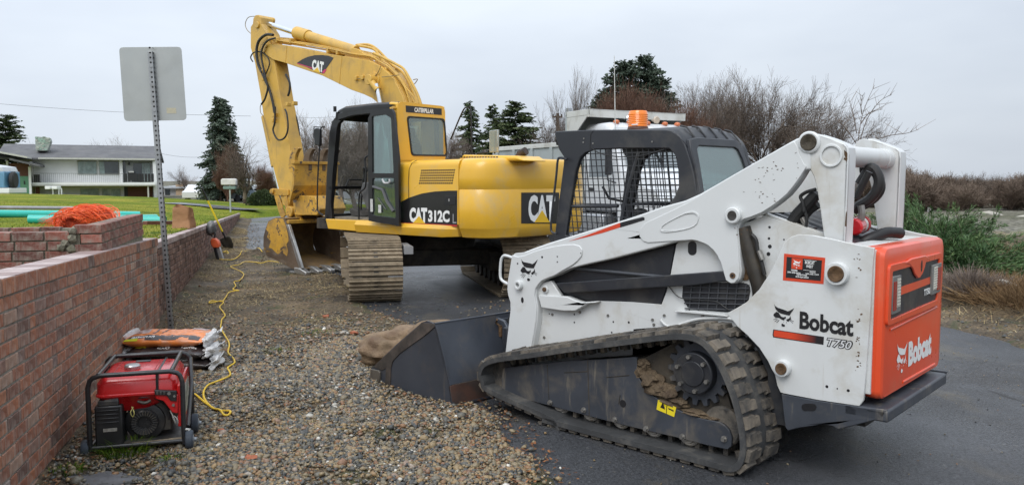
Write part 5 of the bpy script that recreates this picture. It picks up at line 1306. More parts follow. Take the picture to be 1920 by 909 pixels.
# raised lip round the recess
oo=rounded([(y*1.0,z)for y,z in RP([(1664,497),(1762,473),(1757,570),(1659,611)])],.03);ii=rounded(bpn,.015)
lp_(MB().prism(oo,XF_-.014,XF_+.004,'yz',holes=[list(reversed(ii))]),'panel_lip',ORG,.006,parent=dr_)
lp_(MB().prism(ii,XF_-.004,XF_+.001,'yz'),'grille_panel',LBK,parent=dr_)
lp_(MB().prism(RP([(1683,539),(1742,519),(1742,531.5),(1683,554.5)]),XF_-.0055,XF_-.003,'yz'),'orange_stripe',ORG,parent=dr_)
lg=RP([(1690,493),(1700,496),(1706,503),(1710,514),(1715,521),(1720,520),(1725,512),(1729,500),(1731,490),(1738,484),(1730,478),(1704,484)]);hl_=lp_(MB().prism(lg,XF_-.017,XF_-.003,'yz'),'latch_boss',ORG,.006,parent=dr_)
q=RP([(1722,498)])[0];lp_(MB().prism([(q[0]+.014*math.cos(a),q[1]+.034*math.sin(a))for a in [i*.6283 for i in range(10)]],XF_-.0185,XF_-.0165,'yz'),'latch_hole',DEC,parent=dr_)
def rword(s,quad,mt,bold,off=.005,sh=0,par=None):
    a,b,c=RP(quad);X=XF_-off
    return text(s,par or dr_,mt,(X,a[0],a[1]),(0,b[0]-a[0],b[1]-a[1]),(0,c[0]-a[0],c[1]-a[1]),.0005,bold,sh)
rword('T750',[(1730,555),(1742,550),(1730.5,542)],WHT_T,.05,.006)
rword('Bobcat',[(1702,688),(1745,663),(1703,641)],WHT_T,.06,.002)
a,b,c=RP([(1680,704),(1700,692),(1680.5,644)]);cat_head(dr_,WHT_T,(XF_-.001,a[0],a[1]),(0,b[0]-a[0],b[1]-a[1]),(0,c[0]-a[0],c[1]-a[1]),.002)
m=MB()
for pts in ([(1668,618),(1756,575)],[(1692,716),(1752,682)]):
    q=RP(pts);m.tube([(XF_+.001,q[0][0],q[0][1]),(XF_+.001,q[1][0],q[1][1])],.008,8)
lp_(m,'pressed_rib',ORG,parent=dr_)
for quad in ([(1668.5,518),(1684,515),(1682.5,583),(1666,590)],[(1743.5,497),(1760,491.5),(1757,546),(1741.5,553)]):
    P=RP(quad);hs=lp_(MB().prism(P,XF_-.018,XF_-.002,'yz'),'lamp_housing',M('lamp_grey',(.16,.16,.15),.55),.004,parent=dr_)
    def pq(u0,u1,v0,v1):return [(P[0][0]*(1-u)*(1-v)+P[1][0]*u*(1-v)+P[2][0]*u*v+P[3][0]*(1-u)*v,P[0][1]*(1-u)*(1-v)+P[1][1]*u*(1-v)+P[2][1]*u*v+P[3][1]*(1-u)*v)for u,v in ((u0,v0),(u1,v0),(u1,v1),(u0,v1))]
    left=quad[0][0]<1700
    r_,w__=((.08,.42),(.5,.85))if left else ((.55,.95),(.12,.5))
    MB().prism(pq(r_[0],r_[1],.14,.9),XF_-.021,XF_-.017,'yz').build('red_lens',M('red_lens',(.35,.008,.01),.15,coat=.5),hs)
    MB().prism(pq(w__[0],w__[1],.06,.84),XF_-.021,XF_-.017,'yz').build('clear_lens',M('clear_lens',(.5,.5,.45),.2,coat=.5),hs)
    m=MB()
    for k in range(9):v=.09+k*.083;m.prism(pq(w__[0],w__[1],v,v+.03),XF_-.0225,XF_-.0205,'yz')
    o=m.build('lens_ribs',M('lens_rib',(.7,.68,.6),.2),hs);o['kind']='stuff'
# gap behind the tailgate
m=MB();m.b2((XD+.13,-.52,dz0+.05),(XD+.17,.52,dz1-.06));lp_(m,'radiator_frame',LBK)
# ---- rear uprights with the cross tube
TY=.50
tw=[(1497,268),(1499,258),(1506,251),(1515,248.5),(1534,252),(1556,259),(1583,270),(1589,276),(1591,290),(1590,320),(1587,400),(1584,458),(1545,449),(1538,395),(1531,351),(1526,332),(1515,311),(1504,291),(1498,278)]
P=T(tw,TY);fl_w=.115
for sg in (1,-1):
    up_=lp_(MB().prism(P,sg*(TY-.022),sg*TY),'upright',WHTD,.006)
    ed=T([(1534,252),(1556,259),(1583,270),(1590,277),(1591,290),(1590,320),(1587,400),(1584,458)],TY);m=MB()
    inn=[(x+.018,z-.004)for x,z in ed]
    m.prism(ed+inn[::-1],sg*(TY-.0),sg*(TY-fl_w));lp_(m,'upright_flange',WHT,.005,parent=up_)
    lp_(MB().prism([(x+.002,z-.001)for x,z in P],sg*(TY-fl_w),sg*(TY-fl_w+.015)),'upright_inner_plate',WHTD,.003,parent=up_)
    x,z=LB.s(1515.5,267,TY+.02);m=MB();m.lathe([(.062,0),(.062,.012),(.054,.018),(.047,.018)],(x,sg*TY,z),(0,sg,0),28);lp_(m,'pin_boss',WHT,parent=up_)
    m=MB();m.lathe([(.047,0),(.044,.008),(.02,.006),(.012,.003)],(x,sg*(TY+.0185),z),(0,sg,0),24);lp_(m,'pin',M('greasy_pin',(.055,.045,.03),.5,.4,var=.5,vs=30,bump=(.6,60)),parent=up_)
    x,z=LB.s(1557.5,292,TY+.01);m=MB();m.ring((x,sg*(TY-.2),z),(x,sg*(TY+.010),z),.062,.050,32);lp_(m,'tube_collar',WHT,.002,parent=up_)
    m=MB();
    x2,z2=LB.s(1517.5,267,TY);
x,z=LB.s(1557.5,292,TY);m=MB();m.ring((x,-TY+.01,z),(x,TY-.01,z),.060,.0505,32);lp_(m,'cross_tube',WHTD)
m=MB();m.cyl((x,TY-.3,z),(x,TY-.29,z),.0505,n=24);lp_(m,'tube_plug',M('dark_inside',(.02,.02,.018),.8))
m=MB();rr_=[(1583,281),(1589,287),(1589,300),(1586,298),(1583,290)],[(1583,295),(1588,299),(1588,303),(1582,299)],[(1586,400),(1588,395),(1587.5,424),(1584,424)]
for p in rr_:m.prism(T(p,TY),TY,TY+.0012)
o=lp_(m,'worn_patch',RUST);o['kind']='stuff'
# ---- lift arms
AY=.48
arm=[(961.5,477),(966,474.5),(981,473),(1000,465.5),(1030,455),(1066,444),(1100,433.5),(1132,424),(1170,412),(1208,399.5),(1240,388),(1284,378-2),(1312,363.5),(1340,347.5),(1385,321.5),(1440,290),(1480,267),(1497,258),(1508,262),(1516,272),(1519,284),(1520,318),(1509,321-2),(1500,335),(1490,349),(1476,366),(1462,378),(1446,390),(1430,400),(1410,408),(1397,412),(1388,417),(1384,428),(1386,460),(1387,479),(1390,508),(1388,522),(1380,531),(1370,532),(1361,526),(1357,513),(1354,502),(1351,492),(1345,480),(1337,469),(1328,461),(1318,456),(1308,452),(1298,450.5),(1270,452.5),(1238,462),(1179,477.4),(1150,485),(1120,491.5),(1100,496),(1074,502),(1055,510),(1043,516),(1027,522),(1018,526),(1011,533),(1006,540),(1004,552),(1006,565),(1008,577),(1007,600),(1003,625),(998.5,650),(998,690),(945,690),(948.5,657),(952,630),(955,600),(957.5,580),(957,566),(953,553),(951.5,543),(952,528),(955,511)]
for sg in (1,-1):
    P=T(arm,AY+.03);A0,A1=(AY-.055),(AY+.03)
    am=lp_(MB().prism(P,sg*A0,sg*A1),'lift_arm',WHT if sg>0 else WHTD,.012,seg=3)
    pf=T([(961.5,478),(972,481),(985,478.5),(1000,472),(1020,466),(1040,461.5),(1060,458.5),(1077,457.7),(1088,460.5),(1093,468),(1091.5,480),(1083,490),(1074.5,497),(1058,506),(1043,515),(1027,521),(1018,525),(1011,532),(1005,541),(1003,552),(1005,565),(1007,577),(1006,600),(1002,625),(997.5,650),(997,690),(946,690),(949.5,657),(956,600),(958.5,580),(958,566),(954,553),(952.5,543),(953,528),(956,511)],A1)
    lp_(MB().prism(pf,sg*A1,sg*(A1+.009)),'arm_casting',WHT,.006,parent=am)
    pm_=T([(1200,443),(1199,435),(1204,425),(1212,417),(1230,409),(1262,394),(1290,380),(1330,356),(1385,323.5),(1440,292),(1480,269.5),(1490,265),(1496,275),(1500,290),(1508,306),(1513,312),(1500,333),(1490,347),(1476,364),(1462,376),(1446,388),(1430,398),(1410,406),(1397,410),(1386,416),(1382.5,428),(1384.5,460),(1385.5,479),(1388,508),(1386,521),(1379,529.5),(1370,530.5),(1362,525),(1358,512),(1352,491),(1346,479),(1338,468),(1329,460),(1319,455),(1308,451),(1298,449.5),(1270,451.5),(1245,453),(1216,455),(1207,452)],A1)
    lp_(MB().prism(pm_,sg*A1,sg*(A1+.007)),'arm_plate',WHT,.005,parent=am)
    rb=smooth_poly(T([(1238,431),(1243,423),(1262,411),(1287,398),(1300,395.5),(1310,399),(1313,407),(1307,423),(1290,430),(1262,435),(1243,436)],A1),1)
    rbi=[(sum(p[0]for p in rb)/len(rb)+(x-sum(p[0]for p in rb)/len(rb))*.93,sum(p[1]for p in rb)/len(rb)+(z-sum(p[1]for p in rb)/len(rb))*.84)for x,z in rb]
    lp_(MB().prism(rb,sg*(A1+.007),sg*(A1+.012),holes=[rbi[::-1]]),'pressed_rim',WHT,.003,parent=am)
    x,z=LB.s(1374,404,A1+.03);m=MB();m.lathe([(.05,0),(.05,.03),(.043,.036),(.030,.036)],(x,sg*(A1+.005),z),(0,sg,0),26);lp_(m,'pin_boss',WHT,parent=am)
    m=MB();m.lathe([(.030,0),(.028,.006),(.008,.003)],(x,sg*(A1+.039),z),(0,sg,0),20);lp_(m,'pin',M('dark_pin',(.06,.055,.05),.5,.4,vs=30,var=.4),parent=am)
    x,z=LB.s(1373.5,516.5,A1+.01);m=MB();m.cyl((x,sg*(A1+.005),z),(x,sg*(A1+.012),z),.018,n=18);lp_(m,'pin',RUST,parent=am);m=MB();m.cyl((x,sg*(A1+.012),z),(x,sg*(A1+.013),z),.008,n=12);lp_(m,'pin_hole',DEC,parent=am)
    x,z=LB.s(973,534,A1+.02);m=MB();m.ring((x,sg*(A1+.0),z),(x,sg*(A1+.042),z),.035,.016,28);lp_(m,'pin_boss',WHT,.004,parent=am);m=MB();m.cyl((x,sg*(A1+.009),z),(x,sg*(A1+.012),z),.0165,n=16);lp_(m,'pin',M('shadow_grey',(.2,.2,.2),.6),parent=am)
    m=MB().prism([(LB.s(981,562,A1)[0]+a,LB.s(981,562,A1)[1]+b)for a,b in [(.013*math.cos(t),.022*math.sin(t))for t in [i*.5236 for i in range(12)]]],sg*(A1+.009),sg*(A1+.0105));lp_(m,'slot',DEC,parent=am)
    hd_=T([(961,483),(948,479),(942,482),(939,492),(938,515),(941,525),(950,531),(953,532)],AY);m=MB();m.tube([(p.x,sg*(AY-.0),p.z)for p in spline([(x,0,z)for x,z in hd_],4)],.011,10);lp_(m,'hose_guard',WHT,parent=am)
sm_=MB()
for pl in ([(1009,478),(1015,481)],):pass
LAY=AY+.03+.009
m=MB()
for px,py,r in ((1016.5,482,.006),(970.5,494,.005),(1045,481,.004),(1045,491,.004),(1089,474.5,.003)):x,z=LB.s(px,py,LAY);m.cyl((x,LAY,z),(x,LAY+.001,z),r*1.4,n=10)
o=lp_(m,'bolt_holes',DEC);o['kind']='stuff'
a,b,c=LB.s(976,528,LAY),LB.s(1008.5,525,LAY),LB.s(976,485,LAY);cat_head(ld,DEC,(a[0],LAY,a[1]),(b[0]-a[0],0,b[1]-a[1]),(c[0]-a[0],0,c[1]-a[1]))
SY=AY+.03
lp_(MB().prism(T([(1067,452),(1100,441),(1132,429),(1163,417.5),(1163,426),(1132,436),(1100,444.5)],SY),SY,SY+.0015),'orange_stripe',DORG)
lp_(MB().prism(T([(1163,417.5),(1205,406.8),(1208.6,408),(1208.5,412.5),(1185,420),(1163,426.5)],SY),SY,SY+.0015),'black_stripe',DEC)
# ---- lift cylinders behind the lobe
for sg in (1,-1):
    m=MB();q=T([(1391,428),(1405,470),(1424,535),(1432,600)],AY-.02);m.tube([(x,sg*(AY-.03),z)for x,z in q],.052,18);lp_(m,'lift_cylinder',M('oily_cylinder',(.035,.03,.024),.4,.2,var=.4,vs=6,dirt=((.09,.07,.045),.4,5)))
m=MB();q=T([(1410,440),(1418,450),(1421,470),(1428,490),(1434,515)],AY);m.tube([(p.x,AY-.0,p.z)for p in spline([(x,0,z)for x,z in q],4)],.011,8);lp_(m,'hydraulic_hose',HOSE)
m=MB();q=T([(1422,470),(1429,487)],AY+.02);m.tube([(x,AY+.01,z)for x,z in q],.016,8);lp_(m,'hose_fitting',STL)
m=MB();x,z=LB.s(1395,510,AY-.02);m.cyl((x,AY-.07,z),(x,AY-.02,z),.05,n=18);lp_(m,'cylinder_eye',RUST)
# hoses at the upright
for pts,y,r,mt in (([(1483,421),(1493,404),(1506,390),(1520,375),(1532,362)],.40,.034,HOSE),([(1495,424),(1505,408),(1518,392),(1533,382)],.36,.03,HOSE),([(1508,397),(1505,380),(1501,370),(1504,365),(1515,359),(1530,355)],.44,.010,HOSE),([(1511,425),(1513,410),(1509,395)],.43,.009,HOSE),
                      ([(1612,345),(1630,318),(1640,318),(1648,335),(1646,352),(1632,372),(1612,385),(1600,395)],.05,.03,HOSE),([(1614,318),(1636,320),(1650,340),(1650,358),(1636,375),(1608,392)],-.05,.026,HOSE),([(1605,372),(1618,345),(1630,322)],.2,.02,HOSE),([(1614,385),(1616,400),(1614,412)],.1,.02,STL)):
    q=T(pts,y);lp_(MB().tube([(p.x,y,p.z)for p in spline([(x,0,z)for x,z in q],5)],r,10),'hydraulic_hose',mt)
for px,py in ((1481,428),(1490,423),(1500,430),(1507,415),(1478,436),(1510,430)):
    x,z=LB.s(px,py,.42);lp_(MB().cyl((x+.012,.41,z+.02),(x-.012,.41,z-.02),.018,n=6),'hose_fitting',STL)
m=MB().prism(T([(1466,441),(1502,431),(1516,431),(1522,439),(1500,441),(1475,447)],.44),.36,.44);lp_(m,'valve_block',M('greasy_black',(.03,.028,.025),.5,var=.4,vs=20))
wr_=T([(1253,537),(1266,553),(1280,560),(1310,563),(1340,565),(1356,575),(1366,582)],CYB+.03);lp_(MB().tube([(p.x,CYB+.02,p.z)for p in spline([(x,0,z)for x,z in wr_],4)],.0035,6),'loose_wire',HOSE)
# extinguisher and exhaust on the deck
fe=Vector((LB.s(1600,424,.16)[0],.16,LB.s(1600,426,.16)[1]));fd=Vector((0.02,-.22,.012))
m=MB();m.lathe([(.0,0),(.04,.0),(.05,.012),(.05,.15),(.046,.175),(.03,.19),(.03,.21),(.018,.22)],fe,fd,24);exo=lp_(m,'fire_extinguisher_bottle',M('extinguisher_red',(.5,.01,.015),.2,coat=.5));
m=MB();m.lathe([(.0508,.10),(.0508,.145)],fe,fd,24);m.build('bottle_label',M('label_white',(.6,.6,.6),.5),exo,flip=True)
m=MB();m.lathe([(.056,.15),(.056,.185)],fe,fd,12);m.build('bottle_bracket',M('bracket_red',(.4,.01,.012),.4),exo)
q=[(LB.s(1622,456,.12)[0]+.03,.12,topz(xt1+.1)-.02),(LB.s(1622,456,.12)[0],.11,LB.s(1630,452,.12)[1]),(LB.s(1648,441,.05)[0],.05,LB.s(1648,441,.05)[1]),(LB.s(1665,437,-.02)[0],-.02,LB.s(1665,436,-.02)[1]),(LB.s(1688,438,-.12)[0],-.12,LB.s(1688,437,-.12)[1])]
m=MB();m.tube(spline(q,5),.033,16,cap=True);lp_(m,'exhaust_pipe',M('exhaust_black',(.02,.02,.021),.5,.3,var=.2,dirt=((.05,.05,.05),.3,8)))
E_=Vector(q[-1]);D_=(Vector(q[-1])-Vector(q[-2])).normalized();m=MB();m.cyl(E_+D_*.0005,E_+D_*.002,.026,n=16);lp_(m,'exhaust_mouth',DEC)
# ---- cab
CB=.42
cab_o=[(1040,246.5),(1075,245),(1109,243.5),(1180,243),(1245,243),(1262,246),(1275,255),(1285,272),(1294,300),(1301,328),(1307,365),(1310,400),(1290,470),(1270,560),(1020,568),(1030,500),(1038,455),(1047,380),(1056,310),(1057,295),(1048,281),(1041,258)]
win=[(1100,285),(1110,281),(1180,278.5),(1240,278),(1256,280),(1266,292),(1271,320),(1272,350),(1266,365),(1255,383),(1230,395),(1170,412),(1100,434),(1066,444),(1060,441),(1070,375),(1080,318),(1088,296)]
win2=[(1108,497),(1180,480),(1238,466),(1240,470),(1234,490),(1228,502),(1150,505)]
for sg in (1,-1):
    P=T(cab_o,CB);W_=T(win,CB);W2_=T(win2,CB)
    lp_(MB().prism(P,sg*(CB-.04),sg*CB,holes=[W_[::-1],W2_[::-1]]),'cab_side',LBK,.01,seg=3)
    m=MB();xs_=[p[0]for p in W_];zs_=[p[1]for p in W_];
    pit=.0435
    def inside(x,z,poly):
        c=False;n=len(poly);j=n-1
        for i in range(n):
            if (poly[i][1]>z)!=(poly[j][1]>z)and x<(poly[j][0]-poly[i][0])*(z-poly[i][1])/(poly[j][1]-poly[i][1])+poly[i][0]:c=not c
            j=i
        return c
    zb=min(zs_+[p[1]for p in W2_]);ztp=max(zs_)
    xA,xB=min(xs_),max(xs_);k=0
    x=xA-.3
    while x<xB+.2:
        za=None;z=zb-.01
        while z<ztp+.01:
            xx=x+(z-zb)*.13;ok=inside(xx,z,W_)or inside(xx,z,W2_)or inside(xx,z-.03,W_)or inside(xx,z+.03,W_)
            if ok and za is None:za=(xx,z)
            if not ok and za is not None:m.box(((za[0]+xx)/2,sg*(CB-.02),(za[1]+z)/2),(.0058,.005,z-za[1]+.01),Matrix.Rotation(math.atan(.13),3,'Y'));za=None
            z+=.01
        if za is not None:m.box(((za[0]+xx)/2,sg*(CB-.02),(za[1]+z)/2),(.0058,.005,z-za[1]+.01),Matrix.Rotation(math.atan(.13),3,'Y'))
        x+=pit
    z=zb+.01
    while z<ztp:
        xa_=None;x=xA-.01
        while x<xB+.02:
            ok=inside(x,z,W_)or inside(x,z,W2_)
            if ok and xa_ is None:xa_=x
            if not ok and xa_ is not None:m.b2((xa_-.01,sg*(CB-.0235),z-.003),(x+.01,sg*(CB-.0165),z+.003));xa_=None
            x+=.01
        z+=pit
    o=lp_(m,'window_mesh',LBK);o['kind']='stuff'
    m=MB();px_=((1125,284),(1150,284))
    q=T([(1196,284),(1178,345),(1163,412)],CB-.01);m.tube([(x,sg*(CB-.03),z)for x,z in q],.017,8);lp_(m,'window_bar',LBK)
    q=T([(1066,387),(1156,386)],CB-.01);m=MB();m.tube([(x,sg*(CB-.028),z)for x,z in q],.014,8);lp_(m,'window_bar',LBK)
# roof
zr=LB.s(1180,243,CB)[1];xr0=LB.s(1040,247,CB)[0];xrb=LB.s(1262,246,CB)[0];xre=LB.s(1276,256,CB)[0];zre=LB.s(1276,256,CB)[1]
def rs(x,z,cr=.035,k=0):return [(x,y,z-.07+0)for y in (-CB+.01+k,CB-.01-k)]+[(x,CB-k,z-.03),(x,CB-.03-k,z-.004),(x,CB*.5,z+cr*.6),(x,0,z+cr),(x,-CB*.5,z+cr*.6),(x,-CB+.03+k,z-.004),(x,-CB+k,z-.03)]
m=MB();m.loft([rs(xr0,zr-.015,.0,.01),rs(xr0-.03,zr,.006),rs(xrb+.45,zr,.025),rs(xrb+.05,zr,.03),rs(xrb-.02,zr-.012,.028),rs(xre-.02,zre+.0,.02),rs(xre-.05,zre-.04,.01,.01)]);lp_(m,'cab_roof',LBK,sharp=50)
m=MB();q=T([(1106,286),(1106,270),(1107,252),(1112,245)],CB+.002);m.tube([(x,CB+.0,z)for x,z in q],.004,6);lp_(m,'roof_seam',DEC)
for px,py in ((1112,269),(1223,266),(1094,267),(1095,260)):
    x,z=LB.s(px,py,CB);lp_(MB().cyl((x,CB,z),(x,CB+.004,z),.006,n=10),'bolt',STL)
for k in range(5):
    yv=.30-k*.15;m=MB();m.tube([(xrb+.02,yv,zr+.026-abs(yv)*.03),(xrb-.03,yv,zr+.014-abs(yv)*.03),(xre-.03,yv,zre+.012-abs(yv)*.03),(xre-.052,yv,zre-.03)],.006,8);lp_(m,'roof_groove',LBK)
# rear of the cab: sloping frame with window
rq=[(1288,262),(1376,258),(1398,318),(1412,400),(1315,405),(1306,360),(1299,322)]
xa1,xa2=LB.s(1285,272,CB)[0],LB.s(1308,375,CB)[0];za1,za2=LB.s(1285,272,CB)[1],LB.s(1308,375,CB)[1]
def rear_pt(px,py):   # on the slanting rear plane
    for _ in range(1):pass
    x=(xa1+xa2)/2
    for _ in range(8):
        y,z=LB.r(px,py,x);x=xa1+(z-za1)/(za2-za1)*(xa2-xa1)
    return (x,y,z)
def rear_slab(name,o,ins_,d,mt,off=0.0,holes=None,bev=0):
    A=[rear_pt(*p)for p in o];Hh=[[rear_pt(*p)for p in h]for h in (holes or [])]
    P2=[(p[1],p[2])for p in A];H2=[[(p[1],p[2])for p in h][::-1]for h in Hh]
    m=MB();m.prism(P2,off-d,off,'yz',holes=H2);f=lambda z:xa1+(z-za1)/(za2-za1)*(xa2-xa1)
    m.v=[(v[0]+f(v[2]),v[1],v[2])for v in m.v];return lp_(m,name,mt,bev)
yl_,yr_=CB,-CB
def bkpts(l):return l
gl_px=[(1303,273.5),(1371,277),(1377,281),(1385,298),(1393,322),(1402,365),(1402,395),(1318,395),(1311,345),(1305,308),(1300,280)]
fr_o=[(1286,262),(1300,258),(1370,262),(1379,267),(1390,290),(1400,320),(1410,365),(1412,405),(1312,405),(1304,350),(1296,310),(1288,280)]
rear_slab('cab_rear_frame',fr_o,None,.03,LBK,0,[gl_px],.006)
c_x=sum(p[0]for p in gl_px)/len(gl_px);c_y=sum(p[1]for p in gl_px)/len(gl_px)
rear_slab('rear_window',[(c_x+(x-c_x)*1.0,c_y+(y-c_y)*1.0)for x,y in gl_px],None,.006,glass('loader_rear_glass',(.45,.62,.6),.16,.16),-.012)
for px,py in ((1304,276),(1376,279)):q=rear_pt(px,py);m=MB();m.cyl((q[0]+.0,q[1],q[2]),(q[0]-.014,q[1],q[2]),.012,n=10);lp_(m,'window_clamp',DEC)
q=rear_pt(1301,322);m=MB();m.cyl(q,(q[0]-.02,q[1],q[2]),.012,n=10);lp_(m,'window_clamp',DEC)
# beacon
bx,by_=LB.g(1196,243,zr+.02);bz=zr+.015
m=MB();m.lathe([(.072,0),(.075,.006),(.07,.024)],(bx,by_,bz),n=32);lp_(m,'beacon_base',M('beacon_base',(.08,.03,.015),.5))
m=MB();pr=[(.068,.022)]
for k in range(7):z=.03+k*.013;pr+=[(.0695,z),(.067,z+.0065)]
pr+=[(.066,.125),(.060,.134),(.03,.137)]
m.lathe(pr,(bx,by_,bz-.0),n=32);lp_(m,'beacon_lens',M('amber_lens',(.85,.21,.01),.18,coat=.6,emit=((1,.25,.01),.10)))
m=MB();x,y=LB.g(1186,241,zr+.05);m.box((bx-.02,by_+.071,bz+.035),(.05,.004,.008));lp_(m,'beacon_label',WHT_T)
# grab handle, seat, bar, inside
q=T([(1063,299),(1052,296),(1046,300),(1043,330),(1036,390),(1033,425),(1036,436),(1044,438)],CB+.03);lp_(MB().tube([(p.x,CB+.03,p.z)for p in spline([(x,0,z)for x,z in q],4)],.0085,8),'grab_handle',LBK)
sx0=LB.s(1235,400,0)[0];m=MB();m.prism([(sx0-.1,.75),(sx0+.4,.75),(sx0+.42,.95),(sx0+.05,.92),(sx0-.02,1.35),(sx0-.12,1.35)],-.22,.22);lp_(m,'seat',BLK,.02)
m=MB();m.b2((LB.s(1290,400,0)[0],-CB+.04,.5),(LB.s(1040,450,0)[0],CB-.05,.9));lp_(m,'cab_tub',LBK)
m=MB();
for pts in ([(1130,350),(1142,372),(1180,380)],):q=T(pts,-.1);m.tube([(x,-.1,z)for x,z in q],.01,6)
lp_(m,'control_cable',HOSE)
m=MB();q=T([(1107,276),(1125,288),(1160,294),(1200,292),(1245,280)],CB+.01);m.tube([(p.x,CB+.004,p.z)for p in spline([(x,0,z)for x,z in q],4)],.0035,6);lp_(m,'loose_wire',HOSE)
for y in (.3,-.3):m=MB();xx=LB.s(1110,470,0)[0];m.tube([(xx,y,.9),(xx-.03,y,1.12),(xx-.0,y,1.2)],[.012,.012,.022],8);lp_(m,'joystick',BLK)
# ---- bucket and its coupler
BU=Fr(gp(848,764),LB.ang)
bd_=gp(695,714);u=(bd_[0]-BU.O[0],bd_[1]-BU.O[1]);BU=Fr(gp(848,764),math.atan2(u[1],u[0]))
sgb=BU.ang
bucket_y=((BU.O[0]-LB.O[0])*LB.L[0]+(BU.O[1]-LB.O[1])*LB.L[1])
# everything of the bucket in its own turned frame, as a child mesh in loader coordinates
def BL(x,y,z):P=BU.w(x,y,z);d=(P[0]-LB.O[0],P[1]-LB.O[1]);return (d[0]*LB.F[0]+d[1]*LB.F[1],d[0]*LB.L[0]+d[1]*LB.L[1],z)
def bpart(m,name,mt,bev=0,parent=None,label=None):m.v=[BL(*v)for v in m.v];return lp_(m,name,mt,bev,label,parent=parent)
sd_px=[(849,764),(836,760),(790,747),(732,731),(700,720),(694,714),(696,690),(700,687),(745,644),(791,604),(800,601),(815,607),(820,622),(833,672),(843,722)]
SP=BU.S(sd_px,0);SP=[(x,max(z,.004))for x,z in SP];BWL=1.72
bk_=bpart(MB().prism(SP,-.02,0),'bucket',BKTL,.003)
bpart(MB().prism(SP,-BWL,-BWL+.02),'bucket_side',BKTL,.003)
st_=BU.S([(700,687),(791,604),(815,607),(815,613),(800,626),(750,662),(737,676),(733,690),(732,730),(722,727),(724,690),(716,694)],.004)
bpart(MB().prism(st_,0,.007),'wear_strip',M('scratched_steel',(.075,.066,.06),.5,.4,var=.3,vs=10,dirt=((.16,.13,.11),.5,9)),.002)
wp=BU.S([(695,713),(696,691),(711,694),(713,697),(713,718),(706,717)],.01);bpart(MB().prism(wp,.0,.02),'corner_block',M('worn_block',(.14,.125,.105),.45,.5,var=.3,vs=8),.004)
bkx,bkz=BU.s(815,607,0);b0x,b0z=BU.s(849,764,0);mx_,mz_=BU.s(843.6,722,0)
m=MB();rb_=[(bkx+.01,bkz),(mx_,mz_),(b0x,max(b0z,.004)),(b0x+.02,.004),(mx_+.02,mz_),(bkx+.03,bkz)]
m.prism([(bkx,bkz),(mx_,mz_),(mx_+.015,mz_),(bkx+.018,bkz)],-BWL,0);bpart(m,'bucket_back',BKTL,.002)
m=MB().prism([(mx_+.001,mz_-.004),(b0x+.001,.006),(b0x+.02,.006),(mx_+.02,mz_-.004)],-BWL,0);bpart(m,'bucket_heel',M('heel_steel',(.06,.045,.04),.5,.3,var=.3,vs=6,dirt=((.13,.06,.04),.4,4)),.003)
m=MB();xq=SP[5][0];m.b2((b0x,-BWL+.02,.005),(xq,-.02,.022));bpart(m,'bucket_floor',BKTL)
m=MB();m.tube([(bkx+.005,.0,bkz),(bkx+.005,-BWL,bkz)],.009,8);bpart(m,'top_rail',BKTL)
for yy in (-.62,-1.32):
    m=MB();m.prism([(bkx+.002,bkz-.02),(mx_+.03,mz_+.10),(mx_-.10,mz_+.20),(bkx-.10,bkz-.04)],yy-.015,yy+.015);bpart(m,'bucket_rib',BKTL,.006)
m=MB();m.prism([(bkx+.0,bkz-.05),(bkx-.04,bkz-.03),(bkx-.05,bkz-.09),(bkx-.0,bkz-.12)],-1.30,-.64);bpart(m,'coupler_beam',BKTL,.006)
tpx=BU.r(905,620,bkx-.005)
m=MB().prism([BU.r(x,y,bkx-.004)for x,y in ((889,600),(876,615),(861,632),(860,640),(873,652),(890,661),(897,663),(900,655),(896,620))],bkx-.012,bkx-.002,'yz');m.v=[v for v in m.v];bpart(m,'coupler_plate',BKTL,.003)
m=MB();z_=bkz;
for k in range(9):yv=-1.02-k*.07;m.b2((bkx-.03,yv,bkz+.004),(bkx+.02,yv-.04,bkz+.018))
o=bpart(m,'step_teeth',BKTL);o['kind']='stuff'
cpx=BL(bkx-.1,-.95,.3)
for k,yy in enumerate((.30,.22,.06,-.08,-.30)):
    m=MB();x_=LB.s(960,620,.4)[0];m.prism([(x_+.03,.18),(x_+.14,.2),(x_+.18,.50),(x_+.10,.60),(x_+.02,.55)],yy-.012,yy+.012);lp_(m,'coupler_rib',LBK,.004)
m=MB();m.b2((x_+.0,-.45,.16),(x_+.05,.45,.52));lp_(m,'coupler_frame',LBK,.01)
m=MB();q=LB.s(932,625,.42);m.cyl((q[0],.38,q[1]-.03),(q[0],.38,q[1]+.06),.016,n=10);m.tube([(q[0],.38,q[1]+.05),(q[0]+.03,.40,q[1]+.08),(q[0],.42,q[1]+.11)],.008,6);lp_(m,'coupler_latch',RUST)
# rough boulder lying in front of the bucket
rk=MB();c=gp(722,706);rk.blob((c[0]+.13,c[1]+.52,.16),.28,4,.16,(1.5,.85,.62),3);rk.blob((c[0]-.05,c[1]+.42,.14),.21,4,.14,(1.15,.9,.72),9)
rk.blob((c[0]+.45,c[1]+.35,.25),.22,4,.12,(1.3,.8,.85),5)
tag(rk.build('boulder',M('sandstone',(.235,.165,.10),.85,var=.35,vs=7,bump=(1,14,.03),dirt=((.12,.07,.045),.5,5),chips=((.36,.31,.25),.25,9)),sharp=60),'long brown sandstone boulder lying against the lip of the dark loader bucket','boulder')
# ================================================================ SIGN, GENERATOR, BAGS, CORD AND THE REST
GALV=M('galvanised',(.33,.34,.345),.45,.7,var=.15,vs=10,dirt=((.22,.21,.19),.3,6))
SGNB=M('sign_back',(.43,.445,.43),.38,.55,var=.06,vs=2,dirt=((.37,.38,.36),.3,3))
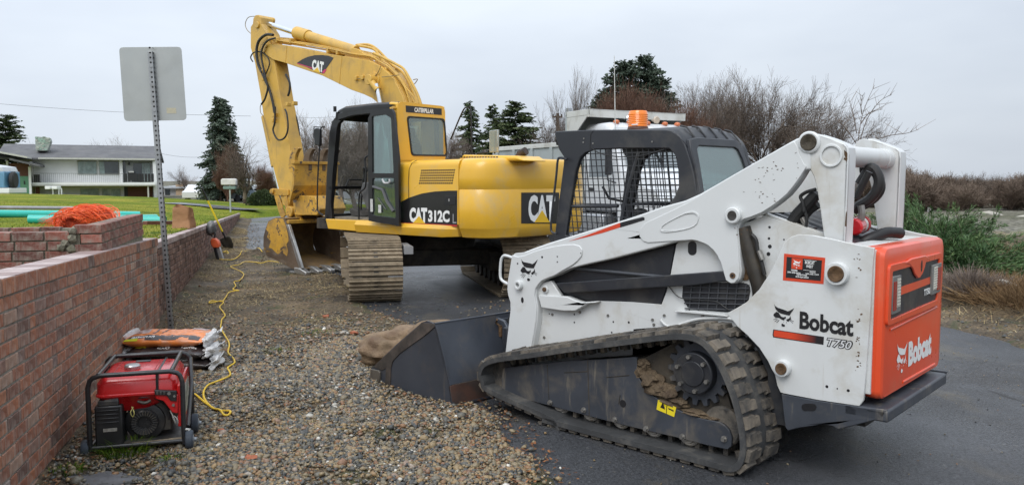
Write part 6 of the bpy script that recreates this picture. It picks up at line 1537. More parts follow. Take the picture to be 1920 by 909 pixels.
# ---- road sign seen from behind
sg_=empty('road_sign','blank grey back of a road sign on a leaning perforated steel post by the wall','road sign',(gp(322,624)[0],gp(322,624)[1],0))
px0,py0=gp(322,624);top=dp(282,88,py0-.02);topv=Vector((top[0]-px0,top[1]-py0,top[2]))
def along(t):return topv*t
Lp=topv.length;zd=topv.normalized();xd=Vector((1,.10,0));xd=(xd-zd*xd.dot(zd)).normalized();yd=zd.cross(xd)
RM=Matrix((xd,yd,zd)).transposed()
m=MB();m.box(topv*.5-Vector((0,0,.1)),(.050,.050,Lp+.1),RM);post=m.build('post',GALV,sg_,.005)
m=MB();n=int(Lp/.0508)
for k in range(n):
    t=.04+k*.0508
    for c in (RM@Vector((0,-.0258,t)),RM@Vector((.0258,0,t))):
        pass
    c=RM@Vector((0,-.0255,t));m.add([c+RM@Vector((.011*math.cos(a),0,.011*math.sin(a)))for a in [i*.785 for i in range(8)]],[tuple(range(8))])
    c=RM@Vector((.0255,0,t));m.add([c+RM@Vector((0,.011*math.cos(a),.011*math.sin(a)))for a in [i*.785 for i in range(8)]],[tuple(range(8))])
o=m.build('post_holes',M('post_hole',(.02,.02,.02),.9),sg_,flip=False);o['kind']='stuff'
def sgp(px,py):
    r=ray(px,py);n_=yd;P0=Vector((px0,py0,0))+RM@Vector((0,.028,0));C0=Vector((0,0,CAMH));R3=Vector(r)
    t=(P0-C0).dot(n_)/R3.dot(n_);P=C0+R3*t;return P-Vector((px0,py0,0))
cr_=[sgp(*p)for p in ((223,89),(340,88),(350,225.5),(233,227.5))]
loc_=[(xd.dot(p),zd.dot(p))for p in cr_];rl=rounded(loc_,.045,5)
m=MB();m.prism(rl,.0,.004);m.v=[tuple(xd*v[0]+zd*v[2]+yd*(.028+v[1]))for v in m.v];pl=m.build('sign_plate',SGNB,sg_,.001)
q=[(xd.dot(sgp(*p)),zd.dot(sgp(*p)))for p in ((312,202.5),(330,202.5),(331,213),(313,213))]
m=MB();m.prism(q,-.001,.0);m.v=[tuple(xd*v[0]+zd*v[2]+yd*(.0275+v[1]))for v in m.v];m.build('date_sticker',M('faded_sticker',(.50,.46,.33),.6,var=.1,vs=60,dirt=((.35,.34,.28),.5,120)),pl)
for t in (.93,.78):c=RM@Vector((0,-.03,Lp*t));m=MB();m.cyl(c,c+RM@Vector((0,.01,0)),.011,n=6);m.build('bolt',GALV,sg_)

# ---- generator
GR=M('generator_red',(.52,.012,.014),.3,var=.06,coat=.4,dirt=((.35,.05,.04),.25,5),chips=((.1,.05,.04),.05,20));GBK=M('generator_black',(.016,.016,.017),.38,var=.2,dirt=((.06,.055,.05),.35,6));GFR=M('frame_tube_black',(.018,.018,.02),.34,var=.1,coat=.2,dirt=((.07,.06,.05),.25,9))
EGN=M('engine_grey',(.06,.06,.062),.5,.5,var=.4,vs=14,dirt=((.14,.12,.09),.5,12));WOOD_=M('weathered_board',(.27,.22,.155),.85,var=.25,vs=8,bump=(.5,40))
g0=gp(170,862);g1=gp(346,846);gang=math.atan2(g1[1]-g0[1],g1[0]-g0[0]);GW=math.hypot(g1[0]-g0[0],g1[1]-g0[1])
GN=Fr(g0,gang);gen=empty('generator','red portable generator in a black tube frame beside the brick wall','generator',(g0[0],g0[1],.02),gang)
def gpart(m,name,mt,bev=0,parent=None,sharp=35):return m.build(name,mt,parent or gen,bev,sharp=sharp)
def G(px,py,y=0):x,z=GN.s(px,py,y);return x,z-.02
GH=G(250,700,0)[1];GD=.55
def hoop(y,z1,r=.07,z0=.03):return [(0,y,z0),(0,y,z1-r),(.012,y,z1-r*.4),(r*.4,y,z1-.012),(r,y,z1),(GW-r,y,z1),(GW-r*.4,y,z1-.012),(GW-.012,y,z1-r*.4),(GW,y,z1-r),(GW,y,z0)]
fm=MB()
for y in (0,GD):fm.tube(hoop(y,GH),.0145,12)
for x in (.055,GW-.06):fm.tube([(x,0,GH),(x,GD,GH)],.0135,12)
for x in (0,GW):
    fm.tube([(x,0,.05),(x,GD,.05)],.0135,12)
fm.tube([(0,0,.05),(GW,0,.05)],.012,10);fm.tube([(0,GD,.05),(GW,GD,.05)],.012,10)
fm.tube([(0,GD,.05),(0,GD+.05,.2),(-.0,GD+.08,GH-.05)],.013,10);fm.tube([(GW+.02,.02,.13),(GW+.02,.35,.32),(GW+.0,GD,GH-.04)],.013,10)
gpart(fm,'tube_frame',GFR)
zt=GH-.01
tk_=MB()
def tsec(z,a,b,k=0):return [(x,y,z)for x,y in rrect(.028+a,.03+b,GW-.028-a-k,GD-.03-b,.05,4)]
tk_.loft([tsec(zt-.235,.10,.06,.07),tsec(zt-.19,.05,.03,.04),tsec(zt-.135,.006,.0),tsec(zt-.13,-.002,-.006),tsec(zt-.12,-.002,-.006),tsec(zt-.115,.004,0),tsec(zt-.055,.006,.004),tsec(zt-.02,.03,.03),tsec(zt-.008,.06,.06)]);tank=gpart(tk_,'fuel_tank',GR,sharp=40)
for x in (.12,.20,.345,.36):gpart(MB().tube([(x,.09,zt-.007),(x,GD-.1,zt-.007)],.003,6),'tank_crease',M('dark_red',(.3,.01,.01),.4),parent=tank)
gpart(MB().b2((.365,.026,zt-.125),(.38,GD-.03,zt-.006)),'tank_band',GBK,.003,parent=tank)
m=MB();m.lathe([(.045,0),(.047,.006),(.047,.02),(.04,.028),(.012,.030)],(.21,.22,zt-.008),n=28);gpart(m,'fuel_cap',M('cap_metal',(.45,.45,.45),.3,.8,var=.1),parent=tank)
m=MB();m.b2((.20,.40,zt-.008),(.29,.44,zt-.002));gpart(m,'fuel_gauge',GBK,.003,parent=tank)
# control side on the right
m=MB();q=[G(291,737),(G(334,740)),G(334,776),G(322,774),G(316,765),G(305,752),G(291,748)];m.prism(q,.01,.05);gpart(m,'control_surround',GR,.006)
m=MB();q=[G(289,731),G(331,733),G(331,752),G(319,751),G(312,741),G(290,740)];m.prism(q,.0,.03);cp2=gpart(m,'switch_panel',GBK,.004)
for k in range(3):x,z=G(295+k*6.5,736.5);gpart(MB().box((x,-.002,z),(.012,.006,.020)),'switch',EGN,.002,parent=cp2)
for px,py,r in ((317,737,.010),(325,759,.008),(327,742,.007)):x,z=G(px,py);gpart(MB().cyl((x,-.004,z),(x,.03,z),r,n=14),'socket',STL)
m=MB();m.b2((GW-.035,.02,.13),(GW-.01,GD-.03,zt-.08));gpart(m,'outlet_panel',GR,.008)
m=MB();m.b2((GW-.011,.15,.17),(GW-.006,GD-.1,zt-.13));gpart(m,'panel_plate',M('panel_label',(.35,.36,.3),.5,var=.5,vs=30))
# muffler / air cleaner box on the left
m=MB();a,b=G(175,764),G(231,838);m.b2((a[0],.015,b[1]),(b[0],.17,a[1]));mf=gpart(m,'air_cleaner',GBK,.010)
for k in range(4):z=a[1]-.03-k*.024;gpart(MB().b2((a[0]+.012,.008,z),(b[0]-.02,.018,z+.007)),'cover_rib',GBK,.003,parent=mf)
gpart(MB().b2((a[0]+.045,.012,a[1]-.155),(a[0]+.12,.016,a[1]-.135)),'maker_plate',M('plate_metal',(.5,.48,.44),.35,.6,var=.3,vs=60),parent=mf)
m=MB();m.b2((a[0]+.02,.02,a[1]),(b[0]-.02,.14,a[1]+.03));m.cyl((a[0]+.05,.04,a[1]+.02),(a[0]+.13,.04,a[1]+.03),.014,n=10);gpart(m,'carburettor',EGN,.004)
# recoil starter
x,z=G(268,798);m=MB();m.lathe([(.118,0),(.118,.05),(.112,.07),(.085,.078)],(x,.16,z),(0,-1,0),36);eng=gpart(m,'fan_housing',GBK,sharp=30)
m=MB();m.lathe([(.08,0),(.08,.02),(.072,.028),(.04,.024),(.036,.01)],(x,.085,z),(0,-1,0),32);gpart(m,'recoil_cover',M('satin_black',(.02,.02,.021),.25),parent=eng,sharp=30)
m=MB()
for k in range(26):aa=2*math.pi*k/26;m.box((x+.06*math.cos(aa),.0575,z+.06*math.sin(aa)),(.028,.004,.005),Matrix.Rotation(-aa,3,'Y'))
o=gpart(m,'vent_fins',EGN,parent=eng);o['kind']='stuff'
m=MB();m.b2((.20,.1,.09),(.44,.42,.33));m.cyl((.25,.42,.2),(.25,.5,.2),.09);gpart(m,'engine_block',EGN,.01)
for k in range(6):gpart(MB().b2((.21,.095,.255+k*.012),(.30,.15,.260+k*.012)),'cooling_fin',EGN)
for pts,r,mt in (([(.24,.06,.31),(.28,.04,.325),(.36,.05,.31),(.42,.05,.25),(.43,.05,.17)],.006,GBK),([(.26,.05,.30),(.30,.04,.29),(.33,.05,.30)],.010,EGN),([(.44,.03,.235),(.46,.02,.19),(.47,.03,.15),(.45,.04,.2),(.48,.02,.18),(.485,.03,.14)],.0035,M('grey_wire',(.4,.4,.37),.5)),([(.225,.05,.27),(.24,.03,.235),(.23,.04,.21),(.22,.03,.24),(.235,.04,.27)],.003,M('yellow_wire',(.5,.45,.15),.5))):
    gpart(MB().tube(spline(pts,5),r,8),'cable',mt)
m=MB();q=G(240,815);m.prism([(.22,.035),(GW-.005,.045),(GW-.005,.062),(.22,.055)],.01,.04);gpart(m,'base_board',WOOD_,.003)
m=MB();m.b2((.02,.03,.04),(GW-.02,GD-.02,.06));gpart(m,'base_plate',EGN)
# wheels
for k,(x,y,z,r)in enumerate(((-.03,.03,.04,.055),(GW+.03,-.01,.055,.058),(GW+.035,.30,.065,.062))):
    m=MB();m.lathe([(r*.55,0),(r*.9,.0),(r,.008),(r,.035),(r*.9,.043),(r*.55,.043)],(x-.02,y,z),(1,0,0),24);wh=gpart(m,'wheel',M('wheel_rubber',(.035,.045,.06),.7,var=.3,vs=12,dirt=((.12,.11,.1),.4,10)))
    m=MB();m.lathe([(r*.56,.004),(r*.5,.045),(.014,.05),(.012,.062)],(x-.02,y,z),(1,0,0),18);m.build('rim',M('hub_grey',(.25,.27,.29),.4,.5),wh)
m=MB();m.tube([(GW,.0,.12),(GW+.03,-.01,.12),(GW+.03,-.01,.075)],.008,6);m.tube([(GW,.06,.1),(GW+.03,.06,.1),(GW+.03,.06,.05),(GW,.06,.05)],.006,6);gpart(m,'wheel_bracket',M('bracket_white',(.5,.5,.48),.5))

# ---- bags of cold patch
BAGO=M('bag_orange',(.78,.23,.05),.35,var=.15,vs=5,dirt=((.40,.30,.25),.35,6),bump=(.5,12,.02),coat=.2)
BAGK=M('bag_black_print',(.035,.028,.028),.33,var=.3,vs=8,dirt=((.30,.16,.11),.25,7),bump=(.6,14,.02),coat=.3);M('badge_yellow',(.62,.6,.03),.5);BAGW=M('bag_white',(.62,.61,.6),.4,var=.1,bump=(.5,16,.015),dirt=((.3,.28,.27),.3,14))
def bag(name,label,c,L,Wd,H,ang,mt_top,seed):
    e=empty(name,label,'bag',(c[0],c[1],c[2]),ang,'patching bags stacked by the wall')
    m=MB();nx,ny=60,38;V=[]
    for sgn in (1,-1):
        for j in range(ny):
            for i in range(nx):
                u=i/(nx-1)*2-1;v=j/(ny-1)*2-1
                k=(max(0,1-abs(u)**4.5)**.55)*(max(0,1-abs(v)**3)**.6)
                zz=sgn*H/2*k*(1+.22*mnoise.noise(Vector((u*2.2+seed,v*1.6,sgn*.5)))+.16*mnoise.noise(Vector((u*7+seed,v*5,sgn)))+.10*abs(mnoise.noise(Vector((u*15+seed,v*9+u*4,sgn)))))
                pinch=1-.10*abs(u)**6*0;V.append((u*L/2+.012*mnoise.noise(Vector((v*3,seed,0))),v*Wd/2*(1-.12*(1-abs(u))*0+.0)+.015*mnoise.noise(Vector((u*3,seed,1)))*(abs(v)>.8),zz+H/2))
    F=[]
    for s in range(2):
        b=s*nx*ny
        for j in range(ny-1):
            for i in range(nx-1):q=(b+j*nx+i,b+j*nx+i+1,b+(j+1)*nx+i+1,b+(j+1)*nx+i);F.append(q if s==0 else q[::-1])
    m.add(V,F);o=m.build('sack',mt_top,e,sharp=180);
    def surf(u,v,off=.003):
        x=u*L/2;y=v*Wd/2
        k=(max(0,1-abs(u)**4.5)**.55)*(max(0,1-abs(v)**3)**.6)
        zz=H/2*k*(1+.22*mnoise.noise(Vector((u*2.2+seed,v*1.6,.5)))+.16*mnoise.noise(Vector((u*7+seed,v*5,1)))+.10*abs(mnoise.noise(Vector((u*15+seed,v*9+u*4,1)))))
        return (x,y,zz+H/2+off)
    def patch(nm,u0,v0,u1,v1,mt,n=14,off=.003,sk=0):
        mm=MB();V=[]
        for j in range(n):
            for i in range(n):u=u0+(u1-u0)*i/(n-1);v=v0+(v1-v0)*j/(n-1);V.append(surf(u+sk*(v-v0),v,off))
        mm.add(V,[(j*n+i,j*n+i+1,(j+1)*n+i+1,(j+1)*n+i)for j in range(n-1)for i in range(n-1)]);return mm.build(nm,mt,e,flip=False,sharp=180)
    def write(s,u0,v0,u1,v1,mt,off=.006,bold=.04):
        o2=text(s,e,mt,(0,0,0),(1,0,0),(0,1,0),0,bold)
        for vv in o2.data.vertices:vv.co=surf(u0+(u1-u0)*vv.co.x,v0+(v1-v0)*vv.co.y,off)
        return o2
    for s in (-1,1):   # gathered ends
        mm=MB();V=[];n=12
        for i in range(n):
            v=i/(n-1)*2-1
            for k,(dx,dz)in enumerate(((-.01,.0),(.03,.012),(.075,.03+.03*random.random()))):
                V.append((s*(L/2+dx-.015),v*Wd/2*(1-.16*k)+random.gauss(0,.006),H/2+dz*(1 if s>0 else .7)+random.gauss(0,.010)))
        mm.add(V,[(3*i+k,3*i+k+1,3*i+k+4,3*i+k+3)for i in range(n-1)for k in (0,1)]);oo=mm.build('bag_end',BAGW,e,flip=False,sharp=30)
        MB().blob((s*(L/2+.015),-.04*s,H*.55),1,4,.35,(.045,Wd*.36,.055),seed*2+s).build('bag_end',BAGW,e,sharp=25)
        sm2=oo.modifiers.new('thick','SOLIDIFY');sm2.thickness=.003
    return e,patch,write
bx0=gp(233,708,.05);bx1=gp(392,700,.05);bang=math.atan2(gp(385,640,.34)[1]-gp(240,640,.34)[1],1)*0+.06
bc=((gp(235,706)[0]+gp(385,706)[0])/2-.07,gp(310,706)[1]+.25)
for k,(lb,mt,off,dz,a_)in enumerate((('black printed patching bag at the bottom of the stack behind the generator',BAGK,(.05,.0),.0,.10),('black and orange patching bag in the middle of the stack',BAGK,(.03,.02),.095,.0),('orange patching bag with white torn ends, topmost of the stack',BAGO,(-.01,.07),.19,.06))):
    e,patch,write=bag('patching_bag',lb,(bc[0]+off[0],bc[1]+off[1],.02+dz),.68,.46,.118,a_,mt,k*3.1+1)
    if k==2:
        patch('black_band',-.88,-.93,.9,-.62,BAGK,16,.002);patch('grey_flames',-.86,-.35,-.52,.75,M('flame_print',(.33,.30,.30),.4,var=.5,vs=22,dirt=((.58,.18,.06),.55,16)),14,.003)
        write('FOR POTHOLES',-.22,-.83,-.78,-.7,WHT_T,.004);patch('dark_stripe',-.36,-.4,-.31,.85,M('stripe_grey',(.16,.12,.12),.5),10,.003,-.03);patch('dark_stripe',-.14,-.4,-.09,.8,MATS['stripe_grey'],10,.003,-.03);patch('grey_corner',.45,.3,.82,.85,M('grey_print',(.42,.33,.32),.5,var=.2,vs=12),12,.003,.1)
        o=patch('yellow_badge',-.93,-.97,-.6,-.86,MATS['badge_yellow'],10,.006)
    if k==1:
        patch('orange_band',-.7,-.2,.4,.3,BAGO,16,.003);write('ASPHALT',.78,-.72,.38,-.58,WHT_T,.004);write('COLD',.1,-.78,-.2,-.6,WHT_T,.004)
        patch('yellow_badge',-.8,-.7,-.5,-.4,MATS['badge_yellow'],8,.005)
    if k==0:write('ASPHALT',.5,-.8,0,-.6,WHT_T,.004)

# ---- yellow extension cord
CORD=M('cord_yellow',(.70,.46,.03),.45,var=.12,vs=20,dirt=((.35,.27,.12),.3,20))
def cord(pts,name,label,r=.0075,z0=None,mt=CORD,gr=None):
    P=[]
    for i,(x,y)in enumerate(pts):q=gp(x,y,.03);P.append((q[0],q[1],max(0.0,verge_z(*q))+.022+random.uniform(0,.012)))
    if z0 is not None:P[0]=z0
    sp=spline(P,6);sp=[Vector((p.x,p.y,max(p.z,verge_z(p.x,p.y)+.014)))for p in sp]
    return tag(MB().tube(sp,r,8).build(name,mt),label,'cord',gr)
out_=GN.w(GW+.005,.30,.20)
c1=[(343,736),(358,738),(387,757),(407,768),(431,775),(428,778),(420,778),(412,772),(398,765),(384,750),(382,738),(390,726),(402,719),(420,714),(431,704),(431,697),(427,692),(432,687),(440,681),(437,672),(428,664),(430,651),(429,643),(425,634),(418,625),(414,616),(415,608),(416,600),(422,592),(418,584),(412,577),(419,569),(414,567),(400,570),(392,570),(397,566),(415,567),(423,560),(429,549),(440,547),(448,546),(437,544.5),(442,537),(439,530),(449,527),(456,520),(456,513),(446,506),(434,503),(434,499),(449,497.5),(458,491.5),(475,491.5),(490,492.5),(505,491),(522,494)]
cord(c1,'extension_cord','yellow extension cord snaking from the generator over the gravel to the mud',z0=(out_[0],out_[1],out_[2]))
cord([(412,489),(425,489),(440,488),(459,481),(469,478),(484,481),(492,483)],'extension_cord','short yellow cord curving over the mud beside the open bucket')
cord([(420,484),(427,480),(428,475),(424,473),(418,475)],'extension_cord','small loop of yellow cord by the foot of the leaning saw',r=.011)

# ---- shovel leaning on the far wall
sb_=Vector((*gp(433,468),0));st_p=dp(378,352,sb_.y-.5);sh_=empty('shovel','long shovel with a yellow handle leaning on the far brick wall','shovel',sb_)
tv=Vector(st_p)-sb_;dv=tv.normalized()
hp_=lambda t:tv*t
MB().tube([hp_(.30),hp_(.80)],.022,10).build('handle',M('handle_yellow',(.78,.58,.02),.35),sh_)
MB().tube([hp_(.80),hp_(1.0)],.026,10).build('grip',BLK,sh_);MB().tube([hp_(.16),hp_(.30)],[.02,.024],10).build('socket',DKP,sh_)
m=MB();xdv=dv.cross(Vector((0,1,0))).normalized();V=[]
for t,w_,b in ((0,.03,.0),(.03,.09,.01),(.08,.125,.02),(.16,.135,.03),(.22,.125,.03),(.235,.03,.0)):
    for k in (-1,-.5,0,.5,1):V.append(hp_(0)+Vector((.02,0,.02))*0+dv*t*1.45+xdv*w_*k+Vector((0,-.04*k*k*(w_>.05),0)))
m.add(V,[(5*i+k,5*i+k+1,5*i+k+6,5*i+k+5)for i in range(5)for k in range(4)]);o=m.build('blade',M('blade_dark',(.07,.065,.055),.5,.4,var=.3,vs=12),sh_,flip=False,sharp=60);o.modifiers.new('thick','SOLIDIFY').thickness=.006
# ---- cut-off saw / hand tool leaning on the wall
tb0=Vector((*gp(413,491),0));tp_=Vector(dp(393,417,tb0.y+.1));tl=empty('power_saw','power saw with an orange grip and steel blade guard leaning on the brick wall','power saw',tb0);tv=tp_-tb0;xt=Vector((1,.2,0))
def tp(t,dx=0,dy=0):return tv*t+Vector((dx,dy,0))
MB().loft([[tp(t,-w_,0),tp(t,w_,0),tp(t,w_,.07),tp(t,-w_,.07)]for t,w_ in ((0,.05),(.05,.075),(.35,.07),(.42,.05))]).build('blade_guard',M('guard_metal',(.4,.39,.38),.35,.6,var=.25,vs=8),tl,.01)
MB().loft([[tp(t,-w_-.02,-.02),tp(t,w_-.04,-.02),tp(t,w_-.04,.06),tp(t,-w_-.02,.06)]for t,w_ in ((.02,.04),(.45,.045),(.5,.03))]).build('guide_bar',BLK,tl,.01)
MB().loft([[tp(t,-w_,-.04),tp(t,w_,-.04),tp(t,w_,.08),tp(t,-w_,.08)]for t,w_ in ((.36,.06),(.44,.085),(.54,.075),(.60,.03))]).build('grip',M('tool_orange',(.62,.10,.03),.45,var=.15),tl,.015)
m=MB();m.tube(spline([tp(.58),tp(.66,.03),tp(.72,.05),tp(.78,.02),tp(.72,-.04),tp(.64,-.02)],5),.018,8);m.build('handle_loop',BLK,tl)
m=MB();m.blob(tuple(tp(.86)),.12,3,.12,(.8,.8,1.25),3);m.build('motor',M('motor_grey',(.13,.13,.13),.5,.3,var=.5,vs=20),tl,sharp=50)

# ---- green pipes, steel pipe and rail on the lawn
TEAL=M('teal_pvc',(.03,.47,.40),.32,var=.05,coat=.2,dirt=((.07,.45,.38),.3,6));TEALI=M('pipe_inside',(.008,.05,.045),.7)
def lh(px,py):return lawn_hit(px,py)
def pipe(a,b,r,mt,label,cap_l=True,cap_r=True,zl=0,bell=False,yo=0,grp='green pipes lying on the lawn'):
    A=lh(*a);B=lh(*b);za=lawn_z(*A)+r+zl;zb=lawn_z(*B)+r+zl;A=Vector((A[0],A[1],za));B=Vector((B[0],B[1],zb))
    e=empty('drain_pipe',label,'pipe',A,0,grp);D=B-A;dn=D.normalized()
    MB().ring((0,0,0),D,r,r*.92,28).build('tube',mt,e)
    if bell:MB().ring(D-dn*.0,D+dn*.22,r*1.12,r*1.0,28).build('bell_end',mt,e)
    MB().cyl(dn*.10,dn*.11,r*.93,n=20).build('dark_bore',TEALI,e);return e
pipe((54,419),(312,422),.080,TEAL,'nearest teal drain pipe, its open mouth facing left before the netting')
pipe((103,421),(292,415),.075,TEAL,'teal drain pipe whose small open end shows just left of the netting')
pipe((-60,408),(262,410),.085,TEAL,'long teal drain pipe entering from the left edge of the photo',zl=.0)
pipe((-50,393),(190,394),.055,M('grey_conduit',(.36,.35,.38),.4,dirt=((.25,.23,.22),.3,5)),'thin grey conduit lying behind the teal pipes',grp=None)
A=lh(272,424);B=lh(335,423);e=empty('steel_rail','thin rusty steel rail lying on grass at the pipe ends','steel rail',(A[0],A[1],lawn_z(*A)+.02));D=Vector((B[0]-A[0],B[1]-A[1],lawn_z(*B)-lawn_z(*A)));dn=D.normalized();sd_=Vector((-dn.y,dn.x,0))*.05
m=MB();m.loft([[p+sd_,p-sd_,p-sd_+Vector((0,0,.012)),p+sd_+Vector((0,0,.012))]for p in (Vector((0,0,.06)),D+Vector((0,0,.06)))]);m.build('flange',M('pale_flange',(.4,.37,.36),.5),e);m=MB();m.loft([[p+sd_*.95,p-sd_*.95,p-sd_*.95+Vector((0,0,.06)),p+sd_*.95+Vector((0,0,.06))]for p in (Vector((0,0,0)),D)]);m.build('web',M('rusty_web',(.16,.06,.04),.8,var=.3,vs=10),e)
# ---- orange safety netting, a heap of coils
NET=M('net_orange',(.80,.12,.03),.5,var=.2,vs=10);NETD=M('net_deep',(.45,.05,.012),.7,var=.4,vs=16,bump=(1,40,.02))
nc=lh(165,430);nd=nc[1];nz_=lawn_z(*nc);ne=empty('netting_roll','heaped roll of bright orange safety netting on the lawn before the teal pipes','netting',(nc[0],nc[1],nz_))
rx=52*nd/1500;rz=(420-377)*nd/1500
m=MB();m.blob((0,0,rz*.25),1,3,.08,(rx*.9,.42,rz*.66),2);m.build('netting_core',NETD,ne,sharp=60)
m=MB()
for k in range(150):
    a0=random.uniform(-.25,.15);a1=random.uniform(2.9,3.5);tilt=random.gauss(0,.5);yo=random.uniform(-.42,.42);kx=rx*random.uniform(.86,1.04)*math.sqrt(max(.15,1-(yo/.5)**2));kz=rz*random.uniform(.8,1.05)*math.sqrt(max(.15,1-(yo/.55)**2));pts=[];n=12;ph=random.uniform(0,6)
    s0=random.uniform(0,.5);s1=s0+random.uniform(.3,.6)
    for i in range(n):a=a0+(a1-a0)*(s0+(s1-s0)*i/(n-1));pts.append((kx*math.cos(a),yo+tilt*math.sin(a)*.4+.02*math.sin(a*5+ph),kz*math.sin(a)+.03*math.sin(a*4+ph)))
    m.tube(pts,random.uniform(.004,.009),4,cap=False)
for k in range(110):
    a=random.uniform(.2,2.95);pts=[]
    for i in range(7):b=-1.2+2.4*i/6;pts.append((rx*math.cos(a)*math.cos(b)*1.0+.05*(i-3)*random.uniform(-.3,.3),-.5*math.sin(b),rz*math.sin(a)*math.cos(b*.8)))
    m.tube(pts,random.uniform(.003,.006),4,cap=False)
o=m.build('net_strands',NET,ne,flip=False);o['kind']='stuff'
m=MB()
for k in range(70):   # loose mesh trailing to the left
    a=Vector((-rx*.7,random.uniform(-.4,.2),random.uniform(.0,rz*.8)));b=Vector((-rx*1.25+random.uniform(-.1,.2),random.uniform(-.4,.1),random.uniform(.02,rz*.5)));mid=(a+b)/2+Vector((0,0,random.uniform(-.02,.06)));m.tube([a,mid,b],.0025,4,cap=False)
o=m.build('loose_strands',NET,ne,flip=False);o['kind']='stuff'
# ---- crumpled paper bag
pc=lh(344,428);pb0=empty('paper_bag','crumpled brown paper bag standing on the lawn by the sign post','paper bag',(pc[0],pc[1],lawn_z(*pc)));k_=pc[1]/1500
m=MB();V=[];nz2=9;na=20
for j in range(nz2):
    t=j/(nz2-1);h=t*40*k_
    for i in range(na):
        a=2*math.pi*i/na;q=rrect(-17*k_*(1-.1*t),-.13,17*k_,.13,.03,4)[i]
        nn_=mnoise.noise(Vector((q[0]*6,q[1]*6+3,h*5)));V.append((q[0]*(1+.22*nn_)+.10*t*0,q[1]*(1+.5*nn_),h+.05*nn_*t-(1-t)*0+(-.10*q[0]*t)))
m.add(V,[(j*na+i,j*na+(i+1)%na,(j+1)*na+(i+1)%na,(j+1)*na+i)for j in range(nz2-1)for i in range(na)]);o=m.build('sack',M('kraft_paper',(.36,.19,.095),.8,var=.12,vs=5,bump=(.8,6,.04)),pb0,flip=False,sharp=22)
MB().blob((0,0,.2),1,3,.3,(15*k_,.10,.17),5).build('crushed_fold',MATS['kraft_paper'],pb0,sharp=20)
# flat grey stone and red brick bits
st0=gp(188,905);m=MB();m.blob((st0[0],st0[1],.0),.2,3,.15,(1.1,.55,.22),4);tag(m.build('flat_stone',M('slate',(.11,.11,.115),.6,var=.25,vs=8,bump=(.5,30))),'flat grey stone in front of the generator at the photo edge','stone')
for i,(px,py,s,lb)in enumerate(((612,598,.035,'small orange brick chip on the gravel before the loader bucket'),(664,630,.03,'red brick chip lying in the gravel by the boulder'),(470,865,.03,'brown wedge of broken brick in the foreground gravel'),(415,816,.02,'little red pebble right of the generator'))):
    c=gp(px,py);m=MB();m.blob((c[0],c[1],verge_z(*c)+.02),s,2,.3,(1.3,.8,.6),i);tag(m.build('brick_chip',M('brick_chip',(.36,.12,.06),.8,var=.2),sharp=30),lb,'brick chip')
# ================================================================ DUMP TRUCK BEHIND THE LOADER
TW=M('truck_white',(.66,.68,.70),.3,var=.04,vs=1,coat=.3,dirt=((.5,.5,.49),.25,2));TBED=M('bed_grey',(.36,.40,.40),.5,var=.08,vs=2,dirt=((.26,.27,.26),.35,2));TBW=M('bed_white',(.58,.59,.56),.5,var=.08,vs=2,dirt=((.36,.34,.29),.35,3))
TD=M('truck_dark',(.02,.02,.022),.5,var=.3);AMB=M('marker_amber',(.55,.16,.06),.3);TYR=M('tyre',(.025,.025,.026),.8,var=.2)
TF=Fr((2.22,17.6),math.atan2(-.88,.475));tr=empty('dump_truck','white dump truck parked behind the loader, grey bed with an over-cab shield','dump truck',(TF.O[0],TF.O[1],0),TF.ang)
def tp_(m,name,mt,bev=0,parent=None,label=None):return m.build(name,mt,parent or tr,bev,label)
ZB=TF.r(1160,207,.9)[1]
# bed: headboard, side walls falling to the rear, shield over the cab
m=MB();m.b2((-.02,-1.24,1.1),(.05,1.24,ZB));bed=tp_(m,'bed',TBED,.01)
for sg in (-1,1):
    tp_(MB().prism([(0,1.15),(-3.4,1.15),(-3.4,2.42),(0,2.42)],sg*1.2,sg*1.24),'bed_side',TBED,.006,parent=bed)
    tp_(MB().b2((-3.4,sg*1.18,2.36),(.0,sg*1.27,2.46)),'bed_rail',TBW,.01,parent=bed)
    for k in range(4):tp_(MB().b2((-.5-k*.85,sg*1.24,1.2),(-.6-k*.85,sg*1.28,2.36)),'bed_rib',TBED,.006,parent=bed)
tp_(MB().b2((-3.4,-1.2,1.1),(0,1.2,1.15)),'bed_floor',TBED,parent=bed)
m=MB();m.prism([(0,ZB-.12),(.9,ZB-.12),(.9,ZB),(0,ZB)],-1.24,-1.16);m.prism([(0,ZB-.12),(.9,ZB-.12),(.9,ZB),(0,ZB)],1.16,1.24);m.b2((.82,-1.24,ZB-.16),(.9,1.24,ZB));m.b2((0,-1.2,ZB-.05),(.85,1.2,ZB-.02));tp_(m,'cab_shield',TBW,.006,parent=bed)
for sg in (-1,1):m=MB();m.prism([(.02,ZB-.7),(.06,ZB-.7),(.86,ZB-.1),(.02,ZB-.1)],sg*1.235,sg*1.21);tp_(m,'shield_gusset',TBW,parent=bed)
m=MB();m.cyl((.0,-1.16,1.2),(.0,-1.16,ZB+.08),.07,n=14);tp_(m,'exhaust_stack',M('stack_metal',(.35,.36,.37),.3,.8))
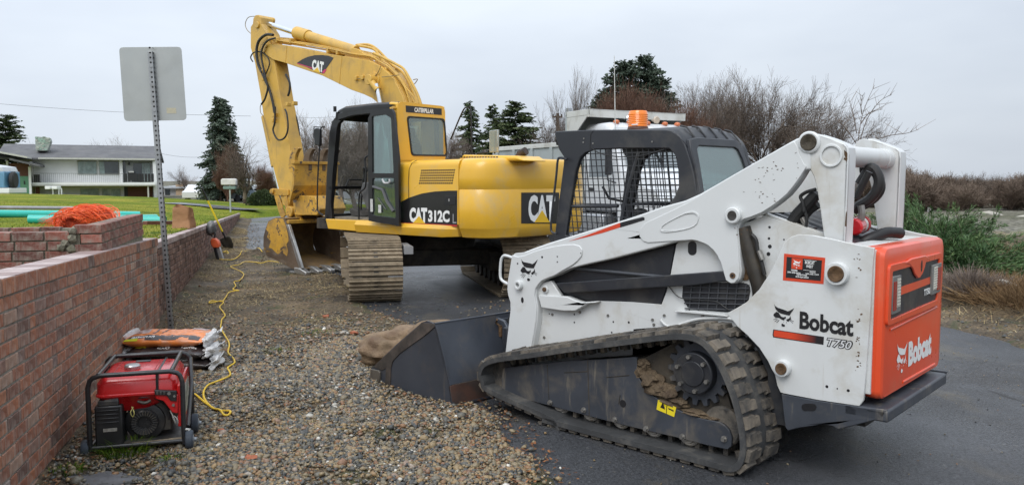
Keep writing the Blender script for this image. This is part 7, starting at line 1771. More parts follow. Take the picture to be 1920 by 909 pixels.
# cab and hood
CZ=TF.r(1190,231,1.2)[1]
def csec(x,z,w_,k=0):return [(x,-w_,z),(x,w_,z)]
m=MB();m.loft([[(x,y,z)for y,z in rrect(-w_,1.0,w_,zt_,.14,5)]for x,w_,zt_ in ((.35,1.0,CZ-.06),(.5,1.05,CZ),(1.15,1.05,CZ),(1.35,1.03,CZ-.10),(1.62,1.0,2.0),(1.66,.98,1.75))]);cab=tp_(m,"cab",TW)
m=MB();m.loft([[(x,y,z)for y,z in rrect(-w_,.95,w_,zt_,.16,5)]for x,w_,zt_ in ((1.6,.95,1.92),(2.2,.9,1.84),(2.9,.82,1.72),(3.15,.78,1.6),(3.25,.72,1.45))]);hood=tp_(m,'hood',TW)
for sg in (-1,1):
    m=MB();fn=[(1.75,.75),(1.8,1.25),(2.05,1.5),(2.5,1.55),(2.95,1.45),(3.2,1.15),(3.25,.75),(3.05,.75)]+[(2.5+.52*math.cos(a),.62+.52*math.sin(a))for a in [R_(15+150*k/10)for k in range(11)]]
    m.prism(fn,sg*.75,sg*1.16);tp_(m,'fender',TW,.03,parent=hood)
    for wx in (2.5,-.9,-2.1):
        m=MB();m.lathe([(.3,0),(.47,.0),(.5,.03),(.5,.25),(.47,.28),(.3,.28)],(wx,sg*.86,.5),(0,sg,0),32);wh=tp_(m,'wheel',TYR);m=MB();m.lathe([(.3,.2),(.28,.24),(.12,.22),(.1,.3),(.03,.31)],(wx,sg*.86,.5),(0,sg,0),24);m.build('rim',M('rim_white',(.5,.5,.5),.4),wh)
    m=MB();m.prism([(3.12,1.12),(3.24,1.12),(3.2,1.36),(3.1,1.36)],sg*.84,sg*1.1);tp_(m,'headlight',M('lamp_glass',(.55,.58,.6),.1,coat=1),.02)
    m=MB();m.cyl((3.12,sg*1.12,1.0),(3.2,sg*1.12,1.0),.04);tp_(m,'turn_signal',M('signal_amber',(.8,.3,.02),.3,emit=((1,.45,.05),1.5)))
    m=MB();m.prism([(1.55,1.75),(1.62,1.75),(1.62,2.35),(1.55,2.35)],sg*1.18,sg*1.32);mr=tp_(m,'mirror',TD,.02);m=MB();m.tube([(1.5,sg*1.0,2.45),(1.58,sg*1.26,2.42),(1.58,sg*1.26,1.65),(1.5,sg*1.0,1.6)],.015,6);m.build('mirror_arm',TD,mr)
    m=MB();m.prism([(.62,1.72),(1.28,1.72),(1.2,CZ-.18),(.66,CZ-.18)],sg*1.045,sg*1.056);tp_(m,'door_window',glass('truck_glass',(.12,.16,.17),.25),parent=cab)
    m=MB();m.tube([(x,sg*1.054,z)for x,z in ((.5,CZ-.12),(.5,1.1),(1.38,1.1),(1.38,1.7))],.008,5);tp_(m,'door_gap',TD,parent=cab)
    m=MB();m.prism([(.62,1.44),(.8,1.44),(.8,1.5),(.62,1.5)],sg*1.05,sg*1.075);tp_(m,'door_handle',TD,.005,parent=cab)
m=MB();z0,z1=1.93,CZ-.22;f=lambda z:1.645+(z-2.0)*-.27/(CZ-.10-2.0)*1.0+.02
m.add([(f(z0),-.88,z0),(f(z0),.88,z0),(f(z1),.86,z1),(f(z1),-.86,z1)],[(0,1,2,3)]);tp_(m,'windscreen',MATS['truck_glass'])
tp_(MB().b2((f(z0)-.02,-.02,z0),(f(z0)+.01,.02,z1)),'wiper_post',TD)
m=MB();m.b2((3.2,-.42,.95),(3.27,.42,1.42));gr_=tp_(m,'grille',M('chrome_grille',(.35,.36,.38),.25,.8),.02)
for k in range(7):tp_(MB().b2((3.265,-.38,1.0+k*.058),(3.28,.38,1.02+k*.058)),'grille_bar',TD,parent=gr_)
tp_(MB().b2((3.28,-1.15,.5),(3.4,1.15,.78)),'bumper',TW,.03);tp_(MB().b2((-3.3,-.4,.6),(3.2,.4,.9)),'chassis',TD,.02)
tp_(MB().b2((.4,-1.2,.55),(1.3,-.8,.98)),'fuel_tank',M('tank_metal',(.4,.41,.42),.3,.7),.06)
for y in (-.78,-.45,0,.45,.78):m=MB();m.blob((1.18,y,CZ+.01),.06,2,.0,(1.3,1,.8));tp_(m,'marker_lamp',AMB)
for y,mt in ((-.42,'chrome_rod'),(.28,'marker_horn')):
    m=MB();m.lathe([(.02,-.12),(.03,-.05),(.075,.0),(.08,.03),(.06,.05)],(1.1,y,CZ+.09),(1,0,0),20);tp_(m,'roof_horn' if y>0 else 'roof_spotlight',M('marker_horn',(.5,.42,.33),.4)if y>0 else CHROME)
m=MB();a=TF.r(1105,231,1.3);m.tube([(1.4,-.95,2.2),(1.4,-.97,2.9),(1.38,-.99,ZB+1.0)],[.012,.01,.006],6);tp_(m,'antenna',TBW)
# ================================================================ HOUSES AND STREET BEYOND THE LAWN
HW=M('house_white',(.78,.79,.78),.8,var=.06,vs=.8);HROOF=M('roof_shingle',(.115,.115,.12),.9,var=.2,vs=1.2,dirt=((.17,.165,.16),.4,.7),bump=(.5,9));HTRIM=M('house_trim',(.5,.5,.46),.7);HGL=M('window_dark',(.035,.045,.05),.08,coat=1,var=.4,vs=.8);HCUR=M('window_curtain',(.20,.26,.25),.25,var=.5,vs=1.3,coat=.6,streak=((.4,.45,.43),.4,1.5));HGRN=M('door_green',(.10,.25,.15),.6);HBRN=M('brown_panel',(.12,.045,.025),.7);HRAIL=M('rail_grey',(.2,.2,.2),.6);HBLK=M('rail_black',(.02,.02,.022),.6)
HD=76.0
def hx(px):return ray(px,338)[0]/ray(px,338)[1]*HD
def hz(py):return CAMH+(338-py)*HD/1500.0
h=empty('house','long white two storey house with grey shingle roof and a stone chimney','house',(hx(294),HD,hz(385)),R_(24))
OX,OY,OZ=hx(294),HD,hz(385);h.scale=(.866,1,1)
def hp(m,name,mt,bev=0,parent=None,label=None,sharp=35):
    m.v=[(v[0]-OX,v[1]-OY,v[2]-OZ)for v in m.v];return m.build(name,mt,parent or h,bev,label,sharp)
def hb(name,x0,y0,x1,y1,d0,d1,mt,parent=None,label=None):return hp(MB().b2((hx(x0),HD+d0,hz(y1)),(hx(x1),HD+d1,hz(y0))),name,mt,parent=parent,label=label)
hb('wall',60,299,294,392,.9,9,HW)
rfm=MB();x0,x1=hx(-2),hx(303);ze,zr_=hz(299),hz(271)
def roofpt(x,y,z):return (x,HD+y,z)
rfm.add([roofpt(x0,-.4,ze),roofpt(hx(292),-.4,ze),roofpt(x1,5,zr_),roofpt(x0,5,zr_),roofpt(x0,10.4,ze),roofpt(hx(312),10.4,ze-.0),
         roofpt(x0,-.4,ze-.15),roofpt(hx(292),-.4,ze-.15),roofpt(x1,5,zr_-.2),roofpt(x0,5,zr_-.2),roofpt(x0,10.4,ze-.15),roofpt(hx(312),10.4,ze-.15)],
        [(0,1,2,3),(3,2,5,4),(6,9,8,7),(9,10,11,8),(0,6,7,1),(1,7,8,2),(2,8,11,5)]);roof=hp(rfm,'roof',HROOF)
gz=MB();gz.add([roofpt(hx(294),.9,ze-.2),roofpt(hx(294),9,ze-.2),roofpt(hx(299),5,zr_-.3)],[(0,1,2)]);hp(gz,'gable',HW)
hb('eave_trim',74,298,292,301,-.45,-.3,HTRIM)
cm=MB();X=[hx(66),hx(93)];cm.loft([[(hx(67),HD+1.2,hz(285)),(hx(87),HD+1.2,hz(285)),(hx(87),HD+2.6,hz(285)),(hx(67),HD+2.6,hz(285))],[(hx(66),HD+1.2,hz(270)),(hx(94),HD+1.2,hz(268)),(hx(94),HD+2.6,hz(268)),(hx(66),HD+2.6,hz(270))],[(hx(67),HD+1.2,hz(260)),(hx(92),HD+1.2,hz(262)),(hx(92),HD+2.6,hz(262)),(hx(67),HD+2.6,hz(260))]])
chim=hp(cm,'chimney',M('chimney_mortar',(.33,.37,.33),.8),parent=roof);
for i in range(34):
    px=random.uniform(68,91);py=random.uniform(261,283 if px<86 else 272);hp(MB().box((hx(px),HD+1.19,hz(py)),(random.uniform(.18,.34),.05,random.uniform(.1,.16)),Matrix.Rotation(random.uniform(-.4,.4),3,'Y')),'stone',M(random.choice(('chimney_stone_a','chimney_stone_b','chimney_stone_c')),random.choice(((.3,.42,.34),(.42,.45,.38),(.22,.3,.25))),.8),.01)
hb('balcony',64,342,291,348,-1.3,.95,HW);hb('balcony_edge',64,345.5,291,348,-1.35,-1.3,HTRIM)
for x0_,x1_,mt in ((142,179,HCUR),(182,221,HGL)):
    f=hb('window',x0_,303,x1_,328,.80,.92,HTRIM);hb('pane',x0_+1.2,304,x1_-1.2,327,.74,.80,mt,parent=None)
hb('pane',183.5,304,193,327,.70,.74,HCUR)
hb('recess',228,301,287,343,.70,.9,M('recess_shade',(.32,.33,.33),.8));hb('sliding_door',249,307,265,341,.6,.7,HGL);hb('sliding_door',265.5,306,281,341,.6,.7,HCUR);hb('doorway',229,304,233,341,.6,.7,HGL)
hb('corner_post',287,299,294,384,-.2,.9,HW);hb('wall_pier',222,299,228,348,.3,.9,HW)
for k in range(46):px=66+k*3.6;hb('railing_bar',px,326,px+.35,342,-1.27,-1.24,HRAIL)
hb('top_rail',66,325.6,231,326.4,-1.28,-1.23,HRAIL)
for k in range(9):px=232+k*6.4;hb('railing_panel',px,326,px+5.2,341,-1.28,-1.22,HBLK)
hb('patio_furniture',238,323,252,338,-.6,-.2,HBLK);hb('cushion',240,321.5,250,324,-.7,-.3,HTRIM)
for x0_,x1_ in ((145,181),(186,222)):hb('window',x0_,353,x1_,368,.8,.92,HTRIM);hb('pane',x0_+1,354,x1_-1,369,.76,.8,HCUR)
hb('garage_recess',229,350,285,372,.72,.9,HBRN);hb('garage_panel',229,350,236,372,.68,.72,HBLK);hb('porch_post',275,348,278,378,-1.2,-1.05,HTRIM);hb('lower_beam',64,348,291,350,.6,.9,HTRIM)
hb('wall_lamp',239,304.5,242,310,.5,.7,HBLK);hb('utility_box',66,328,76,343,-.9,-.2,HBLK)
# entry wing on the left
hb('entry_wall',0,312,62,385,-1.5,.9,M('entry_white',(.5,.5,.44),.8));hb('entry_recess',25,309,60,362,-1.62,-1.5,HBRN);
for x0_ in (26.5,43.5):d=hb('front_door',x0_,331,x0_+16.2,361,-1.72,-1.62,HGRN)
m=MB();m.lathe([(.18,0),(.30,-.03),(.42,0),(.30,.08)],(hx(35),HD-1.8,hz(341)),(0,-1,0),18);hp(m,'wreath',M('wreath_red',(.14,.03,.03),.9,var=.6,vs=6))
hb('door_handle',51,339,53,345,-1.78,-1.72,HBLK)
for a,b,c,d_ in ((-10,285,63,298),(33,301,82,312)):
    m=MB();t=1.6;m.add([(hx(a),HD-3.2,hz(b)),(hx(c),HD-3.2,hz(d_)),(hx(c),HD+1.5,hz(d_)),(hx(a),HD+1.5,hz(b)),(hx(a),HD-3.2,hz(b+3)),(hx(c),HD-3.2,hz(d_+3)),(hx(c),HD+1.5,hz(d_+3)),(hx(a),HD+1.5,hz(b+3))],[(0,1,2,3),(4,7,6,5),(0,4,5,1),(1,5,6,2),(2,6,7,3),(3,7,4,0)]);hp(m,'porch_roof',HROOF if a>0 else HTRIM)
hb('porch_post',22.5,305,26,362,-1.9,-1.6,HTRIM);hb('porch_post',60,315,64,362,-1.9,-1.6,HW)
hb('side_gate',67,350,74,362,-.4,-.2,HBRN)
# neighbours' low houses farther down
def small_house(px0,px1,yb,ye,yr,d,label,wall,roof_c,gable=None):
    X=lambda p:ray(p,338)[0]/ray(p,338)[1]*d;Z=lambda y:CAMH+(338-y)*d/1500.0
    e=empty('house',label,'house',(X((px0+px1)/2),d,Z(yb)),0);O=e.location
    def q(m,n,mt,parent=None):m.v=[(v[0]-O[0],v[1]-O[1],v[2]-O[2])for v in m.v];return m.build(n,mt,parent or e)
    q(MB().b2((X(px0+1),d,Z(yb)),(X(px1-1),d+8,Z(ye))),'wall',wall)
    m=MB();P=[(X(px0-1),d-.6,Z(ye)),(X(px1+1),d-.6,Z(ye)),(X(px1),d+4,Z(yr)),(X(px0),d+4,Z(yr)),(X(px0-1),d+9,Z(ye)),(X(px1+1),d+9,Z(ye))];m.add(P+[(a,b,c-.2)for a,b,c in P],[(0,1,2,3),(3,2,5,4),(6,9,8,7),(9,10,11,8),(0,6,7,1),(1,7,8,2),(2,8,11,5),(0,3,9,6),(3,4,10,9)]);q(m,'roof',roof_c)
    for a,b in (gable or []):w_=q(MB().b2((X(a),d-.05,Z(yb-3)),(X(b),d,Z(ye+2))),'window',HGL);
    return e,q,X,Z
e,q,X,Z=small_house(306,363,374,350,348,92,'low flat roofed pale house just right of the big white house',M('house_pale',(.5,.5,.5),.8),M('roof_light',(.38,.4,.42),.8),[(309,318),(345,348),(353,356)])
q(MB().b2((X(331),91.7,Z(371)),(X(345),92,Z(345))),'brick_panel',M('tan_brick',(.45,.33,.22),.8))
e,q,X,Z=small_house(357,392,378,360,346,100,'small white gabled garage house beyond the lawn',HW,M('roof_grey',(.25,.27,.29),.8),[(368,380)])
e,q,X,Z=small_house(388,470,378,358,347,118,'distant house with pale grey roof behind the bare tree',M('house_tan',(.4,.4,.4),.8),M('roof_pale',(.33,.36,.38),.8),[(395,404),(420,430)])
e,q,X,Z=small_house(598,700,398,372,360,74,'far tan house seen through the excavator cab',M('house_far',(.33,.27,.24),.8),M('roof_far',(.12,.12,.12),.8),[(612,622),(640,650),(662,668)])
# parked cars
def car(px0,px1,yb,yt,d,label,col,rot=0):
    X=lambda p:ray(p,338)[0]/ray(p,338)[1]*d;e=empty('parked_car',label,'car',(X((px0+px1)/2),d,CAMH+(338-yb)*d/1500),rot)
    L,Hh=4.4,1.45;mt=M('car_'+label.split()[0]+str(len(label)),col,.25,coat=.8,var=.02)
    m=MB();m.prism([(-L/2,.3),(L/2,.3),(L/2,.72),(L/2-.9,.85),(1.05,.9),(.5,Hh),(-1.2,Hh),(-1.9,.95),(-L/2,.85)],-.85,.85);m.build('body',mt,e,.06)
    m=MB();m.prism([(.95,.93),(.5,Hh-.06),(-1.15,Hh-.06),(-1.75,.97)],-.86,.86);m.build('windows',HGL,e,.02)
    for wx in (-1.35,1.35):
        for sg in (-1,1):m=MB();m.lathe([(.2,0),(.32,0),(.33,.2),(.2,.2)],(wx,sg*.68,.32),(0,sg,0),20);m.build('wheel',TYR,e)
    return e
car(372,392,377,362,70,'white car parked by the garage beyond the lawn',(.6,.6,.6),1.45);car(392,410,377,364,74,'silver car parked beside the white one',(.4,.42,.45),1.5);car(436,456,378,370,66,'blue grey car beyond the bare tree trunk',(.2,.26,.32),1.3);car(596,608,400,385,52,'white car with lights on seen left of the excavator cab',(.6,.6,.58),1.2)
# blue and white off-roader at the left edge, spare wheel on its tail
sd_=52.0;X=lambda p:ray(p,338)[0]/ray(p,338)[1]*sd_;Z=lambda y:CAMH+(338-y)*sd_/1500
e=empty('offroad_car','blue and white off-road car with a spare wheel at the left edge','car',(X(4),sd_,Z(366)))
def q2(m,n,mt,bev=0):m.v=[(v[0]-e.location[0],v[1]-sd_,v[2]-e.location[2])for v in m.v];return m.build(n,mt,e,bev)
q2(MB().b2((X(-60),sd_,Z(352)),(X(8),sd_+1.7,Z(322))),'body',M('car_blue',(.12,.27,.42),.3,coat=.6),.05);q2(MB().prism([(X(-60),Z(322)),(X(7),Z(322)),(X(3),Z(313)),(X(-50),Z(305))],sd_+.05,sd_+1.6),'top',M('car_white_top',(.55,.57,.6),.4),.04)
q2(MB().b2((X(-60),sd_-.1,Z(362)),(X(18),sd_+1.8,Z(353))),'bumper',HW,.03)
m=MB();m.lathe([(.1,0),(.48,0),(.55,.06),(.55,.24),(.48,.3),(.1,.3)],(X(8),sd_+.7,Z(338)),(1,.25,0),28);q2(m,'spare_wheel',TYR)
# white letter boxes on posts before the house, and the big one at the roadside
mb_=empty('mailbox','pair of white mailboxes on a stand in front of the white house','mailbox',(X(98),sd_,Z(368)))
def q3(m,n,mt,bev=0):m.v=[(v[0]-mb_.location[0],v[1]-sd_,v[2]-mb_.location[2])for v in m.v];return m.build(n,mt,mb_,bev)
q3(MB().b2((X(83),sd_,Z(355)),(X(93),sd_+.5,Z(349))),'box',HW,.03);q3(MB().b2((X(96),sd_,Z(355)),(X(106),sd_+.5,Z(349))),'box',HW,.03)
for p in (94,105,110):q3(MB().b2((X(p),sd_+.2,Z(366)),(X(p+1),sd_+.3,Z(353))),'post',HW)
d5=33.5;X5=lambda p:ray(p,338)[0]/ray(p,338)[1]*d5;Z5=lambda y:CAMH+(338-y)*d5/1500
mb2=empty('mailbox','white roadside mailbox on a pale post at the end of the lawn','mailbox',(X5(429),d5,Z5(402)))
def q4(m,n,mt,bev=0):m.v=[(v[0]-mb2.location[0],v[1]-d5,v[2]-mb2.location[2])for v in m.v];return m.build(n,mt,mb2,bev)
m=MB();m.prism([(X5(413.5),Z5(347)),(X5(442),Z5(347)),(X5(442),Z5(337.5)),(X5(440),Z5(335)),(X5(416),Z5(335)),(X5(413.5),Z5(337.5))],d5,d5+.22);q4(m,'box',M('mailbox_white',(.62,.61,.57),.5,dirt=((.4,.38,.33),.3,4)),.03)
q4(MB().b2((X5(417),d5+.03,Z5(355)),(X5(440),d5+.2,Z5(349))),'paper_holder',M('holder_green',(.16,.24,.2),.6),.02);q4(MB().b2((X5(428),d5+.06,Z5(405)),(X5(430.5),d5+.12,Z5(347))),'post',M('post_green',(.38,.43,.38),.6),.01)
# utility pole, wires, distant notice
up=empty('utility_pole','distant wooden utility pole with a crossarm among bare branches','utility pole',(*dp(1045,338,62)[:2],0));k=62/1500
zt_=CAMH+(338-214)*k;MB().tube([(0,0,0),(0,0,zt_)],[.16,.12],8).build('pole',M('pole_wood',(.10,.065,.045),.9),up);MB().b2((-.42,-.06,zt_-.35),(.36,.06,zt_-.22)).build('crossarm',M('arm_wood',(.09,.06,.045),.9),up)
for x in (-.35,.3):MB().cyl((x,0,zt_-.22),(x,0,zt_-.08),.05,n=8).build('insulator',HBLK,up)
for i,(a,b,d1,d2,lb)in enumerate((((-60,190),(470,218),70,70,'thin overhead wire crossing the pale sky behind the sign'),((296,287),(400,293),80,80,'short lower wire running from the white house to the spruce'),((520,216),(640,218),90,90,'faint overhead wire behind the excavator stick'))):
    A,B=Vector(dp(*a,d1)),Vector(dp(*b,d2));pts=[A.lerp(B,t/8)-Vector((0,0,.25*math.sin(math.pi*t/8)))for t in range(9)];tag(MB().tube(pts,.017,4).build('overhead_wire',M('wire_grey',(.12,.12,.13),.6)),lb,'wire')
nb_=dp(1742.5,393,34);e=empty('notice_sign','small white notice sign before the far brush line','sign',(nb_[0],nb_[1],0));k=34/1500;zc=nb_[2]
MB().b2((-.08,0,zc-.10),(.08,.01,zc+.10)).build('panel',M('notice_white',(.6,.6,.58),.6),e);MB().b2((-.015,.01,.1),(.015,.03,zc)).build('stake',M('stake',(.3,.25,.2),.8),e)
m=MB();
for j in range(3):m.b2((-.05,-.002,zc-.05+j*.04),(.05,0,zc-.04+j*.04))
m.build('faint_print',M('notice_print',(.3,.15,.15),.7),e)
# pale debris lines on the far field
for i,(a,b,d,lb)in enumerate((((1838,404),(1868,406),33,'pale driftwood log lying at the left of the far field edge'),((1858,407),(1878,410),32,'short bleached log beside the far field brush'),((1900,415),(1935,414),28,'pale log at the right edge on the far field'),((1840,543),(1915,552),9.4,'pale weathered branch along the foot of the dry bush'))):
    A,B=gp(*a,.25 if i<3 else .2),gp(*b,.25 if i<3 else .2);z=.3 if i<3 else .28
    tag(MB().tube([(A[0],A[1],z),((A[0]+B[0])/2,(A[1]+B[1])/2,z+.06),(B[0],B[1],z)],.10 if i<3 else .035,7).build('log',M('bleached_wood',(.45,.42,.36),.85,var=.2)),lb,'log')
# ================================================================ TREES, HEDGES, BRUSH
BARK=attr_mat('bark',[(0,(.06,.045,.036)),(.5,(.14,.108,.085)),(1,(.25,.20,.16))],rough=.9,var=(.8,1.2),vs=3)
BARKR=attr_mat('red_twigs',[(0,(.07,.035,.025)),(.5,(.15,.078,.052)),(1,(.24,.14,.095))],rough=.9,var=(.8,1.2),vs=2)
BARKP=attr_mat('pale_twigs',[(0,(.13,.10,.08)),(1,(.32,.26,.22))],rough=.9,var=(.8,1.2),vs=2)
NEED=attr_mat('needles',[(0,(.022,.036,.014)),(.5,(.052,.078,.030)),(.85,(.095,.115,.048)),(1,(.15,.13,.06))],rough=.7,var=(.75,1.25),vs=1.5,spec=.25)
NEEDB=attr_mat('blue_needles',[(0,(.028,.042,.028)),(.5,(.062,.088,.062)),(.85,(.11,.135,.10)),(1,(.16,.14,.09))],rough=.7,var=(.75,1.25),vs=1.5,spec=.25)
JUN=attr_mat('juniper_green',[(0,(.015,.04,.015)),(.4,(.045,.10,.035)),(.75,(.10,.165,.06)),(1,(.20,.21,.09))],rough=.65,var=(.75,1.25),vs=3,spec=.3)
BRSH=attr_mat('brush_twigs',[(0,(.07,.05,.038)),(.5,(.17,.125,.095)),(1,(.30,.235,.18))],rough=.95,var=(.8,1.2),vs=2)
DRY=attr_mat('dry_twigs',[(0,(.09,.05,.022)),(.5,(.20,.12,.055)),(1,(.34,.23,.12))],rough=.9,var=(.75,1.25),vs=2)
def seg_mesh(name,A,B,ra,rb,mt,rnd,k=3):
    """many tapering twigs at once: A, B (n,3)"""
    A=np.asarray(A);B=np.asarray(B);ra=np.asarray(ra)[:,None,None];rb=np.asarray(rb)[:,None,None];n=len(A)
    t=B-A;t/=np.maximum(np.linalg.norm(t,axis=1,keepdims=True),1e-9);h=np.where(np.abs(t[:,2:3])<.9,[[0,0,1.]],[[1.,0,0]]);u=np.cross(t,h);u/=np.linalg.norm(u,axis=1,keepdims=True);v=np.cross(t,u)
    a=np.arange(k)*2*np.pi/k;c=(u[:,None]*np.cos(a)[None,:,None]+v[:,None]*np.sin(a)[None,:,None])
    V=np.concatenate([A[:,None]+c*ra,B[:,None]+c*rb],1).reshape(-1,3)
    i=(np.arange(n)*2*k)[:,None];F=np.concatenate([i+[j,(j+1)%k,k+(j+1)%k,k+j]for j in range(k)],0)
    return np_mesh(name,V,F,mt,np.tile(rnd,k),smooth=True)
def grow(H,levels,spread,ratio,nb,seed,trunk=.25,r0=.03,up=.25,crook=.18,stems=1,rmin=.006):
    """returns trunk segments and twig segments"""
    rg=random.Random(seed);big=[];small=[]
    def br(p,d,L,r,lv):
        n=4 if lv<3 else 3;q=p.copy();dd=d.copy();tgt=big if lv==0 else small
        for i in range(n):
            dd=(dd+Vector((rg.gauss(0,crook),rg.gauss(0,crook),rg.gauss(0,crook)+up*.25))).normalized();nq=q+dd*L/n;r1=max(rmin,r*(1-.42*(i+1)/n));r_0=max(rmin,r*(1-.42*i/n))
            tgt.append((q[:],nq[:],r_0,r1));q=nq
            if lv<levels and (lv>0 or i>=1 or stems>1):
                for _ in range(nb if i<n-1 else nb+1):
                    if rg.random()<.82:
                        a=rg.uniform(0,6.283);o=dd.orthogonal().normalized();o=(Matrix.Rotation(a,3,dd)@o);nd=(dd*math.cos(spread*rg.uniform(.6,1.25))+o*math.sin(spread*rg.uniform(.6,1.25))+Vector((0,0,up*.5))).normalized()
                        br(q,nd,L*ratio*rg.uniform(.7,1.2),r1*.62,lv+1)
    for s in range(stems):
        d=Vector((rg.gauss(0,.35),rg.gauss(0,.35),1)).normalized()if stems>1 else Vector((rg.gauss(0,.06),rg.gauss(0,.06),1)).normalized();br(Vector((rg.gauss(0,.3)*(stems>1),rg.gauss(0,.3)*(stems>1),-.2)),d,H*trunk,H*r0,0)
    s=H/max(q[1][2]for q in big+small)
    f=lambda L:[((a[0]*s,a[1]*s,a[2]*s),(b[0]*s,b[1]*s,b[2]*s),c,d)for a,b,c,d in L]
    return f(big),f(small)
_cache={}
def bare_tree(px,py_base,py_top,d,label,mt=None,name='bare_tree',group=None,key=None,rz=None,wide=1.0,**kw):
    mt=mt or BARK;z0=-.05;X=ray(px,338)[0]/ray(px,338)[1]*d;Ht=CAMH+(338-py_top)*d/1500-z0
    key=key or (name,kw.get('seed',1));
    if key not in _cache:
        big,small=grow(10.0,**kw);rs=np.random.RandomState(kw.get('seed',1))
        mk=lambda nm,L,k:seg_mesh(nm,[q[0]for q in L],[q[1]for q in L],[q[2]for q in L],[q[3]for q in L],mt,rs.rand(len(L)),k)
        _cache[key]=(mk('trunk',big,6),mk('branches',small,3))
    a,b=_cache[key];e=empty(name,label,'tree',(X,d,z0),rz if rz is not None else random.uniform(0,6),group);s=Ht/10.0;e.scale=(s*wide,s*wide,s)
    link('trunk',a,e);link('branches',b,e);return e
def conifer_mesh(name,seed,H=10.,base=.08,R=2.4,droop=.25,dens=1.0,mt=None,shape=1.0,tw=1,lum=0.0):
    rg=np.random.RandomState(seed);P=[];D=[];S=[];Rn=[];twA=[];twB=[];twr=[]
    n=int(95*dens)
    for i in range(n):
        t=base+(1-base)*(i+rg.rand())/n;z=H*t;r=R*(1-t)**shape*rg.uniform(.72,1.12)+.10
        a=rg.uniform(0,6.283);ln=r;m_=max(5,int(ln*16));lift=rg.uniform(-.1,.25)+.5*max(0,t-.7)
        tone=rg.rand()
        for k in range(m_):
            u=(k+.5)/m_;rr=ln*u;zz=z+rr*lift-droop*rr*u+.12*u*u
            for _ in range(5):
                P.append((math.cos(a)*rr+rg.normal(0,.05+.07*u*r),math.sin(a)*rr+rg.normal(0,.05+.07*u*r),zz+rg.normal(0,.05)));aa=a+rg.normal(0,.75);D.append((math.cos(aa),math.sin(aa),lift-droop*1.4+rg.normal(0,.35)));S.append(rg.uniform(.13,.34));Rn.append(min(1,max(0,.25*tone+.5*rg.rand()+.2*u+lum)))
        twA.append((0,0,z));twB.append((math.cos(a)*ln*.9,math.sin(a)*ln*.9,z+ln*.9*lift-droop*ln*.8));twr.append(.035*(1-t)+.008)
    P,D,S=np.array(P),np.array(D),np.array(S)[:,None];D/=np.linalg.norm(D,axis=1,keepdims=True);rs=rg.normal(0,1,P.shape);W=np.cross(D,rs);W/=np.linalg.norm(W,axis=1,keepdims=True)
    V=np.stack([P-W*S*.20,P+D*S*.5+W*S*.26,P+D*S,P+D*S*.4-W*S*.24],1).reshape(-1,3);i=np.arange(len(P))[:,None]*4;F=np.concatenate([i+[0,1,2],i+[0,2,3]],0)
    nm=np_mesh('foliage',V,F,mt or NEED,np.tile(Rn,2))
    A=twA+[(0,0,-.3+H*k/8)for k in range(8)];B=twB+[(0,0,-.3+H*(k+1)/8)for k in range(8)];ra=twr+[.16*(1-k/8.3)for k in range(8)];rb=[.008]*len(twr)+[.16*(1-(k+1)/8.3)for k in range(8)]
    return nm,seg_mesh('trunk',A,B,ra,rb,BARK,rg.rand(len(A)),4)
def conifer(px,py_top,d,label,key,wide=1.0,name='conifer',group=None,rz=None,z0=-.05,**kw):
    if key not in _cache:_cache[key]=conifer_mesh(key,**kw)
    X=ray(px,338)[0]/ray(px,338)[1]*d;Ht=CAMH+(338-py_top)*d/1500-z0;e=empty(name,label,'tree',(X,d,z0),rz if rz is not None else random.uniform(0,6),group);s=Ht/10.;e.scale=(s*wide,s*wide,s)
    link('foliage',_cache[key][0],e);link('trunk',_cache[key][1],e);return e
conifer(412,186,62,'tall dark blue spruce beyond the lawn, the left of its two close tops','spruce',wide=1.05,name='spruce_tree',seed=3,R=2.2,droop=.45,dens=1.9,mt=NEEDB,shape=.62)
conifer(424,189,63,'blue spruce growing against the taller spruce beyond the mailbox','spruce',wide=1.0,name='spruce_tree',rz=2.)
conifer(15,218,84,'dark wide cedar above the porch roof at the left edge','cedar',wide=1.5,name='cedar_tree',seed=5,R=2.9,droop=.1,dens=1.2,shape=.5,base=.2)
conifer(-30,205,84,'dark cedar mostly cut off by the left edge of the photo','cedar',wide=1.4,name='cedar_tree',rz=1.)
conifer(880,194,58,'narrow open spruce behind the curved handrail of the excavator','openspruce',wide=1.05,name='spruce_tree',seed=8,R=2.8,droop=.3,dens=1.3,shape=.7)
conifer(924,200,66,'small dark spruce between the two taller ones behind the hood','openspruce',wide=1.15,name='spruce_tree',rz=3.)
conifer(966,194,60,'broad dark spruce right of the excavator mirror','broadspruce',wide=1.6,name='spruce_tree',seed=11,R=3.1,droop=.22,dens=1.6,shape=.62,lum=.08)
conifer(1172,122,50,'largest pine rising behind the amber beacon and dump truck','bigpine',wide=1.0,name='pine_tree',seed=14,R=3.3,droop=.05,dens=1.9,shape=.5,base=.25,mt=NEEDB)
conifer(1204,112,51,'second top of the big pine, highest above the beacon','bigpine',wide=.85,name='pine_tree',rz=2.3)
conifer(1232,150,50,'right hand shoulder of the big pine above the loader cab','bigpine',wide=.95,name='pine_tree',rz=4.)
conifer(1135,172,50,'left shoulder of the big pine beside the antenna','bigpine',wide=.85,name='pine_tree',rz=5.)
K1=dict(levels=4,spread=.62,ratio=.72,nb=2,seed=21,trunk=.28,r0=.022,up=.3,crook=.17)
K2=dict(levels=5,spread=.55,ratio=.72,nb=2,seed=22,trunk=.25,r0=.026,up=.10,crook=.15,rmin=.007)
K3=dict(levels=5,spread=.6,ratio=.72,nb=2,seed=38,trunk=.26,r0=.026,up=.10,crook=.17,rmin=.007)
G1='bare trees standing behind the loader'
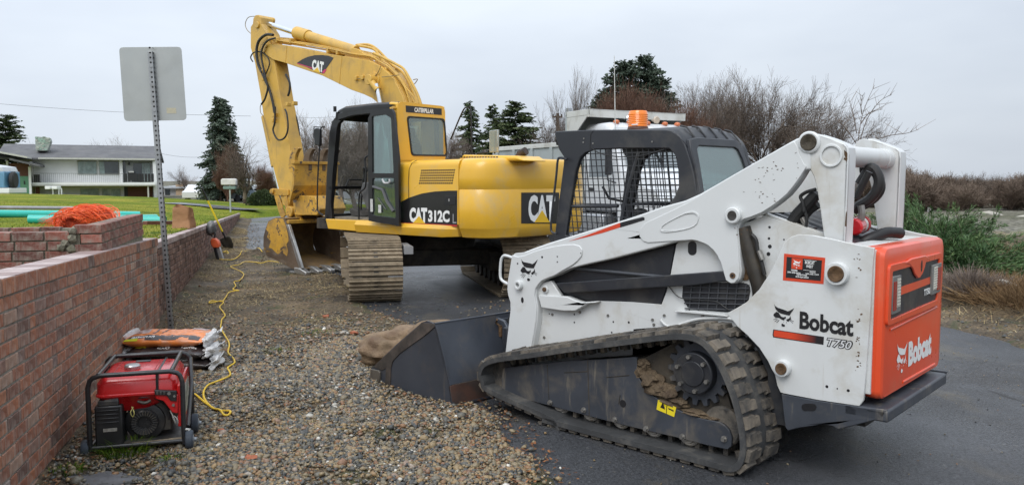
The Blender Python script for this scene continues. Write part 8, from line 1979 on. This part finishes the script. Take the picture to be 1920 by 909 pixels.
for px,t,d,k,wd,lb in ((1306,124,46,K2,.72,'bare tree with grey twigs just right of the big pine'),(1366,136,50,K3,.72,'spreading bare tree behind the loader cab roof'),(1430,128,46,K2,.78,'tall rounded bare tree in the middle of the row'),
                            (1494,146,46,K3,.72,'dark limbed bare tree above the loader arm'),(1556,184,42,K2,.75,'lowest bare tree of the row, behind the arm pivot')):
    bare_tree(px,400,t,d,lb,group=G1,key=('b',k['seed']),wide=wd,**k)
RT=dict(levels=4,spread=.5,ratio=.72,nb=3,seed=41,trunk=.25,r0=.012,up=.35,crook=.15,stems=4,rmin=.008)
for px,t,d,lb in ((1130,160,42,'reddish brown shrub thicket left of the amber beacon'),(1175,142,42,'reddish thicket right behind the dump truck bed'),(1222,150,42,'reddish thicket above the truck cab'),(1268,176,42,'reddish thicket at the right end below the pine')):
    bare_tree(px,400,t,d,lb,mt=BARKR,name='tall_shrub',group='reddish thickets before the pine',key='rt',wide=.85,**RT)
bare_tree(1076,400,112,46,'slender bare tree standing left of the antenna',wide=.6,levels=4,spread=.55,ratio=.66,nb=2,seed=51,trunk=.34,r0=.013,up=.45,crook=.12)
bare_tree(1028,400,196,50,'pale bare tree behind the utility pole',wide=.8,key=('b',38),**K3)
bare_tree(690,400,168,52,'thin bare tree top showing under the raised boom',wide=.5,key=('b',21),**K1)
for px,t,d,k,lb in ((640,205,40,K2,'bare tree filling the left of the cab windscreen'),(668,200,44,K3,'bare tree seen through the middle of the cab'),(700,205,42,K1,'bare tree behind the open cab door'),(838,225,50,K3,'bare tree between the cab and the handrail'),(600,250,60,K1,'pale bare tree top left of the cab mirror')):
    bare_tree(px,400,t,d,lb,mt=BARKP,key=('p',k['seed']),**k)
bare_tree(462,385,240,48,'bare cherry tree with a thick forked trunk left of the excavator stick',wide=.9,levels=4,spread=.75,ratio=.76,nb=2,seed=61,trunk=.2,r0=.034,up=.22,crook=.2)
bare_tree(425,385,262,55,'reddish bare shrub before the spruce',mt=BARKR,name='tall_shrub',key='rt',wide=.5,**RT);bare_tree(500,385,300,52,'reddish bare shrub behind the bucket cylinder',mt=BARKR,name='tall_shrub',key='rt',wide=.8,**RT)
for px,t,d,lb in ((355,305,85,'hazy bare tree between the white house and the spruce'),(335,318,95,'pale distant bare tree by the house gable'),(195,247,100,'pale bare tree top above the white house roof'),(175,256,100,'bare crown left of the other one above the roof'),(62,258,100,'faint bare tree left of the stone chimney'),(395,312,90,'reddish bare crown beside the spruce foot')):
    bare_tree(px,385,t,d,lb,mt=BARKP,key='pt',wide=1.0,levels=4,spread=.62,ratio=.74,nb=2,seed=71,trunk=.25,r0=.02,up=.3,crook=.2)
# sapling with long whips right of the upright
sx=dp(1604,338,15);se_=empty('sapling','young leafless sapling with long thin whips beside the white upright','sapling',(sx[0],15,0))
tr_=[];rg=random.Random(5)
for pts in ([(1600,380),(1606,300),(1612,240),(1622,200),(1640,160)],[(1608,280),(1625,225),(1650,190),(1672,178)],[(1606,250),(1600,215),(1592,188)],[(1614,232),(1630,212),(1655,205)],[(1640,262),(1670,254),(1700,250),(1722,243)],[(1604,320),(1625,280),(1640,262),(1652,255)],[(1606,270),(1585,240),(1570,228)],[(1616,215),(1614,195),(1618,178)]):
    P=spline([Vector(dp(x,y,15))-Vector((sx[0],15,0))for x,y in pts],4);MB().tube(P,[.010*(1-.75*i/len(P))for i in range(len(P))],5).build('whip',BARKP,se_)
    for i in range(3,len(P)-1,2):
        for _ in range(2):tr_.append((P[i][:],(P[i]+Vector((rg.gauss(.05,.12),rg.gauss(0,.1),rg.uniform(.05,.3))))[:],.005,.002))
link('twigs',seg_mesh('twigs',[q[0]for q in tr_],[q[1]for q in tr_],[q[2]for q in tr_],[q[3]for q in tr_],BARKP,np.random.rand(len(tr_))),se_)['kind']='stuff'
# brush line along the far side of the field (reads as one mass)
def merged(name,me,places,mt,label,cat):
    n=len(me.vertices);V=np.empty(n*3,np.float32);me.vertices.foreach_get('co',V);V=V.reshape(-1,3);fl=np.empty(len(me.loops),np.int32);me.loops.foreach_get('vertex_index',fl);k=len(me.polygons[0].vertices);F=fl.reshape(-1,k);rn=np.empty(len(me.polygons),np.float32);me.attributes['rnd'].data.foreach_get('value',rn)
    VV=[];FF=[];RR=[]
    for i,(x,y,z,a,s,sz,dr)in enumerate(places):
        c,s_=math.cos(a),math.sin(a);VV.append(np.stack([(V[:,0]*c-V[:,1]*s_)*s+x,(V[:,0]*s_+V[:,1]*c)*s+y,V[:,2]*sz+z],1));FF.append(F+i*n);RR.append(np.clip(rn*.7+dr,0,1))
    o=link(name,np_mesh(name,np.concatenate(VV),np.concatenate(FF),mt,np.concatenate(RR)));return tag(o,label,cat,kind='stuff')
big,small=grow(10.,levels=3,spread=.55,ratio=.75,nb=3,seed=81,trunk=.3,r0=.012,up=.3,crook=.2,stems=5,rmin=.02);L=big+small;bm_=seg_mesh('brush',[q[0]for q in L],[q[1]for q in L],[q[2]for q in L],[q[3]for q in L],None,np.random.rand(len(L)))
pl=[]
for i in range(64):
    px=random.uniform(1690,2150);d=random.uniform(34,46);X=ray(px,338)[0]/ray(px,338)[1]*d;h=(CAMH+(338-random.uniform(324,352))*d/1500)/10;pl.append((X,d,.25,random.uniform(0,6),h*1.35,h,random.uniform(0,.3)))
for i in range(16):d=random.uniform(40,60);px=random.uniform(1560,1700);X=ray(px,338)[0]/ray(px,338)[1]*d;h=.2+.1*random.random();pl.append((X,d,0,random.uniform(0,6),h*1.3,h,random.uniform(0,.3)))
merged('brush',bm_,pl,BRSH,'brown leafless brush massed along the far edge of the field','brush')
pl=[]
for i in range(40):d=random.uniform(70,110);px=random.uniform(560,1320);X=ray(px,338)[0]/ray(px,338)[1]*d;h=.42+.2*random.random();pl.append((X,d,0,random.uniform(0,6),h*1.3,h,random.uniform(0,.3)))
merged('far_brush',bm_,pl,BARKP,'pale leafless scrub far behind the excavator and the truck','brush')
for px,t,k in ((1800,322,K3),(1845,318,K2),(1880,322,K1),(1745,330,K2),(1915,324,K3)):bare_tree(px,400,t,38,{1800:'forked dark bare tree in the brush line, nearest its middle',1845:'widest bare tree of the brush line at the right',1880:'bare tree near the right end of the brush line',1745:'small bare tree above the white notice sign',1915:'bare tree cut by the right edge of the photo'}[px],key=('b',k['seed']),wide=1.1,**k)
# round evergreen hedge by the cherry tree
def leaf_mass(n,rx,ry,rz,mt,seed,size=(.03,.07),zc=.5,dirz=.3):
    rg=np.random.RandomState(seed);q=rg.normal(0,1,(n,3));q/=np.linalg.norm(q,axis=1,keepdims=True);r=rg.uniform(.72,1.0,(n,1));bump_=np.array([1+.18*mnoise.noise(Vector(v*2.2)+Vector((seed,0,0)))+.1*mnoise.noise(Vector(v*6))for v in q])[:,None]
    P=q*r*bump_*[rx,ry,rz];P[:,2]+=rz*zc;P=P[P[:,2]>-.02];q=q[:len(P)];n=len(P);D=P/np.array([rx,ry,rz])+rg.normal(0,.5,(n,3));D[:,2]+=dirz;D/=np.linalg.norm(D,axis=1,keepdims=True);W=np.cross(D,rg.normal(0,1,(n,3)));W/=np.linalg.norm(W,axis=1,keepdims=True);S=rg.uniform(size[0],size[1],(n,1))
    V=np.stack([P,P+D*S*.5+W*S*.3,P+D*S,P+D*S*.5-W*S*.3],1).reshape(-1,3);i=np.arange(n)[:,None]*4;F=np.concatenate([i+[0,1,2],i+[0,2,3]],0);return np_mesh('foliage',V,F,mt,np.tile(np.clip(rg.normal(.45,.2,n),0,1),2))
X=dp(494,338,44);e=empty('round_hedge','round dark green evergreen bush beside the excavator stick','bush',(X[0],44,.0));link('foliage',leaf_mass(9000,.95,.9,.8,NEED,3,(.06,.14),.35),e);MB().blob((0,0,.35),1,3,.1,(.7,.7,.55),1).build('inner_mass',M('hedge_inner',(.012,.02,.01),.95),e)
# spreading junipers on the bank
def juniper(px,d,r,h,label,seed,mt=JUN):
    rg=np.random.RandomState(seed);X=ray(px,338)[0]/ray(px,338)[1]*d;e=empty('juniper',label,'bush',(X,d,bank_z(X,d)if d<19 else .2),0,None);P=[];D=[];S=[];Rn=[];A=[];B=[]
    for k in range(230):
        a=rg.uniform(0,6.283);el=rg.uniform(.1,1.1);L=r*rg.uniform(.6,1.1);lean=.35;p=np.array([rg.normal(0,.2)*r,rg.normal(0,.2)*r,0.]);d_=np.array([math.cos(a)*math.cos(el)+lean,math.sin(a)*math.cos(el),math.sin(el)*h/r*1.3]);d_/=np.linalg.norm(d_);tone=rg.rand();n=14
        for i in range(n):
            u=i/n;c=p+d_*L*u-np.array([0,0,.25*h*u*u]);
            if i:A.append(c0);B.append(c)
            c0=c
            for _ in range(15):dd=d_+rg.normal(0,.42,3);P.append(c+rg.normal(0,.02+.035*(1-u),3));D.append(dd/np.linalg.norm(dd));S.append(rg.uniform(.05,.13));Rn.append(min(1,max(0,.2*tone+.35*rg.rand()+.4*u)))
    P,D,S=np.array(P),np.array(D),np.array(S)[:,None];P[:,2]=np.maximum(P[:,2],0);W=np.cross(D,rg.normal(0,1,P.shape));W/=np.linalg.norm(W,axis=1,keepdims=True);V=np.stack([P,P+D*S*.5+W*S*.08,P+D*S,P+D*S*.5-W*S*.08],1).reshape(-1,3);i=np.arange(len(P))[:,None]*4
    link('foliage',np_mesh('foliage',V,np.concatenate([i+[0,1,2],i+[0,2,3]],0),mt,np.tile(Rn,2)),e);link('stems',seg_mesh('stems',A,B,np.full(len(A),.006),np.full(len(A),.004),BARK,rg.rand(len(A))),e);return e
juniper(1748,14.5,1.35,.5,'dark green juniper directly behind the orange tailgate',1);juniper(1800,13.2,1.35,.42,'spreading juniper right of the tailgate, largest of the three',2);juniper(1725,18,1.7,.6,'farther juniper seen past the white upright foot',3)
def dry_bush(px,d,r,h,label,seed,mt=DRY,n=9000,zc=.4):
    X=ray(px,338)[0]/ray(px,338)[1]*d;rg=np.random.RandomState(seed);e=empty('dry_bush',label,'bush',(X,d,bank_z(X,d)));a=rg.uniform(0,6.283,n);q=rg.normal(0,.42,(n,1));P=np.concatenate([np.cos(a)[:,None]*q,np.sin(a)[:,None]*q,rg.rand(n,1)*.35],1)*[r,r,h];A=P;D=np.concatenate([P[:,:2]/r*1.1+rg.normal(0,.35,(n,2)),np.abs(rg.normal(.7,.3,(n,1)))],1);B=P+D*rg.uniform(.25,.75,(n,1))*h
    link('twigs',seg_mesh('twigs',A,B,np.full(n,.004),np.full(n,.0015),mt,rg.rand(n)),e)['kind']='stuff';return e
dry_bush(1890,10.6,.85,.30,'dense brown dry bush at the right edge',1);dry_bush(1960,9.8,.8,.32,'brown dry bush cut off by the right edge of the photo',2);dry_bush(1828,10.4,.4,.34,'pale grey dead clump left of the brown bush',3,BARKP,3500);dry_bush(1925,13.5,.7,.4,'golden dry weeds behind the brown bush at the edge',4,STRAW,4000)
c=gp(1772,530);grass_patch('grass_tuft',c,160,.12,.28,'bright green weed showing beside the orange tailgate','weed',z=.05,rn=(.5,.85),wd=.02)
